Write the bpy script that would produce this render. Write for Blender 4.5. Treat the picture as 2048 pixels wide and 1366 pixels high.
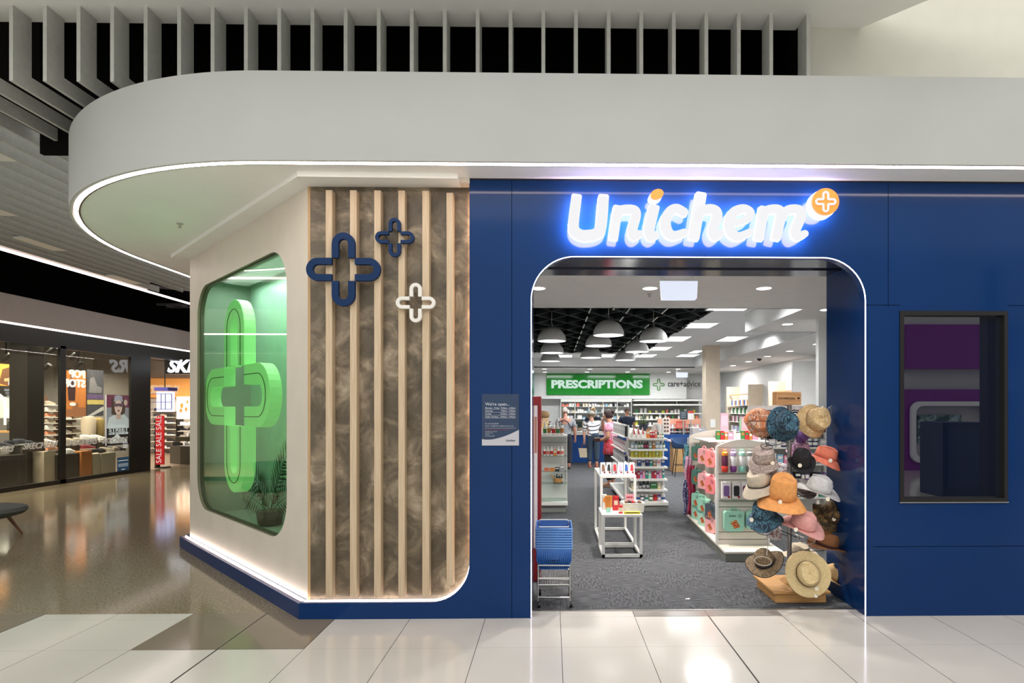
import bpy, bmesh, math, random
from math import sin, cos, pi, radians, sqrt, atan2
from mathutils import Vector, Matrix
from mathutils.geometry import tessellate_polygon

random.seed(7)
sc = bpy.context.scene
for o in list(bpy.data.objects): bpy.data.objects.remove(o, do_unlink=True)
C = sc.collection

# ------------------------------------------------------------ camera
FPX, PSI, CX, CY, CH = 1180.0, 0.0168, 1123.0, 817.0, 1.68
cam_data = bpy.data.cameras.new('camera')
cam_data.sensor_width = 36.0
cam_data.sensor_fit = 'HORIZONTAL'
cam_data.lens = FPX / 2048 * 36
cam_data.shift_x = (1024 - CX) / 2048
cam_data.shift_y = (CY - 683) / 2048
cam = bpy.data.objects.new('camera', cam_data)
cam.location = (0, 0, CH)
cam.rotation_euler = (pi / 2, 0, -PSI)
cam_data.clip_start = 0.05
C.objects.link(cam)
sc.camera = cam

# ------------------------------------------------------------ world, lights, exposure
w = bpy.data.worlds.new('mall_ambient')
sc.world = w
w.use_nodes = True
w.node_tree.nodes['Background'].inputs[0].default_value = (0.93, 0.95, 0.93, 1)
w.node_tree.nodes['Background'].inputs[1].default_value = 0.95
sc.view_settings.view_transform = 'Standard'
sc.view_settings.look = 'None'
sc.view_settings.gamma = 1
sc.view_settings.use_curve_mapping = False
sc.view_settings.exposure = 0.0

def area(name, loc, size, energy, color=(1, 1, 1), rot=(0, 0, 0), spread=pi):
    l = bpy.data.lights.new(name, 'AREA')
    l.shape = 'RECTANGLE'; l.size, l.size_y = size
    l.energy = energy; l.color = color; l.spread = spread
    o = bpy.data.objects.new(name, l)
    o.location = loc; o.rotation_euler = rot
    C.objects.link(o)
    return o

# added unseen fill lamp behind and above the camera, and the light well on the right
area('overhead_fill', (-0.5, -2.5, 7.2), (12, 7), 480, (1, 0.985, 0.96), (radians(10), 0, 0))
area('light_well', (6.4, 2.6, 7.9), (3.5, 3.0), 110, (1, 0.93, 0.8), (radians(20), 0, 0))
# pharmacy ceiling light
for (x, y, e) in ((1.1, 6.6, 54), (2.45, 6.9, 48), (-.4, 6.6, 46)):
    area('downlight_beam', (x, y, 3.1), (.17, .17), e, (1, 0.95, 0.9), spread=2.2)
for (x, y, e) in ((5.4, 9.9, 55), (6.2, 13.5, 75), (6.2, 17.5, 75), (6.2, 21.5, 75)):
    area('downlight_beam', (x, y, 3.1), (.5, .5), e, (1, 0.98, 0.96))
for (x, y, e) in ((2.95, 9.0, 60), (3.0, 11.3, 80), (3.1, 13.8, 80), (3.2, 16.2, 90), (4.5, 13.6, 80), (1.0, 19.9, 80), (3.3, 19.9, 80)):
    area('panel_beam', (x, y, 3.43), (.8, .6), e * .62, (0.97, 0.99, 1), spread=2.5)
for (x, y) in ((1.0, 10.5), (0, 11.4), (2.0, 11.6), (1.0, 12.9), (2.1, 13.8), (.1, 14.2), (1.0, 15.6)):
    area('pendant_beam', (x, y, 2.95), (.45, .45), 24, (1, 0.99, 0.97), spread=2.3)
for (x, y) in ((0.3, 22.6), (2.2, 22.6), (4.2, 22.6)):
    area('dispensary_light', (x, y, 3.1), (1.2, .3), 60, (0.97, 0.99, 1))
# corridor and the shoe shop
area('corridor_light', (-8.0, 11.0, 4.25), (2.4, 12.0), 70, (1, 0.94, 0.9))
for (x, y, e) in ((-12.0, 9.6, 240), (-12.0, 12.0, 240), (-12.0, 14.4, 240), (-12.6, 17.2, 150), (-13.5, 20.5, 220)):
    area('shoe_shop_light', (x, y, 3.45), (1.2, 1.4), e, (1, 0.87, 0.72), spread=2.6)

# ------------------------------------------------------------ pixel helpers (photo pixel to a point in the room)
def ray(px, py):
    a = (px - CX) / FPX; b = (CY - py) / FPX
    return Vector((a * cos(PSI) + sin(PSI), cos(PSI) - a * sin(PSI), b))
def PY(px, py, Y):
    d = ray(px, py); t = Y / d.y
    return Vector((d.x * t, Y, CH + d.z * t))
def PX(px, py, X):
    d = ray(px, py); t = X / d.x
    return Vector((X, d.y * t, CH + d.z * t))
def PZ(px, py, z=0.0):
    d = ray(px, py); t = (z - CH) / d.z
    return Vector((d.x * t, d.y * t, z))

# ------------------------------------------------------------ materials
def lin(c):
    r = []
    for v in c[:3]:
        v = v / 255.0
        r.append(v / 12.92 if v <= 0.04045 else ((v + 0.055) / 1.055) ** 2.4)
    return (r[0], r[1], r[2], 1.0)
MATS = {}
def mat(name, col=(200, 200, 200), rough=0.5, metal=0.0, emit=None, es=0.0, spec=0.5, var=0.0, vscale=6.0, coat=0.0, bump=0.0, bscale=80.0, trans=0.0, col2=None, sub=0):
    if name in MATS: return MATS[name]
    m = bpy.data.materials.new(name); m.use_nodes = True
    nt = m.node_tree; b = nt.nodes['Principled BSDF']
    b.inputs['Base Color'].default_value = lin(col)
    b.inputs['Roughness'].default_value = rough
    b.inputs['Metallic'].default_value = metal
    b.inputs['Specular IOR Level'].default_value = spec
    b.inputs['Coat Weight'].default_value = coat
    b.inputs['Transmission Weight'].default_value = trans
    if emit:
        b.inputs['Emission Color'].default_value = lin(emit)
        b.inputs['Emission Strength'].default_value = es
    if var or col2:
        tc = nt.nodes.new('ShaderNodeTexCoord')
        n = nt.nodes.new('ShaderNodeTexNoise'); n.inputs['Scale'].default_value = vscale; n.inputs['Detail'].default_value = 5
        nt.links.new(tc.outputs['Object'], n.inputs['Vector'])
        r = nt.nodes.new('ShaderNodeValToRGB')
        if col2:
            r.color_ramp.elements[0].position = 0.47; r.color_ramp.elements[1].position = 0.53
            r.color_ramp.elements[0].color = lin(col); r.color_ramp.elements[1].color = lin(col2)
        else:
            r.color_ramp.elements[0].position = 0.3; r.color_ramp.elements[1].position = 0.7
            r.color_ramp.elements[0].color = lin([max(0, v * (1 - var)) for v in col]); r.color_ramp.elements[1].color = lin([min(255, v * (1 + var)) for v in col])
        nt.links.new(n.outputs['Fac'], r.inputs['Fac'])
        nt.links.new(r.outputs['Color'], b.inputs['Base Color'])
    if bump:
        tc = nt.nodes.new('ShaderNodeTexCoord')
        n = nt.nodes.new('ShaderNodeTexNoise'); n.inputs['Scale'].default_value = bscale
        nt.links.new(tc.outputs['Object'], n.inputs['Vector'])
        bp = nt.nodes.new('ShaderNodeBump'); bp.inputs['Strength'].default_value = bump; bp.inputs['Distance'].default_value = 0.01
        nt.links.new(n.outputs['Fac'], bp.inputs['Height']); nt.links.new(bp.outputs['Normal'], b.inputs['Normal'])
    MATS[name] = m
    return m
def colmat(col, rough=0.5, metal=0.0):
    return mat('paint_%d_%d_%d_%d' % (col[0], col[1], col[2], int(rough * 10)), col, rough, metal)
def emat(name, col, s):
    return mat(name, (20, 20, 20), 0.6, emit=col, es=s)

def thin_glass(name, tint=(255, 255, 255), ior=1.45, rough=0.0, haze=0.0, hazecol=(255, 255, 255)):
    m = bpy.data.materials.new(name); m.use_nodes = True
    nt = m.node_tree; nt.nodes.clear()
    out = nt.nodes.new('ShaderNodeOutputMaterial')
    tr = nt.nodes.new('ShaderNodeBsdfTransparent'); tr.inputs[0].default_value = lin(tint)
    gl = nt.nodes.new('ShaderNodeBsdfGlossy'); gl.inputs['Roughness'].default_value = rough
    lw = nt.nodes.new('ShaderNodeLayerWeight'); lw.inputs['Blend'].default_value = 0.5
    f0 = ((ior - 1) / (ior + 1)) ** 2
    pw = nt.nodes.new('ShaderNodeMath'); pw.operation = 'POWER'; nt.links.new(lw.outputs['Facing'], pw.inputs[0]); pw.inputs[1].default_value = 5
    fr = nt.nodes.new('ShaderNodeMath'); fr.operation = 'MULTIPLY_ADD'; nt.links.new(pw.outputs[0], fr.inputs[0]); fr.inputs[1].default_value = 1 - f0; fr.inputs[2].default_value = f0
    mx = nt.nodes.new('ShaderNodeMixShader')
    nt.links.new(fr.outputs[0], mx.inputs[0]); nt.links.new(tr.outputs[0], mx.inputs[1]); nt.links.new(gl.outputs[0], mx.inputs[2])
    nt.links.new(mx.outputs[0], out.inputs[0])
    if haze:
        df = nt.nodes.new('ShaderNodeBsdfDiffuse'); df.inputs[0].default_value = lin(hazecol)
        m2 = nt.nodes.new('ShaderNodeMixShader'); m2.inputs[0].default_value = haze
        nt.links.new(tr.outputs[0], m2.inputs[1]); nt.links.new(df.outputs[0], m2.inputs[2]); nt.links.new(m2.outputs[0], mx.inputs[1])
    return m

def node(nt, t, **k):
    n = nt.nodes.new(t)
    for a, b in k.items(): setattr(n, a, b)
    return n
def mth(nt, op, a, b=None, c=None):
    n = nt.nodes.new('ShaderNodeMath'); n.operation = op
    for i, v in enumerate((a, b, c)):
        if v is None: continue
        if isinstance(v, (int, float)): n.inputs[i].default_value = v
        else: nt.links.new(v, n.inputs[i])
    return n.outputs[0]

def tile_mat(name, col, col2):
    m = bpy.data.materials.new(name); m.use_nodes = True
    nt = m.node_tree; b = nt.nodes['Principled BSDF']
    tc = node(nt, 'ShaderNodeTexCoord'); sp = node(nt, 'ShaderNodeSeparateXYZ')
    nt.links.new(tc.outputs['Object'], sp.inputs[0])
    def line(o, off, wd):
        f = mth(nt, 'FRACT', mth(nt, 'ADD', mth(nt, 'DIVIDE', mth(nt, 'SUBTRACT', o, off), 0.6), 50.5))
        return mth(nt, 'LESS_THAN', mth(nt, 'ABSOLUTE', mth(nt, 'SUBTRACT', f, 0.5)), wd)
    gx = line(sp.outputs[0], 0.07, 0.0033)
    gy = line(sp.outputs[1], 4.15, 0.0024)
    g = mth(nt, 'MAXIMUM', gx, mth(nt, 'MULTIPLY', gy, 0.45))
    n = node(nt, 'ShaderNodeTexNoise'); n.inputs['Scale'].default_value = 1.1; n.inputs['Detail'].default_value = 4
    nt.links.new(tc.outputs['Object'], n.inputs['Vector'])
    r = node(nt, 'ShaderNodeValToRGB'); r.color_ramp.elements[0].position = .35; r.color_ramp.elements[1].position = .65
    r.color_ramp.elements[0].color = lin(col); r.color_ramp.elements[1].color = lin(col2)
    nt.links.new(n.outputs['Fac'], r.inputs['Fac'])
    mx = node(nt, 'ShaderNodeMix', data_type='RGBA')
    nt.links.new(g, mx.inputs[0]); nt.links.new(r.outputs[0], mx.inputs[6]); mx.inputs[7].default_value = lin((62, 58, 52))
    nt.links.new(mx.outputs[2], b.inputs['Base Color'])
    b.inputs['Roughness'].default_value = 0.11
    b.inputs['Specular IOR Level'].default_value = 0.5
    return m
M_TILE = tile_mat('pale_floor_tile', (198, 192, 184), (205, 200, 192))
M_TILE_BROWN = tile_mat('taupe_floor_tile', (124, 112, 96), (131, 119, 103))
M_TILE_GREY = tile_mat('grey_floor_tile', (140, 134, 128), (146, 140, 134))

def terrazzo():
    m = bpy.data.materials.new('polished_terrazzo'); m.use_nodes = True
    nt = m.node_tree; b = nt.nodes['Principled BSDF']
    tc = node(nt, 'ShaderNodeTexCoord')
    v = node(nt, 'ShaderNodeTexVoronoi'); v.inputs['Scale'].default_value = 46
    n = node(nt, 'ShaderNodeTexNoise'); n.inputs['Scale'].default_value = 60; n.inputs['Detail'].default_value = 3
    n2 = node(nt, 'ShaderNodeTexNoise'); n2.inputs['Scale'].default_value = 0.8
    for q in (v, n, n2): nt.links.new(tc.outputs['Object'], q.inputs['Vector'])
    r = node(nt, 'ShaderNodeValToRGB'); e = r.color_ramp.elements
    e[0].position = 0.0; e[0].color = lin((60, 55, 46)); e[1].position = 1; e[1].color = lin((172, 158, 136))
    a = r.color_ramp.elements.new(0.34); a.color = lin((78, 70, 58))
    a = r.color_ramp.elements.new(0.42); a.color = lin((134, 121, 100))
    a = r.color_ramp.elements.new(0.62); a.color = lin((150, 136, 113))
    nt.links.new(n.outputs['Fac'], r.inputs['Fac'])
    r2 = node(nt, 'ShaderNodeValToRGB'); r2.color_ramp.elements[0].color = (0.72, 0.72, 0.72, 1); r2.color_ramp.elements[1].color = (1.05, 1.03, 1, 1)
    nt.links.new(v.outputs['Distance'], r2.inputs['Fac'])
    mx = node(nt, 'ShaderNodeMix', data_type='RGBA', blend_type='MULTIPLY'); mx.inputs[0].default_value = 0.8
    nt.links.new(r.outputs[0], mx.inputs[6]); nt.links.new(r2.outputs[0], mx.inputs[7])
    nt.links.new(mx.outputs[2], b.inputs['Base Color'])
    b.inputs['Roughness'].default_value = 0.10; b.inputs['Specular IOR Level'].default_value = 0.6
    return m
M_TERR = terrazzo()

def carpet():
    m = bpy.data.materials.new('grey_carpet_tiles'); m.use_nodes = True
    nt = m.node_tree; b = nt.nodes['Principled BSDF']
    tc = node(nt, 'ShaderNodeTexCoord'); ck = node(nt, 'ShaderNodeTexChecker'); ck.inputs['Scale'].default_value = 2.0
    nt.links.new(tc.outputs['Object'], ck.inputs['Vector'])
    outs = []
    for s in ((9, 110, 1), (80, 14, 1)):
        mp = node(nt, 'ShaderNodeMapping'); mp.inputs['Scale'].default_value = s; mp.inputs['Rotation'].default_value = (0, 0, 0.15 if s[0] > 50 else 0)
        nt.links.new(tc.outputs['Object'], mp.inputs[0])
        n = node(nt, 'ShaderNodeTexNoise'); n.inputs['Scale'].default_value = 1; n.inputs['Detail'].default_value = 3
        nt.links.new(mp.outputs[0], n.inputs['Vector']); outs.append(n.outputs['Fac'])
    mx = node(nt, 'ShaderNodeMix', data_type='FLOAT'); nt.links.new(ck.outputs['Fac'], mx.inputs[0])
    nt.links.new(outs[0], mx.inputs[2]); nt.links.new(outs[1], mx.inputs[3])
    r = node(nt, 'ShaderNodeValToRGB'); e = r.color_ramp.elements
    e[0].position = 0.34; e[0].color = lin((54, 55, 57)); e[1].position = 0.68; e[1].color = lin((97, 98, 101))
    nt.links.new(mx.outputs[0], r.inputs['Fac']); nt.links.new(r.outputs[0], b.inputs['Base Color'])
    b.inputs['Roughness'].default_value = 0.95; b.inputs['Specular IOR Level'].default_value = 0.1
    return m
M_CARPET = carpet()

def plaster():
    m = bpy.data.materials.new('mottled_bronze_plaster'); m.use_nodes = True
    nt = m.node_tree; b = nt.nodes['Principled BSDF']
    tc = node(nt, 'ShaderNodeTexCoord')
    n = node(nt, 'ShaderNodeTexNoise'); n.inputs['Scale'].default_value = 3.6; n.inputs['Detail'].default_value = 12; n.inputs['Distortion'].default_value = .7; n.inputs['Roughness'].default_value = .66
    nt.links.new(tc.outputs['Object'], n.inputs['Vector'])
    r = node(nt, 'ShaderNodeValToRGB'); e = r.color_ramp.elements
    e[0].position = 0.30; e[0].color = lin((70, 60, 46)); e[1].position = 0.72; e[1].color = lin((188, 172, 148))
    a = e.new(0.48); a.color = lin((98, 86, 68)); a = e.new(0.58); a.color = lin((132, 117, 95))
    nt.links.new(n.outputs['Fac'], r.inputs['Fac']); nt.links.new(r.outputs[0], b.inputs['Base Color'])
    b.inputs['Roughness'].default_value = 0.42
    return m
M_PLASTER = plaster()

def wood(name, c1, c2, scale=(1, 1, 12), rough=0.5):
    m = bpy.data.materials.new(name); m.use_nodes = True
    nt = m.node_tree; b = nt.nodes['Principled BSDF']
    tc = node(nt, 'ShaderNodeTexCoord'); mp = node(nt, 'ShaderNodeMapping'); mp.inputs['Scale'].default_value = scale
    n = node(nt, 'ShaderNodeTexNoise'); n.inputs['Scale'].default_value = 3; n.inputs['Detail'].default_value = 6
    nt.links.new(tc.outputs['Object'], mp.inputs[0]); nt.links.new(mp.outputs[0], n.inputs['Vector'])
    r = node(nt, 'ShaderNodeValToRGB'); e = r.color_ramp.elements
    e[0].position = 0.35; e[0].color = lin(c1); e[1].position = 0.65; e[1].color = lin(c2)
    nt.links.new(n.outputs['Fac'], r.inputs['Fac']); nt.links.new(r.outputs[0], b.inputs['Base Color'])
    b.inputs['Roughness'].default_value = rough
    return m
M_BATTEN = wood('pale_ash_wood', (190, 165, 134), (204, 182, 152), (30, 30, 1.2))
M_OAK = wood('honey_oak_wood', (176, 128, 72), (198, 150, 92), (2, 25, 25))
M_OAKV = wood('light_oak_panel', (172, 132, 84), (192, 154, 104), (25, 25, 1.5))

def pattern(name, cols, scale=14, kind='noise', dist=2.0, rough=0.8):
    """woven or printed cloth pattern of several colours"""
    m = bpy.data.materials.new(name); m.use_nodes = True
    nt = m.node_tree; b = nt.nodes['Principled BSDF']
    tc = node(nt, 'ShaderNodeTexCoord')
    if kind == 'noise':
        n = node(nt, 'ShaderNodeTexNoise'); n.inputs['Distortion'].default_value = dist; n.inputs['Detail'].default_value = .6; o = n.outputs['Fac']
    elif kind == 'wave':
        n = node(nt, 'ShaderNodeTexWave'); n.inputs['Distortion'].default_value = dist * 4; n.inputs['Detail'].default_value = 2; o = n.outputs['Fac']
    else:
        n = node(nt, 'ShaderNodeTexVoronoi'); o = n.outputs['Distance']
    n.inputs['Scale'].default_value = scale
    nt.links.new(tc.outputs['Object'], n.inputs['Vector'])
    r = node(nt, 'ShaderNodeValToRGB'); r.color_ramp.interpolation = 'CONSTANT' if kind != 'soft' else 'LINEAR'
    e = r.color_ramp.elements
    lo, hi = (0.36, 0.64) if kind == 'noise' else (0.1, 0.9)
    k = len(cols)
    e[0].position = 0; e[0].color = lin(cols[0]); e[1].position = hi; e[1].color = lin(cols[-1])
    for i in range(1, k - 1):
        a = e.new(lo + (hi - lo) * i / (k - 1)); a.color = lin(cols[i])
    nt.links.new(o, r.inputs['Fac']); nt.links.new(r.outputs[0], b.inputs['Base Color'])
    b.inputs['Roughness'].default_value = rough
    return m

M_WHITE = mat('white_ceiling_paint', (238, 238, 233), 0.7, var=0.01, vscale=2)
M_FASCIA = mat('white_fascia_paint', (178, 178, 174), 0.62, var=0.01, vscale=2)
M_FIN = mat('pale_grey_fin', (190, 190, 183), 0.65, var=0.03, vscale=20)
M_VOID = mat('black_ceiling_void', (13, 12, 10), 0.9, spec=0.1, var=0.1)
M_BLUE = mat('blue_satin_laminate', (9, 47, 96), 0.3, spec=0.05, var=0.03, vscale=1.3, coat=0.36)
M_BLUE.node_tree.nodes['Principled BSDF'].inputs['Coat Roughness'].default_value = 0.09
M_CREAM = mat('cream_wall_laminate', (212, 203, 188), 0.5, var=0.02, vscale=3)
M_LED = emat('led_strip', (255, 236, 226), 17.0)
M_LEDSOFT = emat('led_strip_soft', (255, 232, 222), 5.0)
M_LEDCOOL = emat('led_strip_cool', (236, 230, 255), 6.0)
M_SHOPWHITE = mat('shop_white_paint', (222, 223, 222), 0.6, var=0.01)
M_BEIGE = mat('beige_pilaster', (205, 190, 168), 0.6, var=0.02)
M_WMETAL = mat('white_powder_coat', (226, 225, 220), 0.4, var=0.01)
M_BLACK = mat('black_frame', (14, 13, 12), 0.35, var=0.05)
M_CHROME = mat('brushed_steel', (190, 188, 184), 0.28, 1.0, var=0.02)
M_PANEL = emat('panel_light', (255, 255, 255), 2.2)
M_DARKTRIM = mat('bronze_shadow_trim', (70, 58, 46), 0.4, 0.3, var=0.03)

# ------------------------------------------------------------ mesh builder
class MB:
    def __init__(s): s.v = []; s.f = []; s.m = []; s.sm = []
    def add(s, vs, fs, mi=0, smooth=False):
        k = len(s.v); s.v += [Vector(p) for p in vs]
        for f in fs: s.f.append([i + k for i in f]); s.m.append(mi); s.sm.append(smooth)
        return s
    def box(s, x0, x1, y0, y1, z0, z1, mi=0, mtx=None):
        vs = [(x0, y0, z0), (x1, y0, z0), (x1, y1, z0), (x0, y1, z0), (x0, y0, z1), (x1, y0, z1), (x1, y1, z1), (x0, y1, z1)]
        if mtx: vs = [mtx @ Vector(p) for p in vs]
        return s.add(vs, [(0, 3, 2, 1), (4, 5, 6, 7), (0, 1, 5, 4), (1, 2, 6, 5), (2, 3, 7, 6), (3, 0, 4, 7)], mi)
    def bar(s, a, b, wx, wy=None, mi=0):
        wy = wy or wx; a = Vector(a); b = Vector(b); d = (b - a)
        q = d.to_track_quat('Z', 'Y').to_matrix().to_4x4(); q.translation = a
        return s.box(-wx / 2, wx / 2, -wy / 2, wy / 2, 0, d.length, mi, q)
    def prism(s, poly, fr, w0, w1, holes=(), mi=0, smooth=False, mi_side=None):
        """poly: 2-D outline (u, v), fr(u, v, w) -> point"""
        loops = [list(poly)] + [list(h) for h in holes]
        flat = [p for l in loops for p in l]
        tri = tessellate_polygon([[Vector((p[0], p[1], 0)) for p in l] for l in loops])
        n = len(flat)
        vs = [fr(p[0], p[1], w0) for p in flat] + [fr(p[0], p[1], w1) for p in flat]
        fs = [tuple(t) for t in tri] + [tuple(i + n for i in reversed(t)) for t in tri]
        s.add(vs, fs, mi)
        k = 0
        for l in loops:
            m = len(l); vs2 = [fr(p[0], p[1], w0) for p in l] + [fr(p[0], p[1], w1) for p in l]
            s.add(vs2, [(i, (i + 1) % m, (i + 1) % m + m, i + m) for i in range(m)], mi if mi_side is None else mi_side, smooth)
            k += m
        return s
    def tube(s, path, r, n=8, mi=0, closed=False, caps=True):
        P = [Vector(p) for p in path]; k = len(P); rings = []
        rr = r if isinstance(r, (list, tuple)) else [r] * k
        up = None
        for i, p in enumerate(P):
            a = P[(i - 1) % k] if (i > 0 or closed) else p
            b = P[(i + 1) % k] if (i < k - 1 or closed) else p
            t = (b - a).normalized()
            if up is None:
                up = t.orthogonal().normalized()
            else:
                up = (up - t * up.dot(t))
                up = up.normalized() if up.length > 1e-6 else t.orthogonal().normalized()
            q = t.cross(up)
            rings.append([p + (up * cos(2 * pi * j / n) + q * sin(2 * pi * j / n)) * rr[i] for j in range(n)])
        vs = [v for r_ in rings for v in r_]
        fs = []
        for i in range(k if closed else k - 1):
            i2 = (i + 1) % k
            for j in range(n):
                fs.append((i * n + j, i * n + (j + 1) % n, i2 * n + (j + 1) % n, i2 * n + j))
        if caps and not closed: fs += [tuple(reversed(range(n))), tuple(range((k - 1) * n, k * n))]
        return s.add(vs, fs, mi, True)
    def lathe(s, prof, c=(0, 0, 0), n=20, mi=0, mtx=None, smooth=True, sx=1, sy=1, fn=None):
        vs = []
        for (r, z) in prof:
            for j in range(n):
                a = 2 * pi * j / n
                p = Vector((r * cos(a) * sx, r * sin(a) * sy, z))
                if fn: p = fn(p, a, r)
                if mtx: p = mtx @ p
                vs.append(p + Vector(c))
        fs = []
        for i in range(len(prof) - 1):
            for j in range(n):
                fs.append((i * n + j, i * n + (j + 1) % n, (i + 1) * n + (j + 1) % n, (i + 1) * n + j))
        if prof[0][0] > 1e-5 and fn is None: fs.append(tuple(reversed(range(n))))
        if prof[-1][0] > 1e-5 and fn is None: fs.append(tuple(range((len(prof) - 1) * n, len(prof) * n)))
        return s.add(vs, fs, mi, smooth)
    def ell(s, c, rx, ry, rz, n=12, mi=0, mtx=None):
        m = max(6, n // 2 + 2)
        prof = [(sin(pi * i / m), -cos(pi * i / m)) for i in range(m + 1)]
        vs = []; c = Vector(c)
        for (r, z) in prof:
            for j in range(n):
                a = 2 * pi * j / n; p = Vector((r * cos(a) * rx, r * sin(a) * ry, z * rz))
                if mtx: p = mtx @ p
                vs.append(p + c)
        fs = [(i * n + j, i * n + (j + 1) % n, (i + 1) * n + (j + 1) % n, (i + 1) * n + j) for i in range(m) for j in range(n)]
        return s.add(vs, fs, mi, True)
    def build(s, name, mats, parent=None, world=False, bevel=0, solid=0, subs=0):
        me = bpy.data.meshes.new(name)
        vs = s.v
        if parent is not None and world:
            inv = root_mtx(parent).inverted(); vs = [inv @ p for p in vs]
        me.from_pydata([tuple(p) for p in vs], [], s.f)
        if not isinstance(mats, (list, tuple)): mats = [mats]
        for m in mats: me.materials.append(m)
        for p, mi, sm in zip(me.polygons, s.m, s.sm):
            p.material_index = mi; p.use_smooth = sm
        me.update()
        bm = bmesh.new(); bm.from_mesh(me)
        bmesh.ops.remove_doubles(bm, verts=bm.verts, dist=1e-6)
        bmesh.ops.recalc_face_normals(bm, faces=bm.faces)
        bm.to_mesh(me); bm.free()
        if any(s.sm): me.set_sharp_from_angle(angle=0.8)
        o = bpy.data.objects.new(name, me); C.objects.link(o)
        if parent is not None: o.parent = parent
        if bevel:
            b = o.modifiers.new('bevel', 'BEVEL'); b.width = bevel; b.segments = 2; b.limit_method = 'ANGLE'
        if solid:
            b = o.modifiers.new('solid', 'SOLIDIFY'); b.thickness = solid; b.offset = 0
        if subs:
            b = o.modifiers.new('sub', 'SUBSURF'); b.levels = subs; b.render_levels = subs
        return o
def root_mtx(o):
    m = Matrix.LocRotScale(o.location, o.rotation_euler, o.scale)
    return root_mtx(o.parent) @ m if o.parent else m

def thing(name, label, cat, loc=(0, 0, 0), rotz=0, group=None):
    o = bpy.data.objects.new(name, None); C.objects.link(o)
    o.empty_display_size = 0.1
    o.location = loc; o.rotation_euler = (0, 0, rotz); tag(o, label, cat, group)
    return o
def tag(o, label, cat, group=None, kind=None):
    o['label'] = label; o['category'] = cat
    if group: o['group'] = group
    if kind: o['kind'] = kind
    return o
def struct(name, mb, m, label=None, **k):
    o = mb.build(name, m, **k); o['kind'] = 'structure'
    if label: o['label'] = label
    return o
def dup(root, loc=None, rotz=None, label=None, group=None):
    r = root.copy(); C.objects.link(r)
    if loc is not None: r.location = loc
    if rotz is not None: r.rotation_euler = (0, 0, rotz)
    if label: r['label'] = label
    if group: r['group'] = group
    for ch in list(root.children):
        c = ch.copy(); C.objects.link(c); c.parent = r
        for g in ch.children:
            d = g.copy(); C.objects.link(d); d.parent = c
    return r
def rrect(x0, x1, y0, y1, r, n=8, corners=(1, 1, 1, 1)):
    """corners: bottom-left, bottom-right, top-right, top-left"""
    pts = []
    for k, (cx, cy, a0) in enumerate(((x0 + r, y0 + r, pi), (x1 - r, y0 + r, 1.5 * pi), (x1 - r, y1 - r, 0), (x0 + r, y1 - r, 0.5 * pi))):
        if corners[k]:
            for i in range(n + 1):
                a = a0 + (pi / 2) * i / n; pts.append((cx + r * cos(a), cy + r * sin(a)))
        else:
            pts.append(((x0, y0), (x1, y0), (x1, y1), (x0, y1))[k])
    return pts
FXZ = lambda Y: (lambda u, v, w: Vector((u, Y + w, v)))
def stroke2d(path, wd, cap=True, n=6):
    """outline of a thick polyline"""
    P = [Vector(p) for p in path]; L = []; R = []
    ws = wd if isinstance(wd, (list, tuple)) else [wd] * len(P)
    for i, p in enumerate(P):
        a = P[max(0, i - 1)]; b = P[min(len(P) - 1, i + 1)]; t = (b - a).normalized(); q = Vector((-t.y, t.x))
        L.append(p + q * ws[i] / 2); R.append(p - q * ws[i] / 2)
    out = list(L)
    if cap:
        t = (P[-1] - P[-2]).normalized(); q = Vector((-t.y, t.x))
        out += [P[-1] + (q * cos(pi * i / n) + t * sin(pi * i / n)) * ws[-1] / 2 for i in range(1, n)]
    out += list(reversed(R))
    if cap:
        t = (P[0] - P[1]).normalized(); q = Vector((-t.y, t.x))
        out += [P[0] + (q * cos(pi * i / n) + t * sin(pi * i / n)) * ws[0] / 2 for i in range(1, n)]
    return [(p.x, p.y) for p in out]
def smooth_path(pts, n=5):
    """Catmull-Rom through points"""
    P = [Vector(p) for p in pts]; out = []
    for i in range(len(P) - 1):
        p0 = P[max(0, i - 1)]; p1 = P[i]; p2 = P[i + 1]; p3 = P[min(len(P) - 1, i + 2)]
        for j in range(n):
            t = j / n
            out.append(0.5 * ((2 * p1) + (p2 - p0) * t + (2 * p0 - 5 * p1 + 4 * p2 - p3) * t * t + (3 * p1 - p0 - 3 * p2 + p3) * t ** 3))
    out.append(P[-1]); return out
def text(body, size, m, mtx, parent, name='lettering', extrude=0.002, offset=0.0, align='LEFT', shear=0.0, sx=1.0, spacing=1.0):
    cu = bpy.data.curves.new(name, 'FONT'); cu.body = body; cu.size = size; cu.extrude = extrude; cu.offset = offset
    cu.align_x = align; cu.shear = shear; cu.space_character = spacing; cu.resolution_u = 3
    t = bpy.data.objects.new('tmp_text', cu); C.objects.link(t)
    bpy.context.view_layer.update()
    me = bpy.data.meshes.new_from_object(t.evaluated_get(bpy.context.evaluated_depsgraph_get()))
    bpy.data.objects.remove(t, do_unlink=True); bpy.data.curves.remove(cu)
    me.name = name
    mm = mtx @ Matrix.Diagonal((sx, 1, 1, 1))
    if parent is not None: mm = root_mtx(parent).inverted() @ mm
    me.transform(mm); me.materials.clear(); me.materials.append(m)
    o = bpy.data.objects.new(name, me); C.objects.link(o)
    if parent is not None: o.parent = parent
    return o
def face_cam(x, y, z):
    """text matrix: reads in +X, faces -Y"""
    return Matrix.Translation((x, y, z)) @ Matrix.Rotation(pi / 2, 4, 'X')
def ordn(i):
    return ['first', 'second', 'third', 'fourth', 'fifth', 'sixth', 'seventh', 'eighth', 'ninth', 'tenth', 'eleventh', 'twelfth'][i] if i < 12 else '%dth' % (i + 1)

# ============================================================ SETTING
WY = 4.73          # plane of the blue shop front
DX0, DX1, DZ = -0.165, 2.54, 2.90     # door opening
HS = 3.52          # soffit height
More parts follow.
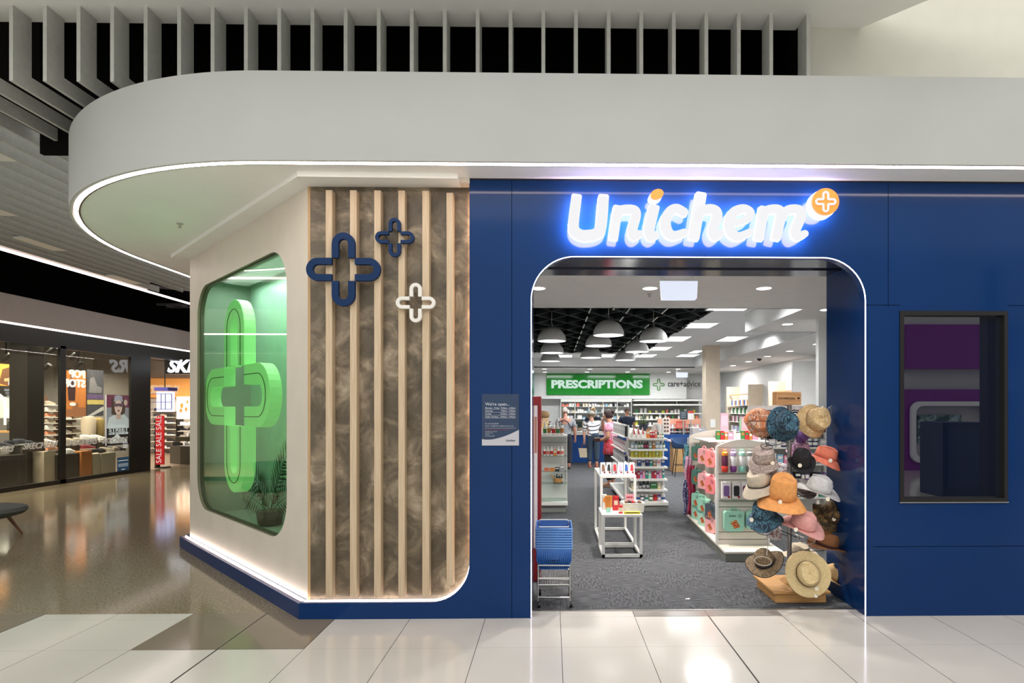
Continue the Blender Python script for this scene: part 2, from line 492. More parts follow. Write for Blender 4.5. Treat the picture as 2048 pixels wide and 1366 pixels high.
# ---- floors
b = MB(); b.add([(-14, -8, 0), (14, -8, 0), (14, 4.88, 0), (-14, 4.88, 0)], [(0, 1, 2, 3)])
struct('floor', b, M_TILE, 'pale glossy floor tiles in front of the pharmacy')
b = MB()
for (x0, x1) in ((-2.93, -1.73), (-5.33, -4.13), (-7.73, -6.53)):
    b.add([(x0, 4.15, .0015), (x1, 4.15, .0015), (x1, 4.88, .0015), (x0, 4.88, .0015)], [(0, 1, 2, 3)])
struct('floor_brown_tiles', b, M_TILE_BROWN, 'taupe tile bands set in the pale floor')
b = MB(); b.add([(0.67, 4.752, .0015), (1.87, 4.752, .0015), (1.87, 4.87, .0015), (0.67, 4.87, .0015)], [(0, 1, 2, 3)])
struct('floor_grey_strip', b, M_TILE_GREY, 'grey tile strip at the shop threshold')
b = MB()
for x in (1.27, -2.33):
    b.box(x - .0045, x + .0045, 0.5, 4.75 if x > 0 else 4.88, 0, .002)
struct('floor_joint', b, mat('dark_movement_joint', (48, 44, 40), 0.6, var=.05))
b = MB(); b.add([(-16, 4.88, 0), (-1.9, 4.88, 0), (-1.9, 30, 0), (-16, 30, 0)], [(0, 1, 2, 3)])
struct('floor_terrazzo', b, M_TERR, 'polished speckled concrete floor of the mall corridor')
b = MB(); b.add([(-1.9, 4.905, 0.002), (9, 4.905, 0.002), (9, 26, 0.002), (-1.9, 26, 0.002)], [(0, 1, 2, 3)])
struct('floor_carpet', b, M_CARPET, 'grey carpet tiles inside the pharmacy')
b = MB().box(DX0, DX1, 4.88, 4.905, 0, .006)
struct('trim_threshold', b, M_CHROME)

# ---- blue front wall
ro = 0.35; rc = 0.315; XL = -0.657
out = [(-2.01, 0)]
out += [(DX0, 0)]
out += [(DX0 + ro - ro * cos(pi / 2 * i / 12), DZ - ro + ro * sin(pi / 2 * i / 12)) for i in range(13)]
out += [(DX1 - ro + ro * sin(pi / 2 * i / 12), DZ - ro + ro * cos(pi / 2 * i / 12)) for i in range(13)]
out += [(DX1, 0), (7.5, 0), (7.5, HS), (XL, HS)]
cut = [(XL - rc + rc * cos(pi / 2 * i / 12), 0.131 + rc - rc * sin(pi / 2 * i / 12)) for i in range(13)]
out += cut + [(-2.01, 0.131)]
win = [(2.826, 0.935), (3.69, 0.935), (3.69, 2.46), (2.826, 2.46)]
b = MB().prism(out, FXZ(WY), 0, 0.09, [win])
struct('wall_front', b, M_BLUE, 'blue laminate shop front around the pharmacy entrance')
b = MB()
for (x0, x1, z0, z1) in ((2.722, 2.726, 2.5, HS), (2.54, 2.82, 2.515, 2.519), (3.70, 7.5, 2.515, 2.519), (2.6, 7.5, .56, .564), (-.32, -.316, 0, HS)):
    b.box(x0, x1, WY - .0008, WY + .002, z0, z1)
struct('trim_panel_joints', b, mat('dark_blue_joint', (3, 14, 32), .9, spec=.05, var=.05))
b = MB().box(XL, 7.5, WY - .004, WY + .05, HS - .012, HS)
struct('trim_shadow_gap', b, M_BLACK)
# reveal of the entrance
b = MB()
b.box(DX1, DX1 + .05, WY + .09, 5.41, 0, DZ + .05)
b.box(DX0 - .05, DX0, WY + .09, 5.41, 0, DZ + .05)
struct('wall_entry_reveal', b, M_BLUE, 'blue side reveals of the pharmacy entrance')
b = MB().box(DX0 - .05, DX1 + .05, WY + .09, 5.41, DZ, DZ + .05)
b.box(DX0, DX1, WY + .40, WY + .43, DZ - .012, DZ)
struct('ceiling_entry_header', b, mat('dark_glossy_header', (34, 36, 52), 0.12, var=.05), 'dark glossy underside of the entrance header')
# wall above / beside the entrance on the shop side
b = MB(); b.box(-2.0, DX0 - .05, 5.37, 5.41, 0, 3.4); b.box(DX1 + .05, 9, 5.37, 5.41, 0, 3.4); b.box(DX0 - .05, DX1 + .05, 5.37, 5.41, DZ + .05, 3.4)
struct('wall_inside_front', b, M_SHOPWHITE)

# LED line round the entrance arch
pth = [(DX0, 0.005)] + [(DX0 + ro - ro * cos(pi / 2 * i / 12), DZ - ro + ro * sin(pi / 2 * i / 12)) for i in range(13)]
pth += [(DX1 - ro + ro * sin(pi / 2 * i / 12), DZ - ro + ro * cos(pi / 2 * i / 12)) for i in range(13)] + [(DX1, 0.005)]
b = MB().tube([(p[0], WY + .004, p[1]) for p in pth], 0.005, 6)
t = thing('arch_light', 'thin white LED line edging the rounded pharmacy entrance', 'light strip', (DX0, WY, 0))
b.build('light_line', M_LEDCOOL, t, world=True)

# ---- plinth of the corner column
P0 = (-2.01, WY); P1 = (-4.51, WY + 2.5)
d = .09
def offs(k):      # outline of the column at setback k
    return [(-2.01 + k * .414, WY + k), (-4.51 + k * .414 , WY + 2.5 + k)]
b = MB()
pl = [(-2.01, WY), (XL, WY), (XL, WY + .6), (-2.01, WY + .8), (-4.0, WY + 3.0), (-4.51, WY + 2.5)]
b.prism([(-2.01, WY + .09), (XL, WY + .09), (XL, WY + .6), (-2.2, WY + .8), (-4.0, WY + 3.2), (-4.51, WY + 3.0), (-4.51, WY + 2.5), (-2.01, WY)], lambda u, v, w: Vector((u, v, w)), 0, .125)
struct('baseboard_column', b, M_BLUE, 'blue plinth under the angled column')
# LED channel in the ledge, running along the angled base, the front and up the curved corner
k = .055
c45 = offs(k)
path = [Vector((c45[1][0] + .05, c45[1][1] - .05, .133)), Vector((c45[0][0], c45[0][1], .133))]
path += [Vector((p[0], WY + k, p[1] + .004)) for p in reversed(cut)]
t = thing('column_edge_light', 'concealed warm LED line up the right edge of the slatted plaster wall', 'light strip', (XL, WY + .08, .45))
MB().tube([(XL - .003, WY + .08, .46), (XL - .003, WY + .08, 3.44)], .004, 6).build('light_line', emat('led_edge', (255, 206, 168), 26), t, world=True)
t = thing('plinth_light', 'pinkish white LED line along the top of the blue plinth', 'light strip', (-2.01, WY, .12))
MB().tube(path, .0062, 6).build('light_line', M_LED, t, world=True)
k = .09
path2 = [Vector((p[0] + .004, WY + .075, p[1] + .006)) for p in reversed(cut)] 
b = MB(); a0, a1 = offs(.028); b0, b1 = offs(.046); z = .1265
b.add([(a0[0], a0[1], z), (a1[0], a1[1], z), (b1[0], b1[1], z), (b0[0], b0[1], z)], [(0, 1, 2, 3)])
b.add([(a0[0], a0[1], z), (b0[0], b0[1], z), (XL - rc, WY + .046, z), (XL - rc, WY + .028, z)], [(0, 1, 2, 3)])
struct('trim_plinth_ledge', b, mat('mauve_ledge', (176, 150, 160), .5, var=.02))

# ---- corner column: 45 degree cream wall with window and slatted plaster wall
KX, KY = offs(.09)[0]
S2 = sqrt(.5)
def F45(s, z, w):   # s along the wall away from the corner, w into the building
    return Vector((KX - s * S2 + w * S2, KY + s * S2 + w * S2, z))
HC = 3.48
SL = 3.42
hole = rrect(.446, 3.11, .525, 3.09, .36, 10)
b = MB().prism([(0, .125), (SL, .125), (SL, HC), (0, HC)], F45, 0, .07, [hole], mi_side=1)
struct('wall_angled', b, [M_CREAM, mat('olive_reveal', (112, 108, 84), .5, var=.03)], 'cream angled wall with the rounded green window')
b = MB().prism([(0, .125), (.022, .125), (.022, HC), (0, HC)], lambda s, z, w: Vector((KX - .004 + s, KY - .003 + w, z)), 0, .02)
struct('trim_corner_edge', b, wood('tan_edge_wood', (176, 142, 102), (190, 156, 114), (20, 20, 1)))
b = MB().box(KX, XL + .02, KY, KY + .08, .10, HC)
struct('wall_slatted', b, M_PLASTER, 'mottled bronze plaster wall behind the pale battens')
# return of the angled wall along the corridor
e = F45(SL, 0, 0)
b = MB().box(e.x, e.x + .08, e.y + .02, 26, 0, HC)
struct('wall_corridor', b, M_CREAM)
b = MB().box(-1.95, -1.85, 5.6, 26, 0, 3.46)
struct('wall_left', b, M_SHOPWHITE)

# battens
zc_top = PY(650, 379, WY).z
for i, (xa, xb_) in enumerate(((650.5, 663.5), (699, 712.5), (747.5, 761), (796, 809), (844, 858), (892.5, 906))):
    x0 = PY(xa, 600, WY + .005).x; x1 = PY(xb_, 600, WY + .005).x
    zb = .171 if i < 5 else .262
    o = MB().box(x0, x1, WY + .012, KY - .001, zb, PY(700, 379 if i < 5 else 383, WY).z).build('timber_batten', M_BATTEN, bevel=.003)
    tag(o, 'pale timber batten on the bronze plaster wall, %s from the left' % ordn(i), 'batten', 'pale timber battens')

# ---- soffit, bulkhead
ac = (-2.13, 7.35); ar = 2.96
arc = [(ac[0] - ar * sin(pi / 2 * i / 40), ac[1] - ar * cos(pi / 2 * i / 40)) for i in range(41)]
def bulk(off):
    r = ar - off
    a = [(ac[0] - r * sin(pi / 2 * i / 40), ac[1] - r * cos(pi / 2 * i / 40)) for i in range(41)]
    return [(9.0, ac[1] - r)] + a + [(ac[0] - r, 26)]
def band(o0, o1, z0, z1, b):
    A = bulk(o0); B = bulk(o1); n = len(A)
    vs = [(p[0], p[1], z0) for p in A] + [(p[0], p[1], z0) for p in B] + [(p[0], p[1], z1) for p in A] + [(p[0], p[1], z1) for p in B]
    fs = []
    for i in range(n - 1):
        fs += [(i, i + 1, n + i + 1, n + i), (2 * n + i, 2 * n + i + 1, 3 * n + i + 1, 3 * n + i), (i, i + 1, 2 * n + i + 1, 2 * n + i), (n + i, n + i + 1, 3 * n + i + 1, 3 * n + i)]
    fs += [(0, n, 3 * n, 2 * n), (n - 1, 2 * n - 1, 4 * n - 1, 3 * n - 1)]
    return b.add(vs, fs, 0, False)
b = band(0, .025, HS - .006, 4.175, MB())
o = struct('ceiling_bulkhead', b, M_FASCIA, 'white bulkhead curving round above the shop front')
for p in o.data.polygons: p.use_smooth = True
o.data.set_sharp_from_angle(angle=0.6)
b = MB(); A = bulk(.02)
b.prism(A + [(9, 26)], lambda u, v, w: Vector((u, v, w)), 4.13, 4.17)
struct('ceiling_bulkhead_top', b, M_FASCIA)
b = band(.025, .032, HS - .002, HS + .05, MB()); band(.072, .085, HS - .006, HS + .05, b)
struct('trim_light_channel', b, M_DARKTRIM)
t = thing('bulkhead_light', 'curved warm white LED strip under the edge of the white bulkhead', 'light strip', (ac[0], 4.4, HS))
band(.034, .068, HS - .009, HS + .004, MB()).build('light_line', M_LED, t, world=True)
b = MB(); A = bulk(.08)
b.prism(A + [(-1.9, 26), (-1.9, 5.39), (9, 5.39)], lambda u, v, w: Vector((u, v, w)), HS, HS + .04)
struct('ceiling_soffit', b, M_WHITE, 'flat white soffit under the bulkhead')
b = MB()
c0 = offs(-.1)[0]; c1 = offs(-.1)[1]
b.prism([(c0[0] + .08, c0[1] - .02), (XL - .08, WY - .10), (XL - .08, WY + .2), (c0[0] + .3, WY + .3), (c1[0] + .3, c1[1] + .3), c1], lambda u, v, w: Vector((u, v, w)), HC, HS)
struct('trim_column_cornice', b, M_WHITE)
b = MB().box(XL - .08, XL + .003, WY - .02, WY + .2, HC, HS)
struct('trim_cornice_end', b, M_CREAM)

# ---- upper ceiling, fins and void
HU = 4.90; FY0, FY1 = 4.78, 4.95
b = MB().prism([(-14, 3.0), (2.95 + 1.3, 3.6), (2.95, 4.62), (2.58, 4.99), (-14, 4.99)], lambda u, v, w: Vector((u, v, w)), HU, HU + .1)
struct('ceiling', b, M_WHITE, 'white upper ceiling above the fins')
b = MB().box(2.11, 12, FY1, FY1 + .1, 4.1, 8.2)
struct('wall_upper', b, mat('upper_wall_cream', (206, 204, 192), .7, var=.01), 'tall white wall above the shop on the right')
b2 = MB()
b2.box(-5.0, 2.11, FY1 + .9, FY1 + .95, 4.172, 6.3)
b2.box(-16, -5.0, FY1 + .04, 30, 6.25, 6.3); b2.box(-5.0, 2.11, FY1 + .04, FY1 + .95, 6.25, 6.3)
b2.box(-16, 2.11, 4.99, 5.01, HU, 6.3)
b2.box(-16, -3, 29.9, 30, 0, 6.3); b2.box(-16, -15.9, 4.9, 30, 3.95, 6.3); b2.box(2.08, 2.11, FY1 + .01, FY1 + .95, 4.172, 6.3)
struct('ceiling_void', b2, M_VOID, 'black ceiling void behind the fins')
fx = [1601 - 65.0 * i for i in range(43)]
ZB = 4.295
for i, px in enumerate(fx):
    X = 1.79 - 0.2653 * (i - 1) if i else 2.095
    if X < -10.0: break
    th = .030
    if X > -1.2: pts = [(FY0, 4.16), (FY1, 4.16), (FY1, HU), (FY0, HU)] if True else None
    else:
        ye = 13.4 if (i % 5) else 12.7
        if X > -5.2: ye = 7.6 if i % 2 else 9.0
        pts = [(FY0, ZB), (ye, ZB), (ye, ZB + .12), (FY1, ZB + .12), (FY1, HU), (FY0, HU)]
    o = MB().prism(pts, lambda u, v, w, X=X: Vector((X + w, u, v)), -th / 2, th / 2).build('ceiling_fin', M_FIN)
    tag(o, 'pale grey ceiling fin above the bulkhead, %s from the right-hand end' % ordn(i), 'ceiling fin', 'pale grey ceiling fins')
# closing plates between some fins over the corridor
for (x, y) in ((-6.0, 5.6), (-5.75, 7.6), (-6.55, 9.4), (-7.6, 7.4), (-8.4, 9.2), (-8.9, 11.8), (-6.3, 11.6), (-6.8, 12.6)):
    k = round((1.79 - x) / .2653); xx = 1.79 - .2653 * k
    b = MB().box(xx + .016, xx + .245, y, y + .75, ZB + .004, ZB + .03)
    tag(b.build('fin_closing_plate', M_WHITE), 'pale plate closing a gap in the corridor fins, %s from the front' % ordn(sorted([5.6, 7.6, 9.4, 7.4, 9.2, 11.8, 11.6, 12.6]).index(y)), 'ceiling plate', 'closing plates between corridor fins')
# corridor light line
t = thing('corridor_light_line', 'long pinkish LED line running under the corridor fins', 'light strip', (-8.95, 10, ZB))
MB().box(-9.0, -8.93, 4.9, 20, ZB - .03, ZB - .002).build('light_line', emat('corridor_led', (255, 228, 222), 6), t, world=True)
# cable tray and duct in the void
t = thing('cable_tray', 'dark cable tray hanging in the black corridor ceiling void', 'cable tray', (-8, 17, 4.4))
b = MB(); b.box(-10.6, -5.2, 16.0, 16.05, 4.45, 4.5); b.box(-10.6, -5.2, 16.4, 16.45, 4.45, 4.5)
for i in range(14): b.box(-10.4 + i * .4, -10.37 + i * .4, 16.0, 16.45, 4.45, 4.47)
b.build('rack', mat('dull_grey_steel', (80, 82, 88), .5, .4, var=.05), t, world=True)
MB().tube([(-9.5, 14.2, 4.6), (-7.2, 15.2, 4.55), (-5.2, 15.4, 4.5)], .05, 8).build('conduit', mat('dull_grey_steel2', (70, 70, 78), .5, .4, var=.05), t, world=True)

# ---- right window (display screen glass) in the blue wall
t = thing('display_window', 'black framed dark glass display window in the blue wall', 'window', (3.26, WY, .935))
b = MB(); b.prism([(2.816, .925), (3.70, .925), (3.70, 2.47), (2.816, 2.47)], FXZ(WY), -.008, .07, [[(2.85, .955), (3.67, .955), (3.67, 2.435), (2.85, 2.435)]])
b.build('frame', M_BLACK, t, world=True)
MG = mat('dark_reflective_glass', (10, 16, 34), 0.0, var=.02)
bs = MG.node_tree.nodes['Principled BSDF']; bs.inputs['IOR'].default_value = 2.3
MB().box(2.85, 3.67, WY + .04, WY + .05, .955, 2.435).build('glass', MG, t, world=True)
MB().box(2.812, 3.704, WY - .012, WY - .004, .916, .924).build('sill_edge', M_CHROME, t, world=True)

# ---- the shop opposite, behind the camera, seen in the dark glass
b = MB().box(4, 15, -6.6, -6.5, 0, 6)
struct('wall_opposite', b, mat('opposite_shop_white', (205, 205, 205), .6, var=.01))
t = thing('opposite_storefront', 'purple and white storefront opposite, mirrored in the dark display glass', 'storefront', (10.5, -6.2, 0))
pur = mat('purple_fascia', (120, 20, 130), .35, var=.05, emit=(120, 30, 130), es=.12)
MB().box(9.55, 12.6, -6.45, -6.2, 2.75, 3.95).build('fascia_sign', pur, t, world=True)
MB().prism([(9.5, 0), (12.6, 0), (12.6, 2.2), (9.5, 2.2)], FXZ(-6.3), -.1, 0, [rrect(9.8, 11.9, .35, 1.75, .2)]).build('purple_front', pur, t, world=True)
b = MB().prism(rrect(9.68, 12.02, .22, 1.87, .25), FXZ(-6.2), -.05, .05, [rrect(9.8, 11.9, .35, 1.75, .2)])
b.build('window_frame', mat('opposite_white_frame', (230, 230, 235), .5, emit=(230, 230, 235), es=.1, var=.01), t, world=True)
MB().box(10.0, 11.2, -6.45, -6.4, .75, 1.5).build('screen', pattern('screen_picture', [(70, 90, 80), (120, 150, 130), (180, 200, 210), (60, 90, 60)], 2.2), t, world=True)

t = thing('vending_cabinet', 'tall dark navy cabinet opposite, mirrored in the dark display glass', 'cabinet', (7.8, -1.9, 0))
MB().box(7.4, 8.2, -2.2, -1.5, .003, 1.42).build('body', mat('dark_navy_cabinet', (24, 40, 66), .3, var=.03), t, world=True, bevel=.01)
MB().box(7.48, 8.12, -1.5, -1.49, .2, 1.3).build('door', mat('dark_navy_door', (30, 48, 78), .3, var=.03), t, world=True)
t = thing('column', 'dark column opposite, mirrored at the right of the display glass', 'column', (7.68, -.8, 0))
MB().box(7.70, 7.86, -.95, -.75, 0, 4.2).build('shaft', mat('dark_column_cladding', (26, 26, 32), .5, var=.05), t, world=True)

# ============================================================ PHARMACY INTERIOR SHELL
HL, HH = 3.125, 3.46
T = lambda u, v, w: Vector((u, v, w))
b = MB()
b.prism([(-2, 5.41), (9, 5.41), (9, 26), (5.1, 26), (5.1, 21), (-2, 21), (-2, 26), (-2, 26)], T, HL, HL + .02) if False else None
b.box(-2, 9, 5.41, 8.5, HL, HL + .03)
b.box(3.69, 9, 8.5, 11.1, HL, HL + .03)
b.box(5.1, 9, 11.1, 26, HL, HL + .03)
b.box(-2, 5.1, 20.8, 26, HL, HL + .03)
struct('ceiling_low', b, mat('shop_ceiling_paint', (206, 203, 200), .7, var=.01), 'lower plaster ceiling inside the pharmacy')
b = MB()
b.box(-2, 3.70, 8.47, 8.5, HL, HH); b.box(3.66, 3.69, 8.5, 11.1, HL, HH); b.box(3.69, 5.1, 11.07, 11.1, HL, HH)
b.box(5.07, 5.1, 11.1, 20.8, HL, HH); b.box(-2, 5.1, 20.8, 20.83, HL, HH)
struct('ceiling_step', b, M_SHOPWHITE, 'white step between the two pharmacy ceiling heights')
b = MB(); b.box(2.9, 5.1, 8.5, 21, HH, HH + .03); b.box(-2, 2.6, 19.0, 21, HH, HH + .03)
struct('ceiling_high', b, M_SHOPWHITE)
b = MB().box(-2, 2.9, 8.3, 19.2, 3.95, 3.98)
b.box(-2, -1.95, 8.5, 19, HH, 3.98); b.box(2.87, 2.9, 8.5, 19.1, HH, 3.98); b.box(-2, 2.9, 8.44, 8.468, HL + .03, 3.98); b.box(-2, 2.9, 19.0, 19.03, HH + .035, 3.98)
struct('ceiling_black', b, M_VOID)
b = MB()
b.box(7.2, 7.3, 9.3, 26, 0, HL); struct('wall_right', b, M_SHOPWHITE)
b = MB()
b.box(-2, 7.3, 24.9, 25, 0, HL); struct('wall_back', b, M_SHOPWHITE)
b = MB(); b.box(-2, 5.6, 24.4, 24.5, 2.08, HL); struct('wall_sign_fascia', b, mat('sign_fascia_grey', (214, 215, 214), .5, var=.01))
b = MB(); b.box(4.24, 9, 9.3, 9.4, 0, HL); struct('wall_nib', b, M_SHOPWHITE, 'white wall nib beside the hat stand')
# column
t = thing('column', 'square beige column rising to the ceiling in mid shop', 'column', (4.53, 16.7, 0))
MB().box(-.2, .2, -.2, .2, 0, HH).build('shaft', M_BEIGE, t)
MB().box(-.07, .07, -.21, -.2, 1.15, 1.38).build('notice', mat('white_paper', (236, 236, 234), .6, var=.01), t)

# lattice raft: black grid of blades, diamond pattern, stepped right-hand edge
t = thing('lattice_raft', 'black diagonal lattice ceiling raft with stepped edge above the pendants', 'ceiling raft', (1, 14, 3.45))
b = MB()
zt0, zt1 = 3.43, 3.62
def xmax(y): return 2.55 + 0.35 * (1 if int((y - 8.6) / 1.0) % 2 == 0 else 0)
g = .62
n = 34
for sgn in (1, -1):
    for i in range(-30, 34):
        # blade along direction (1, sgn) crossing x axis at offset
        c = i * g
        pts = []
        y = 8.6
        seg = None
        step = .1
        while y <= 18.8:
            x = c + sgn * (y - 8.6) * .62
            ins = -1.8 < x < xmax(y)
            if ins and seg is None: seg = (x, y)
            if (not ins or y + step > 18.8) and seg is not None:
                if (y - seg[1]) > .15: b.bar((seg[0], seg[1], (zt0 + zt1) / 2), (x, y, (zt0 + zt1) / 2), .018, zt1 - zt0)
                seg = None
            y += step
b.build('blades', mat('black_green_blade', (24, 32, 31), .55, var=.05), t, world=True)
b = MB()
y = 8.6
while y < 18.8:
    b.box(xmax(y + .1) - .02, xmax(y + .1), y, y + 1.0, zt0, zt1); b.box(2.53, 2.92, y - .01, y + .01, zt0, zt1); y += 1.0
b.box(-1.8, 2.9, 8.58, 8.6, zt0, zt1)
b.build('edge', mat('black_green_blade', (24, 32, 31)), t, world=True)
for (pxn, pyn) in ((1183, 612), (1263, 612), (1340, 612)):
    X = PZ(pxn, pyn, zt0).x
    for yy in range(9, 18):
        MB().box(X - .012 , X + .012, yy + .2, yy + .8, zt0 - .012, zt0 - .002).build('rail_piece', M_CHROME, t, world=True)

# ceiling panel lights
def panel(px0, px1, py0, py1, z, name='ceiling panel light'):
    a = PZ(px0, py0, z); c = PZ(px1, py1, z)
    return a, c
kk = 0
PL = ((1422, 1500, 613, 620), (1383, 1438, 645, 655), (1342, 1384, 672, 682), (1304, 1345, 693, 700), (1455, 1497, 672, 682), (1390, 1409, 700, 706), (1363, 1400, 708, 713), (1275, 1315, 708, 714), (1205, 1231, 708, 714), (1108, 1145, 709, 714))
LBL = ('nearest the entrance ceiling', 'second back along the lattice edge', 'third back along the lattice edge', 'fourth back along the lattice edge', 'alone left of the diagonal ceiling step', 'beside the column top', 'just left of the column in the last row', 'behind the farthest right pendants', 'behind the middle pendants', 'behind the left pendants')
for (x0, x1, y0, y1), lb in zip(PL, LBL):
    a = PZ(x0, y0, HH); c = PZ(x1, y0, HH); dpt = PZ(x0, y1, HH).y
    t = thing('panel_light', 'bright rectangular ceiling panel light, ' + lb, 'ceiling light', ((a.x + c.x) / 2, (a.y + dpt) / 2, HH), group='rectangular panel lights')
    wd = (c.x - a.x) / 2; dp = (dpt - a.y) / 2
    MB().box(-wd, wd, -dp, dp, -.012, -.002).build('diffuser', M_PANEL, t)
    MB().prism([(-wd - .03, -dp - .03), (wd + .03, -dp - .03), (wd + .03, dp + .03), (-wd - .03, dp + .03)], T, -.014, 0, [[(-wd, -dp), (wd, -dp), (wd, dp), (-wd, dp)]]).build('frame', M_WMETAL, t)
# round downlights
DL = [(1076, 576, 'half hidden by the left door edge, near the entrance'), (1300, 576, 'above the entrance beside the exit sign'), (1528, 576, 'right of the exit sign near the entrance'),
      (1653, 619, 'beside the blue reveal'), (1575, 648, 'between the two ceiling steps'), (1634, 688, 'right end beside the white nib'), (1579.5, 702, 'on the right, nearest of the far row'), (1535, 712.5, 'right of the black dome camera'),
      (1497, 723, 'second from the column on the right side'), (1466, 731, 'first right of the column'), (1089, 738, 'above the green sign, front row far left'), (1180, 738, 'front row above PRESCRIPTIONS, left centre'),
      (1266, 738, 'front row above PRESCRIPTIONS, right centre'), (1356, 738, 'front row above care and advice'), (1090, 744, 'back row far left'), (1174, 744, 'back row left centre'), (1255, 744, 'back row right centre'), (1337, 744, 'back row right')]
dl0 = None
for (px, py, lb) in DL:
    p = PZ(px, py, HL)
    if dl0 is None:
        t = dl0 = thing('downlight', 'x', 'ceiling light', p, group='round recessed downlights')
        MB().lathe([(0, -.008), (.085, -.008)], n=20).build('lens', emat('downlight_lens', (255, 252, 246), 5), t)
        MB().lathe([(.085, -.006), (.10, -.006), (.102, 0), (.085, 0)], n=20).build('rim', M_WMETAL, t)
    else:
        t = dup(dl0, p)
    t['label'] = 'round recessed ceiling downlight, ' + lb
# pendants
pd0 = None
for (px, py, dia, lb) in ((1217, 668, 62, 'nearest and largest, in the middle'), (1103.5, 683, 57, 'front left'), (1307, 682, 57, 'front right'), (1197, 694, 53, 'second in the middle row'), (1274, 704, 48, 'middle right below the front right one'),
                          (1104, 705, 47, 'middle left'), (1182, 716, 43, 'farthest in the middle row'), (1250, 721, 41, 'farthest right'), (1101, 722, 40, 'farthest left')):
    Y = .55 * FPX / dia; p = PY(px, py, Y); p.z = 2.98
    if pd0 is None:
        t = pd0 = thing('pendant_lamp', 'x', 'pendant lamp', p, group='white dome pendants')
        R = .275
        MB().lathe([(R * cos(a_), R * 1.0 * sin(a_)) for a_ in [pi / 2 * i / 12 for i in range(12)]] + [(.03, R * 1.0)], n=32).build('shade', mat('pendant_grey_white', (224, 224, 222), .55, var=.01), t, solid=.004)
        MB().lathe([(0, -.003), (R - .012, -.003)], n=28).build('diffuser', emat('pendant_diffuser', (255, 255, 255), 1.6), t)
        MB().lathe([(.03, R - .01), (.026, R + .05), (.008, R + .06)], n=12).build('cap', M_CHROME, t)
        MB().tube([(0, 0, R + .05), (0, 0, .92)], .004, 6).build('cord', M_WMETAL, t)
    else: t = dup(pd0, p)
    t['label'] = 'white dome pendant lamp under the black lattice, ' + lb
# exit signs (blank lit faces as the photo shows)
for (x0, x1, y0, y1, Y, lb) in ((1320, 1396, 562, 600, 6.3, 'large, hanging just inside the entrance'), (1352, 1376, 745, 755, 21.5, 'small, far back above care and advice')):
    a = PY(x0, y1, Y); c = PY(x1, y0, Y); W = (c.x - a.x) / 2; H = c.z - a.z
    t = thing('exit_light_box', 'white lit ceiling-hung light box, ' + lb, 'light box', ((a.x + c.x) / 2, Y, a.z))
    MB().prism([(-W * .92, 0), (W * .85, 0), (W * .95, .1 * H), (W, H), (-W, H)], FXZ(0), 0, .03).build('panel', mat('lit_box_face', (225, 230, 240), .3, emit=(215, 225, 245), es=.75, var=.01), t, bevel=.004)
    MB().box(-W, W, 0, .05, H, H + .02).build('housing', M_WMETAL, t)
    for s in (-1, 1): MB().box(s * W * .8 - .005, s * W * .8 + .005, .02, .03, H + .02, HL - a.z).build('hanger', M_WMETAL, t)
# sprinklers and camera domes
for (px, py, z, lb) in ((1299, 588, HL, 'near the entrance downlight'), (1227, 614, HL, 'at the edge of the entrance ceiling'), (1519, 716, HL, 'black dome'), (360, 447, HS, 'under the curved mall soffit')):
    if 'black dome' in lb:
        t = thing('security_camera', 'small black dome security camera on the pharmacy ceiling', 'camera', PZ(px, py, z))
        MB().lathe([(.07, 0), (.075, -.02), (.05, -.07), (.0, -.09)], n=16).build('dome', M_BLACK, t)
        MB().lathe([(.09, 0), (.09, -.015), (.075, -.02)], n=16).build('ring', M_WMETAL, t)
    else:
        t = thing('sprinkler', 'small metal ceiling sprinkler head ' + lb, 'sprinkler', PZ(px, py, z))
        MB().lathe([(.03, 0), (.03, -.008), (.012, -.01), (.012, -.035), (.02, -.04), (.02, -.043), (0, -.043)], n=12).build('head', M_CHROME, t)

# ============================================================ SIGNS
def plus(name, m, fr, size, armw, st, w0, w1, parent=None, smooth=False, bevel=.004):
    """hollow plus made of four U-shaped arms; one part per arm"""
    r = (armw - st) / 2; g = armw / 2
    objs = []
    for k in range(4):
        path = [(g, r)] + [(size - armw / 2, r)] + [(size - armw / 2 + r * sin(pi * i / 14), r * cos(pi * i / 14)) for i in range(1, 14)] + [(size - armw / 2, -r), (g, -r)]
        a = k * pi / 2
        path = [(p[0] * cos(a) - p[1] * sin(a), p[0] * sin(a) + p[1] * cos(a)) for p in path]
        poly = stroke2d(path, st, cap=False)
        objs.append(MB().prism(poly, fr, w0, w1).build(name, m, parent, world=parent is not None, bevel=bevel))
    return objs
M_NAVY = mat('navy_sign_paint', (10, 42, 82), .45, var=.02, spec=.2)
for (px, py, size, armw, st, m, lb, nm) in ((687, 539, 73, 45.4, 13.3, M_NAVY, 'large navy blue hollow plus emblem on the battens', 'navy_sign_paint'), (789.5, 475, 38.5, 23.6, 6.6, M_NAVY, 'small navy blue hollow plus emblem high on the battens', ''), (831.5, 605.5, 39, 24, 7, mat('white_sign_paint', (226, 222, 214), .4, var=.02), 'small white hollow plus emblem on the battens', '')):
    c = PY(px, py, WY - .02); s = c.y / FPX * 1.005
    t = thing('plus_emblem', lb, 'wall sign', (c.x, WY - .02, c.z))
    plus('arm', m, lambda u, v, w_, c=c: Vector((c.x + u, WY - .03 + w_, c.z + v)), size * s, armw * s, st * s, 0, .035, t)
    o = MB()
    for q in ((0.6, 0), (-.6, 0), (0, .6), (0, -.6)):
        x = c.x + q[0] * size * s; z = c.z + q[1] * size * s
        r2 = (armw - st) / 2 * s
        for sg in (-1, 1):
            xx = x + (sg * r2 if q[0] == 0 else 0); zz = z + (sg * r2 if q[1] == 0 else 0)
            o.box(xx - .004, xx + .004, WY + .004, WY + .09, zz - .004, zz + .004)
    o.build('fixing_pin', M_CHROME, t, world=True)

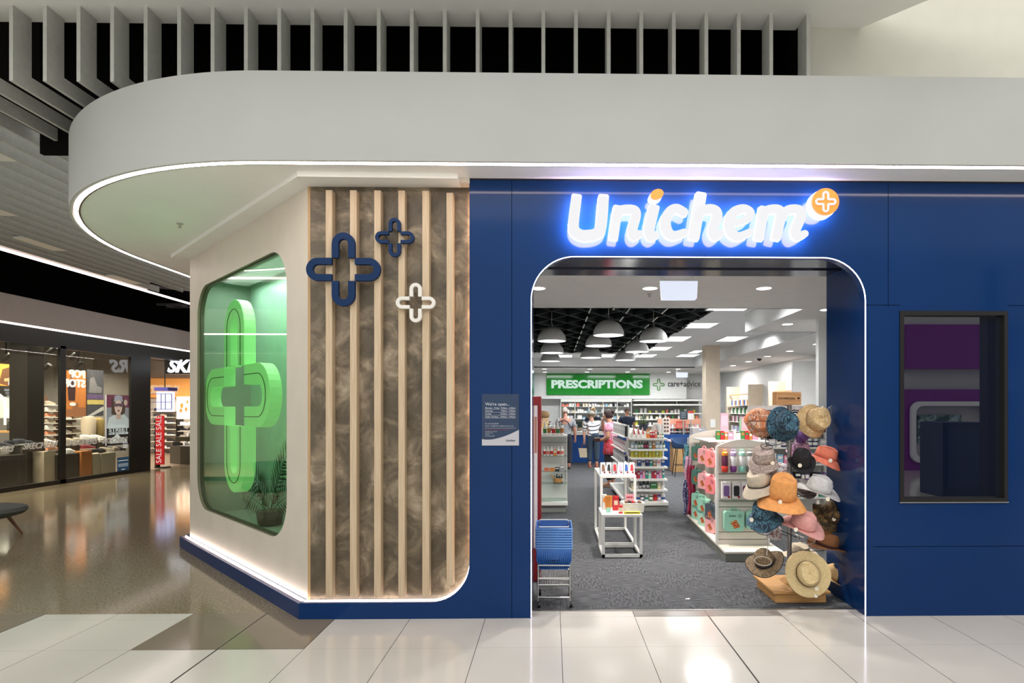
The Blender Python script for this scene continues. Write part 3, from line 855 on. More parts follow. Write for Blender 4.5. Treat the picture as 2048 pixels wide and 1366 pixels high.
# big green lit plus behind the angled window
t = thing('green_plus_sign', 'big glowing green tubular plus inside the angled window', 'illuminated sign', tuple(F45(2.19, 1.0, .3)))
M_GREEN = mat('glowing_green_tube', (168, 226, 156), .35, emit=(150, 240, 136), es=.62, var=.02)
M_GREEND = mat('glowing_green_side', (40, 160, 50), .35, emit=(70, 215, 70), es=.75, var=.02)
sc_c = 2.22; zc_c = 1.816
def FG(u, v, w): return F45(sc_c - u, zc_c + v, w)
def green_arms(size, armw, st, w0, w1, m, name):
    plus(name, m, FG, size, armw, st, w0, w1, t, bevel=.028)
green_arms(1.05, .65, .21, .12, .24, M_GREEN, 'arm')
b = MB()
for k in range(4):
    r = (.65 - .21) / 2; a = k * pi / 2; g = .325; size = 1.05
    path = [(g, r)] + [(size - .325, r)] + [(size - .325 + r * sin(pi * i / 14), r * cos(pi * i / 14)) for i in range(1, 14)] + [(size - .325, -r), (g, -r)]
    path = [FG(p[0] * cos(a) - p[1] * sin(a), p[0] * sin(a) + p[1] * cos(a), .117) for p in path]
    bb = MB().tube(path, .0045, 5).build('seam_line', mat('dark_green_seam', (24, 92, 30), .5, var=.05), t, world=True)
# window niche
nd = .62
b = MB()
b.prism([(.3, .38), (3.25, .38), (3.25, 3.24), (.3, 3.24)], F45, nd, nd + .03)
struct('wall_niche_back', b, mat('mint_frosted_panel', (186, 214, 202), .35, var=.03), 'pale mint back panel of the window niche')
b = MB()
b.prism([(.3, .38), (.33, .38), (.33, 3.24), (.3, 3.24)], F45, .07, nd); b.prism([(3.22, .38), (3.25, .38), (3.25, 3.24), (3.22, 3.24)], F45, .07, nd)
b.prism([(.3, .38), (3.25, .38), (3.25, .41), (.3, .41)], F45, .07, nd); b.prism([(.3, 3.21), (3.25, 3.21), (3.25, 3.24), (.3, 3.24)], F45, .07, nd)
struct('wall_niche_sides', b, mat('niche_grey', (150, 160, 148), .5, var=.03))
b = MB().prism([(1.30, .41), (1.31, .41), (1.31, 3.21), (1.30, 3.21)], F45, nd - .01, nd)
struct('trim_niche_joint', b, M_DARKTRIM)
tw = thing('window_1', 'rounded display window in the cream angled wall', 'window', tuple(F45(1.8, .5, 0))); del tw['category']; tw['kind'] = 'structure'
MB().prism(rrect(.44, 3.116, .519, 3.096, .36, 10), F45, .035, .045).build('glass', thin_glass('niche_glass', (225, 240, 228), 1.6), tw, world=True)
MB().prism(rrect(.446, 3.11, .525, 3.09, .36, 10), F45, .03, .07, [rrect(.458, 3.098, .537, 3.078, .35, 10)]).build('window_frame', mat('dark_olive_gasket', (58, 60, 40), .5, var=.05), tw, world=True)
l = area('niche_light', tuple(F45(1.8, 3.18, .35)), (2.4, .3), 34, (.94, 1, .97)); l.rotation_euler = (0, 0, radians(-45))

# palm fronds in the niche
def frond(b, base, tip, droop, n=13, wl=.2, spread_dir=None):
    base = Vector(base); tip = Vector(tip); mid = (base + tip) / 2 + Vector((0, 0, droop))
    pts = [base * (1 - t_) ** 2 + mid * 2 * t_ * (1 - t_) + tip * t_ * t_ for t_ in [i / n for i in range(n + 1)]]
    b.tube(pts, [.006 * (1 - i / (n + 2)) for i in range(n + 1)], 5)
    for i in range(2, n):
        p = pts[i]; tg = (pts[min(n, i + 1)] - pts[i - 1]).normalized(); sd = spread_dir or Vector((S2, -S2, 0))
        up = tg.cross(Vector((S2, S2, 0))).normalized()
        L = wl * sin(pi * (i / n) * .85 + .35)
        for s in (-1, 1):
            q = p + up * s * L + tg * L * .7
            m_ = (p + q) / 2; wv = tg * .018
            b.add([p - wv * .3, m_ - wv, q, m_ + wv], [(0, 1, 2, 3)])
M_PALM = mat('palm_leaf_green', (42, 66, 36), .5, var=.2)
tp = thing('potted_palm', 'dark green palm inside the angled display window', 'plant', tuple(F45(1.95, .41, .40)))
b = MB(); b.lathe([(.09, 0), (.12, .02), (.14, .16), (.13, .16)], c=F45(1.95, .41, .40), n=16); b.build('pot', mat('dark_pot', (50, 52, 44), .5, var=.05), tp, world=True)
base = F45(1.95, .52, .40)
for (s, z, dr) in ((2.75, .95, .2), (2.9, .62, .12), (1.35, 1.35, .2), (1.6, 1.15, .15), (2.35, .85, .15), (1.3, .8, .12)):
    bb = MB(); frond(bb, base, F45(s, z, .42), dr, wl=.19)
    bb.build('frond', M_PALM, tp, world=True, solid=.0015)

# ---- UNICHEM letters. outlines follow the photo's strokes (sheet pixels of the sign), rounded brush letters
SY = WY - .11
def SP(u, v): 
    p = PY(1110 + u * .28809, 360 + v * .28829, SY); return (p.x, p.z)
t = thing('shop_sign', 'lit white rounded Unichem lettering with orange plus badge on the blue wall', 'sign', tuple(PY(1400, 482, SY)))
M_LET = emat('sign_face_white', (250, 250, 252), .92)
M_LETS = emat('sign_side_white', (226, 233, 255), 2.2)
M_HALO = emat('sign_back_light', (244, 212, 255), 40.0)
sf = 1 / .28809 * FPX / SY
def letter(name, strokes, face=M_LET):
    """each brush stroke is a run of overlapping rounded pieces, so tight turns stay filled"""
    b = MB(); h = MB()
    def piece(poly, w):
        poly = [SP(p[0], p[1]) for p in poly]
        b.prism(poly, FXZ(SY), w, .03, mi=0, mi_side=1); h.prism(poly, FXZ(SY), .032, .036)
    for st_ in strokes:
        pts, wd = st_[:2]; flat = st_[2] if len(st_) > 2 else ''
        sp = smooth_path([Vector(p) for p in pts], 7) if len(pts) > 2 else [Vector(p) for p in pts]
        n = len(sp); ws = []
        for i in range(n):
            if isinstance(wd, (list, tuple)):
                q = i / (n - 1) * (len(wd) - 1); j = min(int(q), len(wd) - 2); ws.append(wd[j] + (wd[j + 1] - wd[j]) * (q - j))
            else: ws.append(wd)
        for i, p in enumerate(sp):
            r = ws[i] / 2
            if (i == 0 and 's' in flat) or (i == n - 1 and 'e' in flat):
                q = sp[1] if i == 0 else sp[n - 2]; tt = (q - p).normalized(); nn = Vector((-tt.y, tt.x))
                piece([(p + tt * a_[0] + nn * a_[1])[:] for a_ in rrect(-r * .92, r, -r, r, r * .42, 5)], -.0005)
            else: piece([(p.x + r * cos(2 * pi * k / 28), p.y + r * sin(2 * pi * k / 28)) for k in range(28)], -.0005)
            if i < n - 1:
                q = sp[i + 1]; tt = (q - p).normalized(); nn = Vector((-tt.y, tt.x))
                piece([p + nn * r, q + nn * ws[i + 1] / 2, q - nn * ws[i + 1] / 2, p - nn * r], 0)
    b.build(name, [face, M_LETS], t, world=True)
    h.build('back_light', M_HALO, t, world=True)
for (u_, v_) in ((134, 250), (425, 300), (668, 300), (780, 300), (1000, 250), (1240, 330), (1440, 300), (1700, 320), (1860, 165)):
    q = SP(u_, v_); MB().box(q[0] - .008, q[0] + .008, SY + .03, WY, q[1] - .008, q[1] + .008).build('standoff_pin', M_CHROME, t, world=True)
letter('letter_u', [([(148, 130), (128, 300), (138, 355), (180, 382), (230, 384), (285, 372), (318, 330), (336, 132)], [74, 76, 78, 78, 78, 78, 78, 76], 'se')])
letter('letter_n', [([(434, 205), (408, 385)], 68, 'se'), ([(425, 270), (450, 215), (505, 202), (553, 212), (562, 250), (538, 345), (548, 388), (585, 372)], [60, 64, 64, 68, 68, 70, 66, 50])])
letter('letter_i', [([(684, 205), (654, 350), (668, 390), (702, 378)], [78, 74, 66, 50], 's')])
letter('letter_c', [([(895, 222), (845, 198), (800, 218), (768, 280), (778, 350), (822, 386), (898, 364)], [62, 66, 70, 76, 74, 66, 54])])
letter('letter_h', [([(1012, 118), (968, 382)], 78, 'se'), ([(990, 270), (1012, 222), (1070, 200), (1118, 215), (1126, 260), (1098, 345), (1110, 388), (1150, 370)], [60, 66, 66, 70, 70, 70, 66, 50])])
letter('letter_e', [([(1235, 300), (1330, 272), (1358, 225), (1310, 198), (1240, 225), (1212, 300), (1222, 360), (1275, 392), (1356, 358)], [46, 52, 56, 60, 68, 74, 72, 62, 46])])
letter('letter_m', [([(1450, 212), (1420, 388)], 70, 'se'), ([(1440, 270), (1465, 215), (1525, 200), (1565, 215), (1568, 260), (1540, 388)], [58, 62, 62, 68, 70, 66], 'e'),
                    ([(1575, 262), (1605, 215), (1655, 200), (1704, 215), (1706, 262), (1672, 345), (1682, 390), (1736, 372)], [58, 62, 62, 70, 70, 70, 64, 50])])
# dot of the i: white drum with orange face
def disc(cx, cy, rx, ry, n=36, rot=0):
    return [SP(cx + rx * cos(2 * pi * i / n) * cos(rot) - ry * sin(2 * pi * i / n) * sin(rot), cy + rx * cos(2 * pi * i / n) * sin(rot) + ry * sin(2 * pi * i / n) * cos(rot)) for i in range(n)]
M_ORANGE = mat('orange_sign_face', (226, 122, 42), .4, emit=(236, 128, 44), es=.75, var=.02)
for nm, (cx, cy, rx, ry, rot) in (('letter_dot', (702, 112, 46, 34, -.35)), ('badge', (1862, 163, 92, 92, 0))):
    MB().prism(disc(cx - (9 if nm == 'letter_dot' else 14), cy + (12 if nm == 'letter_dot' else 12), rx * 1.03, ry * 1.06, rot=rot), FXZ(SY), -.022, .03).build(nm, M_LETS, t, world=True)
    MB().prism(disc(cx, cy, rx, ry, rot=rot), FXZ(SY), -.045, -.023).build(nm + '_face', M_ORANGE, t, world=True)
    MB().prism(disc(cx - 12, cy + 12, rx * .9, ry * .9, rot=rot), FXZ(SY), .032, .036).build('back_light', M_HALO, t, world=True)
cpl = SP(1860, 165); sc_ = (SP(1930, 165)[0] - cpl[0])
o = MB()
r = sc_ * .24; g = sc_ * .26
for k in range(4):
    path = [(g, r), (sc_ * .7, r)] + [(sc_ * .7 + r * sin(pi * i / 8), r * cos(pi * i / 8)) for i in range(1, 8)] + [(sc_ * .7, -r), (g, -r)]
    a = k * pi / 2
    o.prism(stroke2d([(cpl[0] + p[0] * cos(a) - p[1] * sin(a), cpl[1] + p[0] * sin(a) + p[1] * cos(a)) for p in path], sc_ * .2, cap=True), FXZ(SY), -.052, -.046)
o.build('badge_plus', M_LET, t, world=True)

# opening-hours poster
a = PY(964, 891, WY); c = PY(1038, 788, WY)
t = thing('opening_hours_notice', 'navy opening hours notice on the blue wall left of the entrance', 'notice', ((a.x + c.x) / 2, WY, a.z))
MB().box(a.x, c.x, WY - .004, WY - .0015, a.z, c.z).build('sheet', mat('notice_navy', (34, 54, 84), .3, var=.03), t, world=True)
H = c.z - a.z; W = c.x - a.x
cur = [(a.x, a.z + .125 * H)] + [(a.x + W * i / 12, a.z + H * (.115 + .19 * max(0, (i / 12 - .2)) ** 1.6 / .7)) for i in range(1, 13)]
MB().prism([(a.x, a.z), (c.x, a.z)] + list(reversed(cur)), FXZ(WY - .0055), 0, .001).build('wave_band', mat('notice_grey', (186, 184, 190), .4, var=.01), t, world=True)
WT = emat('notice_white_ink', (225, 228, 235), .55)
def nt(txt, fx, fz, s, m=WT, al='LEFT', **k):
    text(txt, s * H, m, face_cam(a.x + fx * W, WY - .0065, a.z + fz * H), t, extrude=.0003, align=al, **k)
nt("We're open...", .09, .775, .085, offset=.0006)
for i, (d1, d2) in enumerate((('Monday - Friday', '9:00am - 6:00pm'), ('Saturday', '9:00am - 5:00pm'), ('Sunday', '10:00am - 4:00pm'), ('Public Holidays', '10:00am - 4:00pm'))):
    nt(d1, .09, .715 - i * .057, .042, offset=.0003); nt(d2, .91, .715 - i * .057, .042, al='RIGHT', offset=.0003)
    MB().box(a.x + .08 * W, a.x + .91 * W, WY - .0065, WY - .006, a.z + (.70 - i * .057) * H, a.z + (.705 - i * .057) * H).build('rule', WT, t, world=True)
nt('Ph. 03 544 8047', .09, .41, .04); nt('Email. info@richmondpharmacy.co.nz', .09, .37, .036)
MB().box(a.x + .08 * W, a.x + .91 * W, WY - .0065, WY - .006, a.z + .335 * H, a.z + .34 * H).build('rule', WT, t, world=True)
nt('For urgent medical attention after hours', .09, .297, .03, emat('notice_red_ink', (190, 90, 90), .5))
for i, s_ in enumerate(('Life Pharmacy Prices', '186 Hardy St', 'Nelson', 'Ph. 03 548 3897')): nt(s_, .09, .264 - i * .03, .028)
nt('Unichem', .64, .08, .052, mat('notice_dark_ink', (20, 40, 70), .5), shear=.2, offset=.0004)

# ---- pharmacy signs on the back fascia
a = PY(1093, 790, 24.4); c = PY(1299, 748, 24.4)
t = thing('prescriptions_sign', 'long green PRESCRIPTIONS sign on the back fascia', 'sign', ((a.x + c.x) / 2, 24.36, a.z))
MB().box(a.x, c.x, 24.33, 24.39, a.z, c.z).build('panel', mat('green_acrylic', (18, 120, 34), .12, emit=(16, 120, 30), es=.22, var=.03), t, world=True, bevel=.01)
H = c.z - a.z; W = c.x - a.x
o = text('PRESCRIPTIONS', H * .50, emat('sign_mint_white', (214, 240, 228), .85), face_cam(a.x + W * .045, 24.325, a.z + H * .34), t, offset=.022, extrude=.004)
wd = max(v.co.x for v in o.data.vertices) - min(v.co.x for v in o.data.vertices); mx = min(v.co.x for v in o.data.vertices)
for v in o.data.vertices: v.co.x = mx + (v.co.x - mx) * (W * .885) / wd
t = thing('care_advice_sign', 'grey care+advice lettering with green hollow plus right of the green sign', 'sign', tuple(PY(1353, 780, 24.39)))
cc = PY(1317.5, 769.5, 24.38); s = 24.38 / FPX
plus('plus_arm', mat('care_green', (60, 140, 50), .5, var=.02), lambda u, v, w_: Vector((cc.x + u, 24.37 + w_, cc.z + v)), 12 * s, 6.2 * s, 1.6 * s, 0, .02, t, bevel=.002)
p0 = PY(1335, 773, 24.38); o = text('care+advice', 17 * s, mat('dark_lettering', (40, 42, 44), .5, var=.02), face_cam(p0.x, 24.38, p0.z), t, offset=.004)
wd = max(v.co.x for v in o.data.vertices) - min(v.co.x for v in o.data.vertices); mx = min(v.co.x for v in o.data.vertices)
for v in o.data.vertices: v.co.x = mx + (v.co.x - mx) * (66 * s) / wd
a = PY(1050, 790, 24.4); c = PY(1068, 747, 24.4)
t = thing('teal_sign', 'teal sign edge at the far left of the back fascia', 'sign', ((a.x + c.x) / 2, 24.36, a.z))
MB().box(a.x, c.x, 24.33, 24.39, a.z, c.z).build('panel', mat('teal_acrylic', (60, 140, 130), .2, emit=(60, 140, 130), es=.2, var=.03), t, world=True)
text('s', .5, emat('sign_mint_white', (214, 240, 228), .85), face_cam(c.x - .26, 24.325, a.z + .25), t)
# First Aid
t = thing('first_aid_lettering', 'small grey First Aid lettering on the right-hand shop wall', 'sign', (7.19, 17.5, 2.4))
for k, s_ in enumerate(('First', 'Aid')):
    text(s_, .2, mat('grey_lettering', (110, 112, 116), .5, var=.02), Matrix.Translation((7.19, 17.5 - (.05 if k else 0), 2.5 - k * .2)) @ Matrix.Rotation(-pi / 2, 4, 'Z') @ Matrix.Rotation(pi / 2, 4, 'X'), t, extrude=.004)

# ============================================================ SHOE SHOP ACROSS THE CORRIDOR
SX = -10.93
def YX(px): return PX(px, 800, SX).y
M_DK = mat('dark_bronze_frame', (26, 23, 19), .35, var=.05)
M_SHOEWALL = mat('shoe_shop_grey', (150, 146, 140), .6, var=.02)
b = MB().box(SX - .4, SX, 5, 26, 3.43, 3.99)
struct('wall_shoe_shop_fascia', b, mat('mauve_white_fascia', (176, 168, 164), .6, var=.01), 'pale fascia over the shoe shop front')
b = MB().box(SX - .35, SX - .02, 5, 26, 3.08, 3.39)
struct('wall_shoe_shop_head', b, M_DK)
t = thing('storefront_light', 'white LED line under the pale fascia of the shoe shop', 'light strip', (SX, 12, 3.4))
MB().box(SX - .06, SX - .01, 5, 26, 3.39, 3.425).build('light_line', emat('storefront_led', (255, 236, 228), 5), t, world=True)
y_m = (YX(121), YX(132)); y_e = YX(262); y_p = YX(301)
b = MB().box(SX - .055, SX, YX(265), y_p, 0, 3.08)
struct('wall_shoe_shop_pier', b, M_DK, 'dark pier beside the shoe shop entrance')
b = MB()
b.box(SX - .055, SX, y_m[0], y_m[1], 0, 3.08); b.box(SX - .055, SX, y_e, YX(265), 0, 3.08)
b.box(SX - .08, SX, 5, y_e, 0, .09); b.box(SX - .08, SX, 5, y_e, 3.02, 3.08)
struct('trim_shoe_shop_frame', b, M_DK)
w2 = MB(); ys = [5, 9, YX(40), y_m[0]]; ys2 = [y_m[1], YX(199), y_e]
gl = thin_glass('shopfront_glass', (236, 240, 236), 1.75)
k = 2
for (a_, b_) in ((5, 9), (9.01, YX(40)), (YX(40) + .015, y_m[0]), (y_m[1], YX(199)), (YX(199) + .015, y_e)):
    struct('window_%d' % k, MB().box(SX - .05, SX - .04, a_, b_, .09, 3.02), gl, 'full height shop window pane of the shoe shop'); k += 1
# inside shell
struct('floor_shoe_shop', MB().box(-18, SX - .01, 5, 26, -.01, .004), mat('shoe_shop_floor', (120, 104, 86), .3, var=.08, vscale=3))
struct('wall_shoe_shop_back', MB().box(-15.6, -15.5, 5, 23, 0, 3.9), M_SHOEWALL)
struct('wall_shoe_shop_end', MB().box(-18, SX + 6, 22.9, 23, 0, 3.9), mat('shoe_shop_end_wall', (214, 208, 200), .6, var=.02))
struct('ceiling_shoe_shop', MB().box(-18, SX - .4, 5, 23, 3.85, 3.9), M_VOID)
b = MB()
for i in range(6): b.box(-15.4, SX - .4, 7.2 + i * 2.6, 7.9 + i * 2.6, 3.6, 3.66)
for i in range(3): b.tube([(-14.6 + i * 1.2, 5.5, 3.5), (-14.6 + i * 1.2, 22.5, 3.5)], .05, 8)
struct('ceiling_shoe_shop_baffles', b, mat('grey_ceiling_baffle', (104, 100, 94), .6, var=.03))
tl0 = None
for i, (px, py) in enumerate(((12, 715), (92, 735), (36, 718), (104, 700), (146, 712), (157, 729))):
    p = PX(px, py, -12.2); 
    if tl0 is None:
        t = tl0 = thing('track_spotlight', '', 'spotlight', p, group='black track spotlights')
        m_ = Matrix.Rotation(.9, 4, 'Y')
        MB().lathe([(.055, -.1), (.06, .1), (.05, .12), (0, .12)], n=14, mtx=m_).build('can', M_BLACK, t)
        MB().lathe([(.045, -.101), (.045, -.1)], n=14, mtx=m_).build('lamp', emat('spot_lamp', (255, 226, 190), 8), t)
        MB().box(-.012, .012, -.012, .012, .05, .4).build('stem', M_BLACK, t)
    else: t = dup(tl0, p)
    t['label'] = 'black track spotlight inside the shoe shop window, %s from the left' % ordn([0, 2, 1, 3, 4, 5][i])
# black column inside the window
c0 = PX(55, 800, -11.7); c1 = PX(88, 800, -11.7)
t = thing('column', 'black square column inside the shoe shop window', 'column', (-11.9, (c0.y + c1.y) / 2, 0))
MB().box(-.2, .2, -(c1.y - c0.y) / 2 - .0, (c1.y - c0.y) / 2, 0, 3.85).build('shaft', M_DK, t)

def onwall(px, py, X): return PX(px, py, X)
def flat_poster(name, label, px0, px1, py0, py1, X, col, cat='poster', es=.22, kids=(), th=.03):
    """poster facing the corridor (+X). kids: (name, polygon in 0..1 coordinates, colour)"""
    ym = PX((px0 + px1) / 2, 800, X).y
    y0 = PX(px0, 800, X).y; y1 = PX(px1, 800, X).y
    z0 = PX((px0 + px1) / 2, py1, X).z; z1 = PX((px0 + px1) / 2, py0, X).z
    t = thing(name, label, cat, (X, (y0 + y1) / 2, z0))
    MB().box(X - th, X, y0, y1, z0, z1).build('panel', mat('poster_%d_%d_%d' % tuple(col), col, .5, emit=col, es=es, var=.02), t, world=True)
    for i, (nm, poly, c_) in enumerate(kids):
        f = lambda u, v, w: Vector((X + .001 + .0012 * (i + 1) + w, y0 + u * (y1 - y0), z0 + v * (z1 - z0)))
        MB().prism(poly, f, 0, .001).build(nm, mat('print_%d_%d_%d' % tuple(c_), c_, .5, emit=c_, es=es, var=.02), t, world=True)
    return t, y0, y1, z0, z1
def E(cx, cy, rx, ry, n=18): return [(cx + rx * cos(2 * pi * i / n), cy + ry * sin(2 * pi * i / n)) for i in range(n)]
def txt_x(s, size, X, y, z, m, parent, width=None, **k):
    o = text(s, size, m, Matrix.Translation((X, y, z)) @ Matrix.Rotation(pi / 2, 4, 'Z') @ Matrix.Rotation(pi / 2, 4, 'X'), parent, **k)
    if width:
        a = min(v.co.y for v in o.data.vertices); b_ = max(v.co.y for v in o.data.vertices)
        for v in o.data.vertices: v.co.y = a + (v.co.y - a) * width / (b_ - a)
    return o
INK = emat('white_print', (240, 240, 240), .8)
flat_poster('fashion_poster', 'orange poster of a man in a grey shirt, upper left shop window', -12, 52, 729, 772, -12.9, (206, 136, 56), kids=[
    ('dark_shadow', [(.15, .1), (.45, .0), (.85, .1), (.8, .7), (.5, .9), (.25, .75)], (92, 60, 36)), ('shirt', [(.42, .05), (.92, .05), (.98, .5), (.75, .78), (.55, .7), (.45, .4)], (150, 150, 158)),
    ('face', E(.6, .76, .09, .16), (196, 146, 110)), ('hair', [(.48, .85), (.53, .98), (.68, .98), (.72, .84), (.6, .9)], (50, 36, 26)), ('forearm', [(.3, .2), (.7, .28), (.7, .4), (.3, .34)], (190, 138, 100))])
t, y0, y1, z0, z1 = flat_poster('caption_panel', 'black caption panel with white lettering between two posters at far left', -12, 52, 774, 792, -12.9, (24, 22, 20), cat='sign', es=.1)
for i, s_ in enumerate(('SAFETY WITH', 'COMFORT', 'COMFORT')): txt_x(s_, .075, -12.893, y0 + .25 + .03 * i, z1 - .1 - i * .075, INK, t, offset=.002)
flat_poster('fashion_poster', 'pale poster of a smiling person in white, lower left of shoe shop window', -12, 53, 794, 836, -12.9, (186, 192, 186), kids=[
    ('white_top', [(.3, 0), (.85, 0), (.75, .45), (.62, .6), (.5, .6), (.36, .4)], (226, 226, 220)), ('face', E(.58, .68, .08, .18), (120, 82, 60)), ('hair', [(.5, .78), (.53, .9), (.63, .9), (.66, .78), (.58, .84)], (40, 30, 26))])
flat_poster('fashion_poster', 'tall orange poster of a person in dark clothes on steps', 133, 172, 742, 833, -13.2, (184, 112, 52), kids=[
    ('steps', [(0, 0), (1, 0), (1, .2), (.6, .2), (.6, .3), (.3, .3), (.3, .16), (0, .16)], (140, 92, 60)), ('clothes', [(.1, .35), (.42, .35), (.45, .6), (.4, .8), (.15, .8), (.06, .6)], (56, 30, 30)), ('face', E(.27, .87, .08, .05), (120, 80, 56)), ('trainers', E(.3, .27, .16, .04), (230, 226, 220))])
flat_poster('fashion_poster', 'dark poster with purple and yellow bands beside the tall orange poster', 174, 207, 740, 832, -13.2, (66, 66, 72), kids=[
    ('sneaker', [(.1, .5), (.9, .5), (.9, .62), (.6, .66), (.4, .85), (.15, .8)], (110, 108, 110)), ('purple_band', [(0, .36), (1, .36), (1, .47), (0, .47)], (92, 74, 106)), ('yellow_band', [(0, .25), (1, .25), (1, .35), (0, .35)], (186, 168, 96)), ('diagonal', [(0, 0), (.9, .2), (1, .2), (1, .13), (.3, 0)], (180, 178, 176))])
t, y0, y1, z0, z1 = flat_poster('light_box_poster', 'lit STREET poster of a woman in clear glasses, shoe shop window', 213, 258, 790, 890, -11.35, (150, 150, 158), kids=[
    ('dark_base', [(0, 0), (1, 0), (1, .36), (0, .36)], (24, 24, 28)), ('pink_glow', [(0, .75), (1, .75), (1, 1), (0, 1)], (122, 62, 86)), ('blouse', [(0, .34), (1, .34), (1, .5), (.75, .62), (.55, .6), (.4, .62), (.1, .55)], (206, 210, 214)),
    ('hair', [(.2, .62), (.22, .92), (.4, .985), (.66, .98), (.82, .88), (.8, .64), (.68, .6), (.32, .6)], (84, 64, 56)), ('neck', [(.4, .52), (.62, .52), (.6, .68), (.42, .68)], (206, 172, 158)), ('face', E(.5, .76, .17, .15), (226, 196, 184)),
    ('beanie', [(.3, .86), (.34, .98), (.5, 1.0), (.66, .98), (.71, .86), (.5, .9)], (176, 172, 188)), ('glasses', [(.28, .83), (.72, .83), (.71, .77), (.55, .76), (.5, .79), (.45, .76), (.3, .77)], (108, 84, 96)), ('lips', E(.5, .685, .055, .014), (140, 52, 60)), ('hand', E(.82, .85, .08, .06), (220, 188, 176)),
    ('white_shoe', [(.12, .04), (.88, .04), (.9, .1), (.62, .14), (.45, .23), (.3, .17), (.14, .14)], (226, 226, 228))], es=.75)
for s_, fz, sz, wd in (('SKECHERS', .355, .085, .62), ('STREET', .27, .15, .86), ('LOS ANGELES', .215, .06, .86)):
    txt_x(s_, sz, -11.33, y0 + (y1 - y0) * (1 - wd) / 2, z0 + (z1 - z0) * fz, INK, t, width=wd * (y1 - y0), offset=.004)
MB().box(-11.332, -11.33, y0 + .08, y1 - .08, z0 + (z1 - z0) * .25, z0 + (z1 - z0) * .258).build('rule', INK, t, world=True)
# decals on the glass
for i, (p0, p1, py, s_) in enumerate(((-34, 31, 908, 'SKECHERS'), (48, 118, 899, 'SKECHERS'), (134, 198, 892, 'SKECHERS'), (207, 258, 887, 'SKECHERS'))):
    a = PX(p0, py, SX); c = PX(p1, py, SX)
    t = thing('glass_decal', 'silver slanted Skechers lettering on the shop glass, %s from the left' % ordn(i), 'decal', a, group='silver glass lettering')
    txt_x(s_, .175, SX - .03, a.y, a.z, mat('silver_decal', (176, 172, 164), .4, emit=(150, 146, 140), es=.35, var=.02), t, width=c.y - a.y, shear=.35, offset=.006)
p0 = PX(237, 945, SX); p1 = PX(260, 915, SX)
t = thing('hours_notice', 'small blue notice low on the shoe shop glass beside the pier', 'notice', p0)
MB().box(SX - .035, SX - .03, p0.y, p1.y, p0.z, p1.z + .03).build('sheet', mat('teal_navy_notice', (40, 72, 98), .4, emit=(40, 72, 98), es=.3, var=.02), t, world=True)
for k_, z_ in enumerate((.28, .2, .17, .14)): MB().box(SX - .029, SX - .028, p0.y + .03, p1.y - .03, p0.z + z_, p0.z + z_ + (.012 if k_ == 0 else .006)).build('text_rule', INK, t, world=True)
for k_ in range(3): MB().prism(E(0, 0, .012, .012, 8), lambda u, v, w, k_=k_: Vector((SX - .028 + w, (p0.y + p1.y) / 2 - .04 + .04 * k_ + u, p0.z + .06 + v)), -.001, 0).build('dot', INK, t, world=True)
p0 = PX(249, 896, SX); p1 = PX(257, 884, SX)
t = thing('access_sticker', 'small square wheelchair access sticker on the shoe shop glass', 'sticker', p0)
y0, y1, z0, z1 = p0.y, p1.y, p0.z, p1.z
MB().prism([(y0, z0), (y1, z0), (y1, z1), (y0, z1)], lambda u, v, w: Vector((SX - .03 + w, u, v)), 0, .001, [[(y0 + .01, z0 + .01), (y1 - .01, z0 + .01), (y1 - .01, z1 - .01), (y0 + .01, z1 - .01)]]).build('border', INK, t, world=True)
ym = (y0 + y1) / 2; zm = (z0 + z1) / 2
b = MB(); b.tube([(SX - .028, ym - .005 + .03 * cos(a_), zm - .02 + .03 * sin(a_)) for a_ in [.4 - 4.6 * i / 12 for i in range(13)]], .004, 5)
b.tube([(SX - .028, ym - .008, zm + .035), (SX - .028, ym - .005, zm), (SX - .028, ym + .025, zm), (SX - .028, ym + .035, zm - .035)], .005, 5); b.ell((SX - .028, ym - .008, zm + .046), .004, .008, .008, 8)
b.build('wheelchair_symbol', INK, t, world=True)

# shoes
def make_shoe(name, label, up, sole, loc, rotz, accent=None, group=None, s=1.0):
    t = thing(name, label, 'shoe', loc, rotz, group)
    out = []
    N = 16
    for i in range(N):
        a = 2 * pi * i / N; x = .14 * cos(a); y = .044 * sin(a) * (1.0 + .18 * cos(a)) * (1 - .18 * math.exp(-((x + .02) / .05) ** 2)); out.append((x * s, y * s))
    MB().prism(out, T, 0, .026 * s, smooth=True).build('sole', colmat(sole, .6), t)
    secs = [(-.135, .02, .05, .075), (-.115, .036, .062, .085), (-.06, .036, .06, .085), (-.01, .037, .05, .08), (.04, .042, .03, .058), (.09, .042, .02, .04), (.125, .028, .016, .028), (.138, .008, .01, .01)]
    vs = []; n = 10
    for (x, wy, zz, top) in secs:
        for j in range(n):
            a = pi * j / (n - 1); vs.append((x * s, wy * cos(a) * s, (.024 + (top) * sin(a) ** .6) * s))
    fs = [(i * n + j, i * n + j + 1, (i + 1) * n + j + 1, (i + 1) * n + j) for i in range(len(secs) - 1) for j in range(n - 1)] + [tuple(range(n))]
    MB().add(vs, fs, 0, True).build('upper', colmat(up, .7), t)
    if accent:
        b = MB()
        for k in range(4): b.bar((.0 + k * .018, -.025, .092 - k * .01), (.0 + k * .018, .025, .092 - k * .01), .006)
        b.build('laces', colmat(accent, .8), t)
    return t
shoes = []
def shoe_kind(i):
    return [((226, 222, 216), (240, 240, 236), (200, 200, 200), 'white'), ((44, 46, 56), (222, 222, 218), (230, 230, 230), 'navy'), ((214, 140, 104), (236, 230, 224), (255, 255, 255), 'coral'), ((170, 156, 138), (226, 218, 206), (240, 240, 240), 'tan'), ((30, 28, 28), (30, 28, 28), (90, 90, 90), 'black'), ((128, 40, 52), (230, 226, 220), (255, 255, 255), 'dark red')][i]
protos = {}
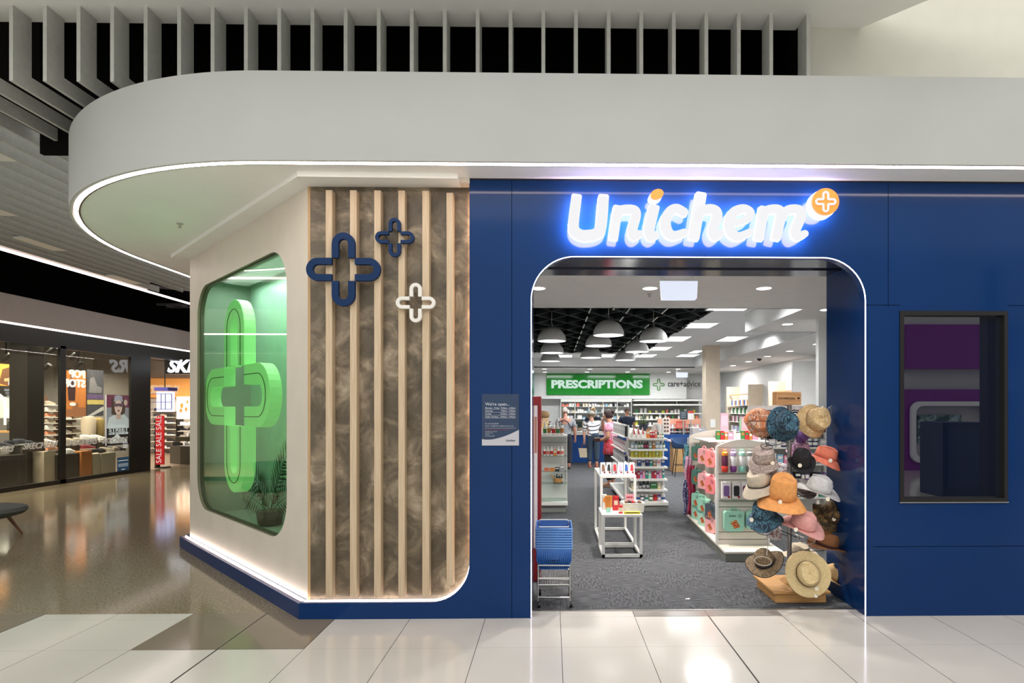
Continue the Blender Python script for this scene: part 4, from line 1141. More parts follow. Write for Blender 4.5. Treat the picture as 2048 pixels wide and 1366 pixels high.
def place_shoe(ki, loc, rot, where, s=1.0, group=None):
    up, so, ac_, cn = shoe_kind(ki)
    key = (ki, round(s, 2))
    lb = '%s trainer %s' % (cn, where)
    if key in protos:
        return dup(protos[key], loc, rot, lb, group or 'trainers on show')
    protos[key] = make_shoe('trainer', lb, up, so, loc, rot, ac_, group or 'trainers on show', s)
    return protos[key]
# plinths in the window
for (px0, px1, pyt, pyb, col, X, lb) in ((88, 112, 903, 958, (176, 162, 140), -11.45, 'beige'), (114, 160, 908, 950, (52, 46, 38), -11.4, 'dark brown'), (163, 185, 902, 948, (170, 104, 48), -11.35, 'orange'), (186.5, 201, 908, 948, (166, 156, 134), -11.35, 'narrow stone grey'), (201.8, 232, 906, 944, (172, 162, 140), -11.35, 'wide stone grey'), (-20, 52, 912, 975, (44, 40, 36), -11.5, 'black')):
    a = PX(px0, pyb, X); c = PX(px1, pyt, X)
    zt = PX((px0 + px1) / 2, pyt, X).z
    o = MB().box(-.3, .1, 0, c.y - a.y - .01, 0, zt).build('display_plinth', colmat(col, .6), bevel=.004); o.location = (X - .1, a.y, .004)
    tag(o, '%s display plinth inside the shoe shop window' % lb, 'plinth', 'window display plinths')
def yz(px, py, X): 
    p = PX(px, py, X); return p
WS = [(6, 897, -11.6, 1, 1.35), (22, 893, -11.8, 1, 1.35), (46, 890, -11.7, 1, 1.35), (62, 893, -11.6, 1, 1.3), (96, 890, -11.7, 0, 1.3), (104, 902, -11.5, 2, 1.35), (140, 889, -11.7, 3, 1.5), (157, 888, -11.7, 3, 1.5), (176, 899, -11.5, 5, 1.2), (140, 908, -11.55, 0, 1.3),
      (176, 880, -11.9, 0, 1.3), (186, 882, -11.9, 1, 1.3), (196, 880, -11.9, 0, 1.3), (203, 884, -11.9, 0, 1.2), (192, 905, -11.5, 4, 1.1), (204, 905, -11.5, 4, 1.1), (212, 903, -11.5, 3, 1.1), (232, 902, -11.5, 3, 1.1), (240, 901, -11.5, 4, 1.0), (4, 908, -11.5, 3, 1.2)]
risers = {}
for i, (px, py, X, ki, s) in enumerate(WS):
    p = yz(px, py, X)
    place_shoe(ki, p, radians(100 if i % 2 else 62), 'in the shoe shop window display, %s along' % ordn(i), s)
    if p.x > -11.62: continue
    o = MB().box(-.04, .04, -.06, .06, 0, max(.02, p.z - .006)).build('shoe_riser', colmat((70, 62, 52), .6)); o.location = (p.x, p.y, .004)
    tag(o, 'slim block under the %s shoe of the window display' % ordn(i), 'riser', 'shoe risers')
# inner shelves with shoes
def shelf_rack(label, px0, px1, pys, X, ki, gp):
    a = PX(px0, 800, X); c = PX(px1, 800, X); 
    t = thing('shoe_rack', label, 'shelving', (X, (a.y + c.y) / 2, 0))
    zs = [PX((px0 + px1) / 2, py, X).z for py in pys]
    MB().box(X - .36, X - .33, a.y, c.y, 0, max(zs) + .25).build('back_panel', colmat((110, 84, 68), .6), t, world=True)
    for z in zs:
        MB().box(X - .33, X, a.y, c.y, z - .02, z).build('shelf', colmat((214, 206, 194), .5), t, world=True)
    n = max(1, int((c.y - a.y) / .3))
    for r_, z in enumerate(zs):
        for j in range(n):
            place_shoe(ki[(r_ + j) % len(ki)], (X - .16, a.y + (j + .5) * (c.y - a.y) / n, z), radians(80), 'on the %s shelf of %s, %s along' % (ordn(r_), gp, ordn(j)), 1.0)
shelf_rack('narrow stack of pale shoe shelves behind the black mullion', 104, 121, (810, 822, 834, 846, 858, 870, 882), -13.0, (3, 0, 2), 'the narrow rack behind the mullion')
shelf_rack('dark red shoe wall with pale shelves under the orange poster', 134, 176, (838, 852, 866, 880), -13.1, (0, 3), 'the shoe wall under the orange poster')
o = MB().lathe([(.02, 0), (.16, .02), (.17, .5), (.12, .58), (.0, .6)], n=16).build('clothing_bust', colmat((196, 180, 158), .8)); o.location = PX(177, 876, -12.6)
tag(o, 'cream hooded top on a stand inside the shoe shop window', 'clothing')
o = MB().lathe([(.02, 0), (.15, .02), (.16, .48), (.1, .56), (.0, .58)], n=16).build('clothing_bust', colmat((146, 124, 70), .8)); o.location = PX(195, 876, -12.6)
tag(o, 'olive yellow top on a stand inside the shoe shop window', 'clothing')
for px, c_, n_ in ((177, 0, 0), (195, 0, 0)):
    p = PX(px, 876, -12.6); o = MB().box(-.15, .15, -.15, .15, 0, p.z - .004).build('bust_stand', M_DK); o.location = (p.x, p.y, .004)
    tag(o, 'dark stand under the %s top in the shoe shop' % ('cream' if px == 177 else 'olive'), 'stand')
# blue-white lit screen
p0 = PX(88, 850, -13.4); p1 = PX(92.5, 795, -13.4)
o = MB().box(-.03, 0, 0, p1.y - p0.y, 0, p1.z - p0.z).build('wall_screen', emat('screen_blue', (150, 190, 215), .8)); o.location = p0
tag(o, 'slim pale blue lit screen deep inside the shoe shop', 'screen')
# white arch tube
t = thing('neon_arch', 'white glowing arch tube at the far left of the shoe shop window', 'light', PX(6, 850, -11.8))
p = PX(10, 850, -11.8); q = PX(10, 786, -11.8)
MB().tube([(p.x, p.y, p.z)] + [(p.x, p.y - .25 + .25 * cos(pi / 2 * i / 6), q.z - .25 + .25 * sin(pi / 2 * i / 6)) for i in range(7)] + [(p.x, p.y - 1.2, q.z)], .02, 8).build('tube', emat('neon_white', (255, 236, 220), 3), t, world=True)
b = MB().box(-.14, .14, -.7, .06, .0, .03)
# oak shelf with bottles under the arch
t = thing('display_table', 'small oak table behind the left shoe shop window pane', 'table', PX(30, 900, -12.3))
a = PX(10, 862, -12.3); c = PX(52, 862, -12.3)
MB().box(-12.6, -12.1, a.y, c.y, a.z - .04, a.z).build('tabletop', M_OAK, t, world=True)
for yy in (a.y + .03, c.y - .03):
    for xx in (-12.57, -12.13): MB().box(xx - .025, xx + .025, yy - .025, yy + .025, 0, a.z - .04).build('leg', M_OAK, t, world=True)
for i in range(5):
    y_ = a.y + .15 + i * (c.y - a.y - .3) / 4
    o = MB().lathe([(.035, 0), (.037, .12), (.015, .17), (.015, .2), (0, .2)], n=10).build('care_bottle', colmat(((40, 40, 44), (220, 220, 216))[i % 2], .4)); o.location = (-12.35, y_, a.z)
    tag(o, '%s shoe care bottle on the small oak table, %s from the left' % (('black', 'white')[i % 2], ordn(i)), 'bottle', 'shoe care bottles')

# ---- open entrance of the shoe shop
t = thing('shop_sign', 'black hanging light box with white slanted SK lettering over the shoe shop entrance', 'sign', PY(350, 748, 17.6))
p0 = PY(328, 748, 17.6); p1 = PY(352, 718, 17.6)
MB().box(p0.x, p0.x + 3.0, 17.6, 17.8, p0.z, p1.z).build('box', M_BLACK, t, world=True, bevel=.02)
o = text('SKECHERS', .5, emat('sign_cool_white', (244, 248, 255), 1.6), face_cam(p0.x + .1, 17.585, p0.z + .06), t, shear=.3, offset=.02, extrude=.01)
for v in o.data.vertices: pass
for dx in (.1, 2.8): MB().bar((p0.x + dx, 17.7, p1.z), (p0.x + dx, 17.7, 3.85), .02).build('hanger', M_BLACK, t, world=True)
a = PY(300, 800, 22.85); 
t = thing('back_wall_graphic', 'orange wall graphic with faint white DESIGNED IN lettering behind the shoe shop entrance', 'wall graphic', (-14.9, 22.85, 1.7))
z0 = PY(320, 795, 22.85).z; z1 = PY(320, 757, 22.85).z
x0 = PY(290, 800, 22.85).x; x1 = PY(420, 800, 22.85).x
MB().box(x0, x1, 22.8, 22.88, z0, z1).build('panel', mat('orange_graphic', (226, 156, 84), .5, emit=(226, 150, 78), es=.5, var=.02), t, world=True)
px_ = PY(303, 778, 22.8); text('DESIGNED IN', .2, emat('faint_white_print', (250, 214, 170), .8), face_cam(px_.x - .15, 22.79, px_.z), t, offset=.01)
px_ = PY(303, 787, 22.8); text('CALIFORNIA', .2, emat('faint_white_print', (250, 214, 170), .8), face_cam(px_.x - .15, 22.79, px_.z), t, offset=.01)
p0 = PY(353, 838, 22.0); p1 = PY(378, 793, 22.0)
t = thing('artwork_panel', 'cream panel with orange scribbles behind the shoe shop entrance', 'poster', p0)
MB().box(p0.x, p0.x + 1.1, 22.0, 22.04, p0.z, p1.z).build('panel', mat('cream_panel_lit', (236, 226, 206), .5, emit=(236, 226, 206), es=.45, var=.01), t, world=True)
for (u, v, r_) in ((.12, .55, .06), (.22, .4, .05), (.1, .35, .05), (.25, .7, .04)):
    MB().prism(E(0, 0, r_, r_ * 1.6, 10), lambda a_, b_, w_: Vector((p0.x + u * 1.6 + a_, 21.998 + w_, p0.z + v * .9 + b_)), -.002, .0).build('scribble', colmat((222, 122, 60), .6), t, world=True)
p0 = PY(301, 905, 22.3)
rk = thing('shoe_rack', 'tall white wall of shoe shelves behind the red SALE stand', 'shelving', (p0.x + .5, 22.5, 0))
zs = [PY(320, y, 22.3).z for y in (822, 834, 846, 858, 870, 883, 896, 910)]
xr0 = PY(296, 800, 22.3).x; xr1 = PY(351, 800, 22.3).x
MB().box(xr0, xr1, 22.6, 22.64, 0, zs[0] + .3).build('back_panel', colmat((200, 192, 184), .6), rk, world=True)
for z in zs: MB().box(xr0, xr1, 22.3, 22.6, z - .02, z).build('shelf', colmat((236, 228, 214), .5), rk, world=True)
for r_, z in enumerate(zs):
    for j in range(3): place_shoe((4, 0, 1, 3)[(r_ * 2 + j) % 4], (xr0 + .2 + j * (xr1 - xr0 - .3) / 3 + .1, 22.42, z), radians(20), 'on shelf %s of the tall white rack, %s from left' % (ordn(r_), ordn(j)), 1.0)
# second rack right
rk = thing('shoe_rack', 'short rack of pale shoes under the cream scribble panel', 'shelving', (PY(365, 900, 21.2).x, 21.4, 0))
xa = PY(352, 800, 21.2).x
for y_ in (850, 862, 876): MB().box(xa, xa + 1.6, 21.2, 21.55, PY(360, y_, 21.2).z - .02, PY(360, y_, 21.2).z).build('shelf', colmat((214, 206, 194), .5), rk, world=True)
MB().box(xa, xa + .05, 21.2, 21.55, 0, 1.3).build('post', M_BLACK, rk, world=True); MB().box(xa + 1.55, xa + 1.6, 21.2, 21.55, 0, 1.3).build('post', M_BLACK, rk, world=True)
for r_, y_ in enumerate((850, 862, 876)):
    for j in range(3): place_shoe((0, 1, 0)[r_], (xa + .2 + j * .28, 21.36, PY(360, y_, 21.2).z), radians(30), 'on the %s shelf of the short rack, %s from left' % (ordn(r_), ordn(j)))
# bench with shoes
p0 = PY(327, 926, 17.85)
t = thing('display_bench', 'dark olive display bench piled with shoes in the shoe shop entrance', 'bench', (p0.x + 1, 18.2, 0))
MB().prism([(p0.x - .1, 18.3), (p0.x + .5, 17.85), (p0.x + 2.4, 17.8), (p0.x + 2.4, 18.9), (p0.x - .1, 18.9)], T, .004, .56).build('body', mat('dark_olive_laminate', (50, 47, 36), .3, var=.04), t, world=True, bevel=.01)
MB().prism([(p0.x - .1, 18.55), (p0.x + 2.4, 18.4), (p0.x + 2.4, 18.9), (p0.x - .1, 18.9)], T, .56, .8).build('step', mat('dark_olive_laminate', (50, 47, 36)), t, world=True, bevel=.01)
for j in range(12):
    fr = j % 6; up_ = j // 6
    place_shoe((4, 0, 4, 3, 1, 0)[(j * 5 + up_) % 6], (p0.x + .2 + fr * .26 + (.06 if up_ else 0), 18.2 if not up_ else 18.7, .562 if not up_ else .802), radians(60 + (j * 37) % 60), 'on the %s step of the dark bench, %s from left' % (('lower', 'upper')[up_], ordn(fr)), 1.1)
for j in range(14):
    k_ = j // 7; i_ = j % 7
    place_shoe((3, 4, 0, 4, 1, 4, 0)[(i_ * 3 + k_) % 7], (p0.x + .33 + i_ * .12, 18.36 + k_ * .36, .562 + (.24 if k_ else 0)), radians(15 + (j * 53) % 70), 'in the %s pile on the dark bench, %s from left' % (('front', 'back')[k_], ordn(i_)), 1.0)
# SALE stand
p0 = PY(309, 935, 16.8); p1 = PY(328, 831, 16.8)
t = thing('sale_stand', 'tall red stand reading SALE SALE SALE at the shoe shop entrance', 'sign', ((p0.x + p1.x) / 2, 16.9, 0))
MB().prism(rrect(p0.x + .03, p1.x, .1, p1.z, .06, 6, (0, 0, 1, 1)), FXZ(16.8), 0, .03).build('red_panel', mat('red_sale_panel', (176, 22, 26), .4, emit=(176, 22, 26), es=.15, var=.03), t, world=True)
MB().box(p0.x - .02, p0.x + .06, 16.84, 16.95, 0.004, p1.z - .25).build('black_post', M_BLACK, t, world=True); MB().box(p0.x - .02, p1.x, 16.82, 17.1, .004, .03).build('base', M_BLACK, t, world=True)
o = text('SALE SALE SALE', .21, emat('white_print_soft', (255, 230, 226), .8), Matrix.Translation((p1.x - .07, 16.79, .14)) @ Matrix.Rotation(-pi / 2, 4, 'Y') @ Matrix.Rotation(pi / 2, 4, 'X'), t, offset=-.001)
zl = max(v.co.z for v in o.data.vertices) - min(v.co.z for v in o.data.vertices); z00 = min(v.co.z for v in o.data.vertices)
for v in o.data.vertices: v.co.z = z00 + (v.co.z - z00) * 1.33 / zl
# hanging lit cage lantern
t = thing('cage_lantern', 'blue framed hanging lantern of lit white panels above the SALE stand', 'lamp', PY(322, 820, 18.4))
p0 = PY(309, 825, 18.4); p1 = PY(337, 780, 18.4)
MB().box(p0.x + .06, p1.x - .03, 18.4, 18.75, p0.z + .02, p1.z - .05).build('lit_panel', emat('lantern_blue_white', (214, 218, 255), 1.6), t, world=True)
MB().box(p0.x + .02, p1.x + .02, 18.35, 18.8, p1.z - .02, p1.z + .08).build('top', mat('lantern_blue', (60, 60, 130), .4, var=.03, emit=(60, 60, 130), es=.3), t, world=True)
b = MB()
for z_ in (p0.z + .1, p0.z + .32, p1.z - .12): b.bar((p0.x - .12, 18.33, z_), (p1.x + .14, 18.33, z_), .014)
for x_ in (p0.x - .12, p0.x + .25, p1.x - .05, p1.x + .14): b.bar((x_, 18.33, p0.z + .1), (x_, 18.33, p1.z - .12), .014)
b.build('wire_frame', mat('lantern_blue_dark', (34, 34, 90), .4, var=.03), t, world=True)
MB().box((p0.x + p1.x) / 2 - .01, (p0.x + p1.x) / 2 + .01, 18.55, 18.57, p1.z + .08, 3.85).build('stem', M_BLACK, t, world=True)
# POP STOP kiosk sign in the corridor, round the corner, mirrored in the shoe shop glass
t = thing('kiosk_sign', 'lit POP STOP sign hanging in the corridor, mirrored in the shoe shop glass', 'sign', (-6.9, 18.8, 2.35))
MB().box(-6.9, -6.8, 18.2, 19.5, 2.3, 2.95).build('panel', M_BLACK, t, world=True)
for k_, s_ in enumerate(('POP', 'STOP')):
    text(s_, .34, emat('kiosk_letters', (255, 250, 245), 9), Matrix.Translation((-6.91, 19.28, 2.66 - k_ * .3)) @ Matrix.Rotation(-pi / 2, 4, 'Z') @ Matrix.Rotation(pi / 2, 4, 'X'), t, offset=.012, extrude=.01)
for y_ in (18.4, 19.3): MB().bar((-6.85, y_, 2.95), (-6.85, y_, 4.3), .02).build('hanger', M_BLACK, t, world=True)
# upholstered mall chair at the left edge
t = thing('lounge_chair', 'grey upholstered lounge seat on tapered wooden legs at the left edge', 'chair', (-7.38, 7.75, 0), radians(20))
MB().lathe([(0, .255), (.3, .26), (.43, .30), (.47, .345), (.45, .39), (.36, .41), (0, .42)], n=28, sy=.95).build('seat', mat('charcoal_felt', (78, 80, 78), .95, var=.06, vscale=60), t)
bk = MB(); 
vs = []
for i in range(13):
    a = radians(100 + i * 13.5)
    for (r_, z_) in ((.42, .36), (.46, .36), (.5, .72), (.46, .74)): vs.append((r_ * cos(a), r_ * sin(a), z_))
bk.add(vs, [(i * 4 + j, i * 4 + (j + 1) % 4, i * 4 + 4 + (j + 1) % 4, i * 4 + 4 + j) for i in range(12) for j in range(4)] + [(0, 1, 2, 3), (48, 49, 50, 51)], 0, True)
bk.build('backrest', mat('charcoal_felt', (78, 80, 78)), t)
for k in range(4):
    a = radians(45 + 90 * k - 20)
    MB().tube([(.25 * cos(a), .25 * sin(a), .27), (.40 * cos(a), .40 * sin(a), 0)], [.022, .012], 10).build('leg', wood('walnut_leg', (96, 60, 40), (120, 78, 52)) if 'walnut_leg' not in bpy.data.materials else bpy.data.materials['walnut_leg'], t)

# ============================================================ PRODUCTS
CN = {'white': (232, 230, 226), 'black': (30, 30, 32), 'red': (186, 34, 40), 'blue': (44, 84, 150), 'light blue': (140, 184, 210), 'teal': (50, 140, 130), 'green': (56, 120, 62), 'dark green': (34, 62, 50), 'yellow': (214, 196, 66),
      'lime': (196, 206, 70), 'orange': (224, 138, 60), 'pink': (226, 140, 168), 'magenta': (170, 44, 96), 'purple': (112, 76, 140), 'navy': (34, 48, 92), 'cream': (226, 212, 186), 'amber': (176, 112, 48), 'grey': (150, 152, 156), 'mint': (158, 214, 192), 'coral': (226, 120, 100), 'brown': (112, 76, 50), 'lilac': (186, 160, 206), 'silver': (196, 198, 202)}
protoP = {}
def product(kind, cname, loc, label, group, w=.06, h=.14, d=.05, cap='white', rot=0, fine=True, accent='white'):
    key = (kind, cname, round(w, 3), round(h, 3), round(d, 3), cap, fine, accent)
    if key in protoP: return dup(protoP[key], loc, rot, label, group)
    c = CN[cname]; m = colmat(c, .4)
    nm = {'box': 'product_box', 'bottle': 'product_bottle', 'dropper': 'dropper_bottle', 'jar': 'product_jar', 'tube': 'product_tube', 'bag': 'product_pouch', 'pump': 'pump_bottle'}[kind]
    if 'medicine' in group: nm = 'medicine_pack'
    elif 'wall' in group and kind == 'box': nm = 'stock_carton'
    elif 'canopy' in group: nm = 'dispensary_carton'
    if not fine:
        b = MB()
        if kind == 'box': b.box(-w / 2, w / 2, -d / 2, d / 2, 0, h)
        elif kind == 'jar': b.lathe([(w * .5, 0), (w * .5, h * .7), (w * .46, h * .74), (w * .48, h * .76), (w * .48, h), (0, h)], n=10)
        else: b.lathe([(w * .5, 0), (w * .5, h * .66), (w * .2, h * .78), (w * .2, h), (0, h)], n=10)
        o = b.build(nm, m); o.location = loc; o.rotation_euler = (0, 0, rot); tag(o, label, 'bottle' if kind in ('bottle', 'dropper', 'pump') else ('jar' if kind == 'jar' else 'box'), group)
        protoP[key] = o; return o
    t = thing(nm, label, {'box': 'box', 'bottle': 'bottle', 'dropper': 'bottle', 'jar': 'jar', 'tube': 'tube', 'bag': 'pouch', 'pump': 'bottle'}[kind], loc, rot, group)
    A = colmat(CN[accent], .5); K = colmat(CN[cap], .4)
    if kind == 'box':
        MB().box(-w / 2, w / 2, -d / 2, d / 2, 0, h).build('carton', m, t, bevel=.0015)
        MB().box(-w * .38, w * .38, -d / 2 - .0012, -d / 2, h * .52, h * .8).build('label_panel', A, t)
    elif kind == 'bag':
        MB().lathe([(w * .5, 0), (w * .52, h * .2), (w * .5, h * .7), (w * .46, h * .92), (w * .47, h)], n=12, sy=.4 * d / w + .2).build('pouch', m, t)
        MB().box(-w * .3, w * .3, -w * .3, -w * .285, h * .4, h * .7).build('label_panel', A, t)
    elif kind == 'tube':
        MB().lathe([(w * .32, 0), (w * .34, h * .2), (w * .36, h * .3)], n=12).build('cap', K, t)
        MB().lathe([(w * .42, h * .2), (w * .46, h * .5), (w * .5, h)], n=12, sy=.5).build('body', m, t)
    else:
        if kind == 'jar':
            MB().lathe([(w * .48, 0), (w * .5, h * .05), (w * .5, h * .7), (w * .45, h * .74), (0, h * .74)], n=14).build('body', m, t)
            MB().lathe([(w * .49, h * .72), (w * .49, h), (0, h)], n=14).build('lid', K, t)
            MB().lathe([(w * .505, h * .2), (w * .505, h * .55)], n=14).build('label_band', A, t)
        else:
            MB().lathe([(w * .47, 0), (w * .5, h * .04), (w * .5, h * .58), (w * .4, h * .68), (w * .18, h * .74), (0, h * .74)], n=14).build('body', m, t)
            if kind == 'dropper': MB().lathe([(w * .2, h * .72), (w * .2, h * .82), (w * .1, h * .84), (w * .11, h * .97), (0, h)], n=10).build('dropper', K, t)
            elif kind == 'pump':
                MB().lathe([(w * .2, h * .72), (w * .2, h * .8), (w * .07, h * .82), (w * .07, h * .95)], n=10).box(-w * .12, w * .5, -w * .1, w * .1, h * .94, h).build('pump', K, t)
            else: MB().lathe([(w * .2, h * .72), (w * .22, h * .76), (w * .22, h), (0, h)], n=12).build('cap', K, t)
            MB().lathe([(w * .505, h * .15), (w * .505, h * .5)], n=14).build('label_band', A, t)
    protoP[key] = t
    return t
def row(x0, x1, y, z, items, where, group, gap=.006, fine=True, axis='x', rot=0):
    """items repeat until the shelf is full; label counts from the left (or from the near end)"""
    x = x0; i = 0; k = 0
    noun = {'box': 'carton', 'bottle': 'bottle', 'dropper': 'dropper bottle', 'jar': 'jar', 'tube': 'tube', 'bag': 'pouch', 'pump': 'pump bottle'}
    cnt = {}
    while True:
        it = items[k % len(items)]; kind, cn, w_, h_, d_ = it[:5]; cap = it[5] if len(it) > 5 else 'white'; acc = it[6] if len(it) > 6 else 'white'
        if x + w_ > x1: break
        key = (kind, cn); cnt[key] = cnt.get(key, 0) + 1
        s = 'near end' if axis == 'y' else 'left'
        lb = '%s %s on %s, %s from %s' % (cn, noun[kind], where, ordn(cnt[key] - 1), s)
        loc = (x + w_ / 2, y, z) if axis == 'x' else (y, x + w_ / 2, z)
        product(kind, cn, loc, lb, group, w_, h_, d_, cap, rot, fine, acc)
        x += w_ + gap; k += 1; i += 1
    return i

# ---- mid gondola (skin care), end face towards the entrance
gx0, gx1, gy = 1.30, 1.885, 9.6
zsh = [1.192, 1.015, .875, .728, .525, .354, .183]
t = thing('gondola_shelving', 'white gondola shelving with six stocked end shelves in the middle of the shop', 'shelving', (1.6, 10, 0))
MB().box(gx0, gx1 + .02, gy, gy + .42, .004, .10).box(gx0 + .03, gx1 - .02, gy + .42, 12.2, .004, .1).build('kick', colmat((128, 130, 126), .6), t, world=True)
MB().box(gx0 - .02, gx1 + .02, gy - .03, gy + .42, .10, .155).box(gx0 - .1, gx1, gy + .42, 12.2, .1, .15).build('base_deck', M_WMETAL, t, world=True, bevel=.004)
MB().box(gx0, gx1, gy + .36, gy + .40, .155, 1.27).build('end_panel', M_WMETAL, t, world=True)
MB().box(gx0 + .25, gx0 + .3, gy + .4, 12.2, .15, 1.29).build('spine_panel', M_WMETAL, t, world=True)
for s in (gx0, gx1): MB().box(s - .012, s + .012, gy + .33, gy + .36, .1, 1.4).build('upright', M_WMETAL, t, world=True)
for z in zsh[:6]: MB().box(gx0 - .01, gx1 + .01, gy, gy + .36, z - .028, z).build('shelf', M_WMETAL, t, world=True)
for z in (.45, .7, .95, 1.2): MB().box(gx0 - .08, gx0 + .25, gy + .45, 12.15, z - .02, z).build('side_shelf', M_WMETAL, t, world=True)
S1 = 'skincare gondola'
row(gx0 + .01, gx1, gy + .15, zsh[1], [('bottle', 'light blue', .055, .12, .05), ('bottle', 'light blue', .055, .12, .05, 'navy'), ('dropper', 'green', .04, .13, .04, 'black'), ('dropper', 'teal', .04, .14, .04, 'black'), ('dropper', 'black', .038, .12, .04, 'black', 'magenta'), ('dropper', 'black', .038, .14, .04, 'black', 'magenta'), ('jar', 'teal', .05, .09, .05), ('box', 'amber', .045, .12, .04)], 'the upper ' + S1 + ' shelf', 'products on the skincare gondola')
row(gx0 + .01, gx1, gy + .15, zsh[2], [('bag', 'yellow', .06, .11, .04, 'white', 'lime'), ('bag', 'lime', .055, .11, .04), ('box', 'yellow', .04, .12, .04, 'white', 'lime')], 'the yellow pack shelf', 'products on the skincare gondola')
row(gx0 + .04, gx1, gy + .15, zsh[3], [('box', 'white', .07, .10, .04, 'white', 'pink'), ('box', 'blue', .062, .115, .04), ('box', 'silver', .062, .115, .04, 'white', 'blue'), ('box', 'navy', .062, .115, .04, 'white', 'lilac'), ('box', 'teal', .055, .10, .04), ('jar', 'amber', .05, .1, .05)], 'the blue carton shelf', 'products on the skincare gondola')
row(gx0 + .08, gx1, gy + .15, zsh[4], [('box', 'magenta', .035, .11, .04, 'white', 'red'), ('box', 'red', .035, .12, .04), ('box', 'lilac', .04, .12, .04, 'white', 'magenta'), ('box', 'pink', .04, .12, .04), ('box', 'teal', .04, .12, .04), ('box', 'mint', .05, .10, .04)], 'the pink and teal shelf', 'products on the skincare gondola')
row(gx0 + .02, gx1, gy + .15, zsh[5], [('jar', 'yellow', .06, .09, .05), ('bottle', 'silver', .055, .12, .05), ('bottle', 'navy', .045, .1, .04, 'navy'), ('bottle', 'dark green', .062, .13, .05, 'black', 'silver'), ('bottle', 'dark green', .062, .13, .05, 'black', 'silver'), ('box', 'green', .11, .1, .04, 'white', 'mint')], 'the dark bottle shelf', 'products on the skincare gondola')
row(gx0 + .1, gx1, gy + .15, zsh[6] - .028, [('jar', 'white', .065, .11, .06, 'white', 'blue'), ('jar', 'navy', .065, .11, .06), ('jar', 'white', .065, .11, .06, 'white', 'teal'), ('jar', 'green', .065, .11, .06), ('jar', 'red', .065, .10, .06, 'red', 'red'), ('jar', 'lilac', .055, .1, .06, 'purple')], 'the bottom jar shelf', 'products on the skincare gondola')
for z, its in ((.45, (('box', 'white', .08, .16, .05), ('box', 'light blue', .07, .15, .05))), (.7, (('box', 'navy', .07, .16, .05), ('box', 'white', .08, .18, .05))), (.95, (('box', 'white', .06, .17, .05), ('bottle', 'black', .06, .18, .05, 'black'), ('box', 'pink', .06, .14, .05))), (1.2, (('box', 'black', .06, .18, .05, 'white', 'silver'), ('box', 'white', .08, .2, .05)))):
    row(gy + .47, 12.1, gx0 - .02, z, its, 'the gondola side shelf at %s height' % {.45: 'shin', .7: 'knee', .95: 'waist', 1.2: 'chest'}[z], 'side stock of the skincare gondola', gap=.02, axis='y', rot=-pi / 2)
# stock on its top
def pyramid(loc, label, w=.1, h=.17, c1=(226, 220, 214), c2=(182, 40, 40)):
    t = thing('display_pyramid', label, 'gift box', loc, radians(20), 'pyramid gift boxes')
    MB().add([(-w / 2, -w / 2, 0), (w / 2, -w / 2, 0), (w / 2, w / 2, 0), (-w / 2, w / 2, 0), (0, 0, h)], [(0, 3, 2, 1), (0, 1, 4), (1, 2, 4), (2, 3, 4), (3, 0, 4)]).build('carton', colmat(c1, .5), t)
    MB().add([(-w * .2, -w * .32, h * .34), (w * .2, -w * .32, h * .34), (0, -w * .06, h * .93)], [(0, 1, 2)]).build('red_panel', colmat(c2, .5), t, solid=.002)
for i, px in enumerate((1267, 1276, 1285)): pyramid(PY(px, 874, gy + .12) * 1, 'white and red pyramid gift box on top of the mid gondola, %s from the left' % ordn(i), .085, .19)
for o in [o for o in C.objects if o.name.startswith('display_pyramid')]: o.location.z = zsh[0]
row(PY(1293, 870, gy + .1).x, gx1 + .01, gy + .12, zsh[0], [('box', 'orange', .055, .14, .04), ('box', 'red', .035, .1, .04), ('box', 'red', .035, .1, .04), ('box', 'coral', .03, .13, .04), ('bottle', 'green', .035, .1, .04, 'black'), ('bottle', 'amber', .03, .09, .03, 'white'), ('bottle', 'green', .035, .1, .04, 'white'), ('box', 'pink', .05, .09, .04)], 'the top of the ' + S1, 'products on the skincare gondola')
t = thing('mesh_visor', 'white oval mesh face frame standing on the mid gondola top', 'display', PY(1313, 866, gy + .25))
t.location.z = zsh[0]
MB().ell((0, 0, .13), .085, .02, .12, 20).build('shell', M_WMETAL, t); MB().tube([(0, -.022, .04), (.02, -.024, .12), (-.01, -.022, .2)], .004, 6).build('seam_line', colmat((70, 90, 110)), t)

# ---- left gondola
t = thing('gondola_shelving', 'white end unit with clear glass shelves just inside the left of the entrance', 'shelving', (0.05, 9.7, 0))
lx0, lx1, ly = -.45, .25, 9.5
MB().box(lx0, lx1 - .02, ly + .03, ly + .5, .004, .12).build('kick', colmat((128, 130, 126), .6), t, world=True)
MB().box(lx0, lx1 + .01, ly - .02, ly + .5, .12, .17).build('base_deck', M_WMETAL, t, world=True, bevel=.004)
MB().box(lx0, lx1, ly + .3, ly + .34, .17, 1.25).build('back_panel', M_WMETAL, t, world=True)
MB().box(lx1 - .01, lx1 + .01, ly + .27, ly + .3, .12, 1.25).build('upright', M_WMETAL, t, world=True)
MB().box(lx0, lx1 + .005, ly, ly + .36, 1.225, 1.25).build('top_shelf', M_WMETAL, t, world=True)
gz = [1.13, .915, .665, .47, .2]
gs = thin_glass('shelf_glass', (240, 248, 245), 1.45)
for z in gz: MB().box(lx0, lx1, ly, ly + .3, z - .008, z).build('glass_shelf', gs, t, world=True)
row(-.14, .24, ly + .1, 1.25, [('bottle', 'white', .06, .2, .05, 'white', 'green'), ('pump', 'white', .06, .22, .05, 'black', 'amber'), ('bottle', 'white', .06, .2, .05, 'white', 'red')], 'the top of the glass shelved unit', 'skincare on the glass shelved unit', gap=.01)
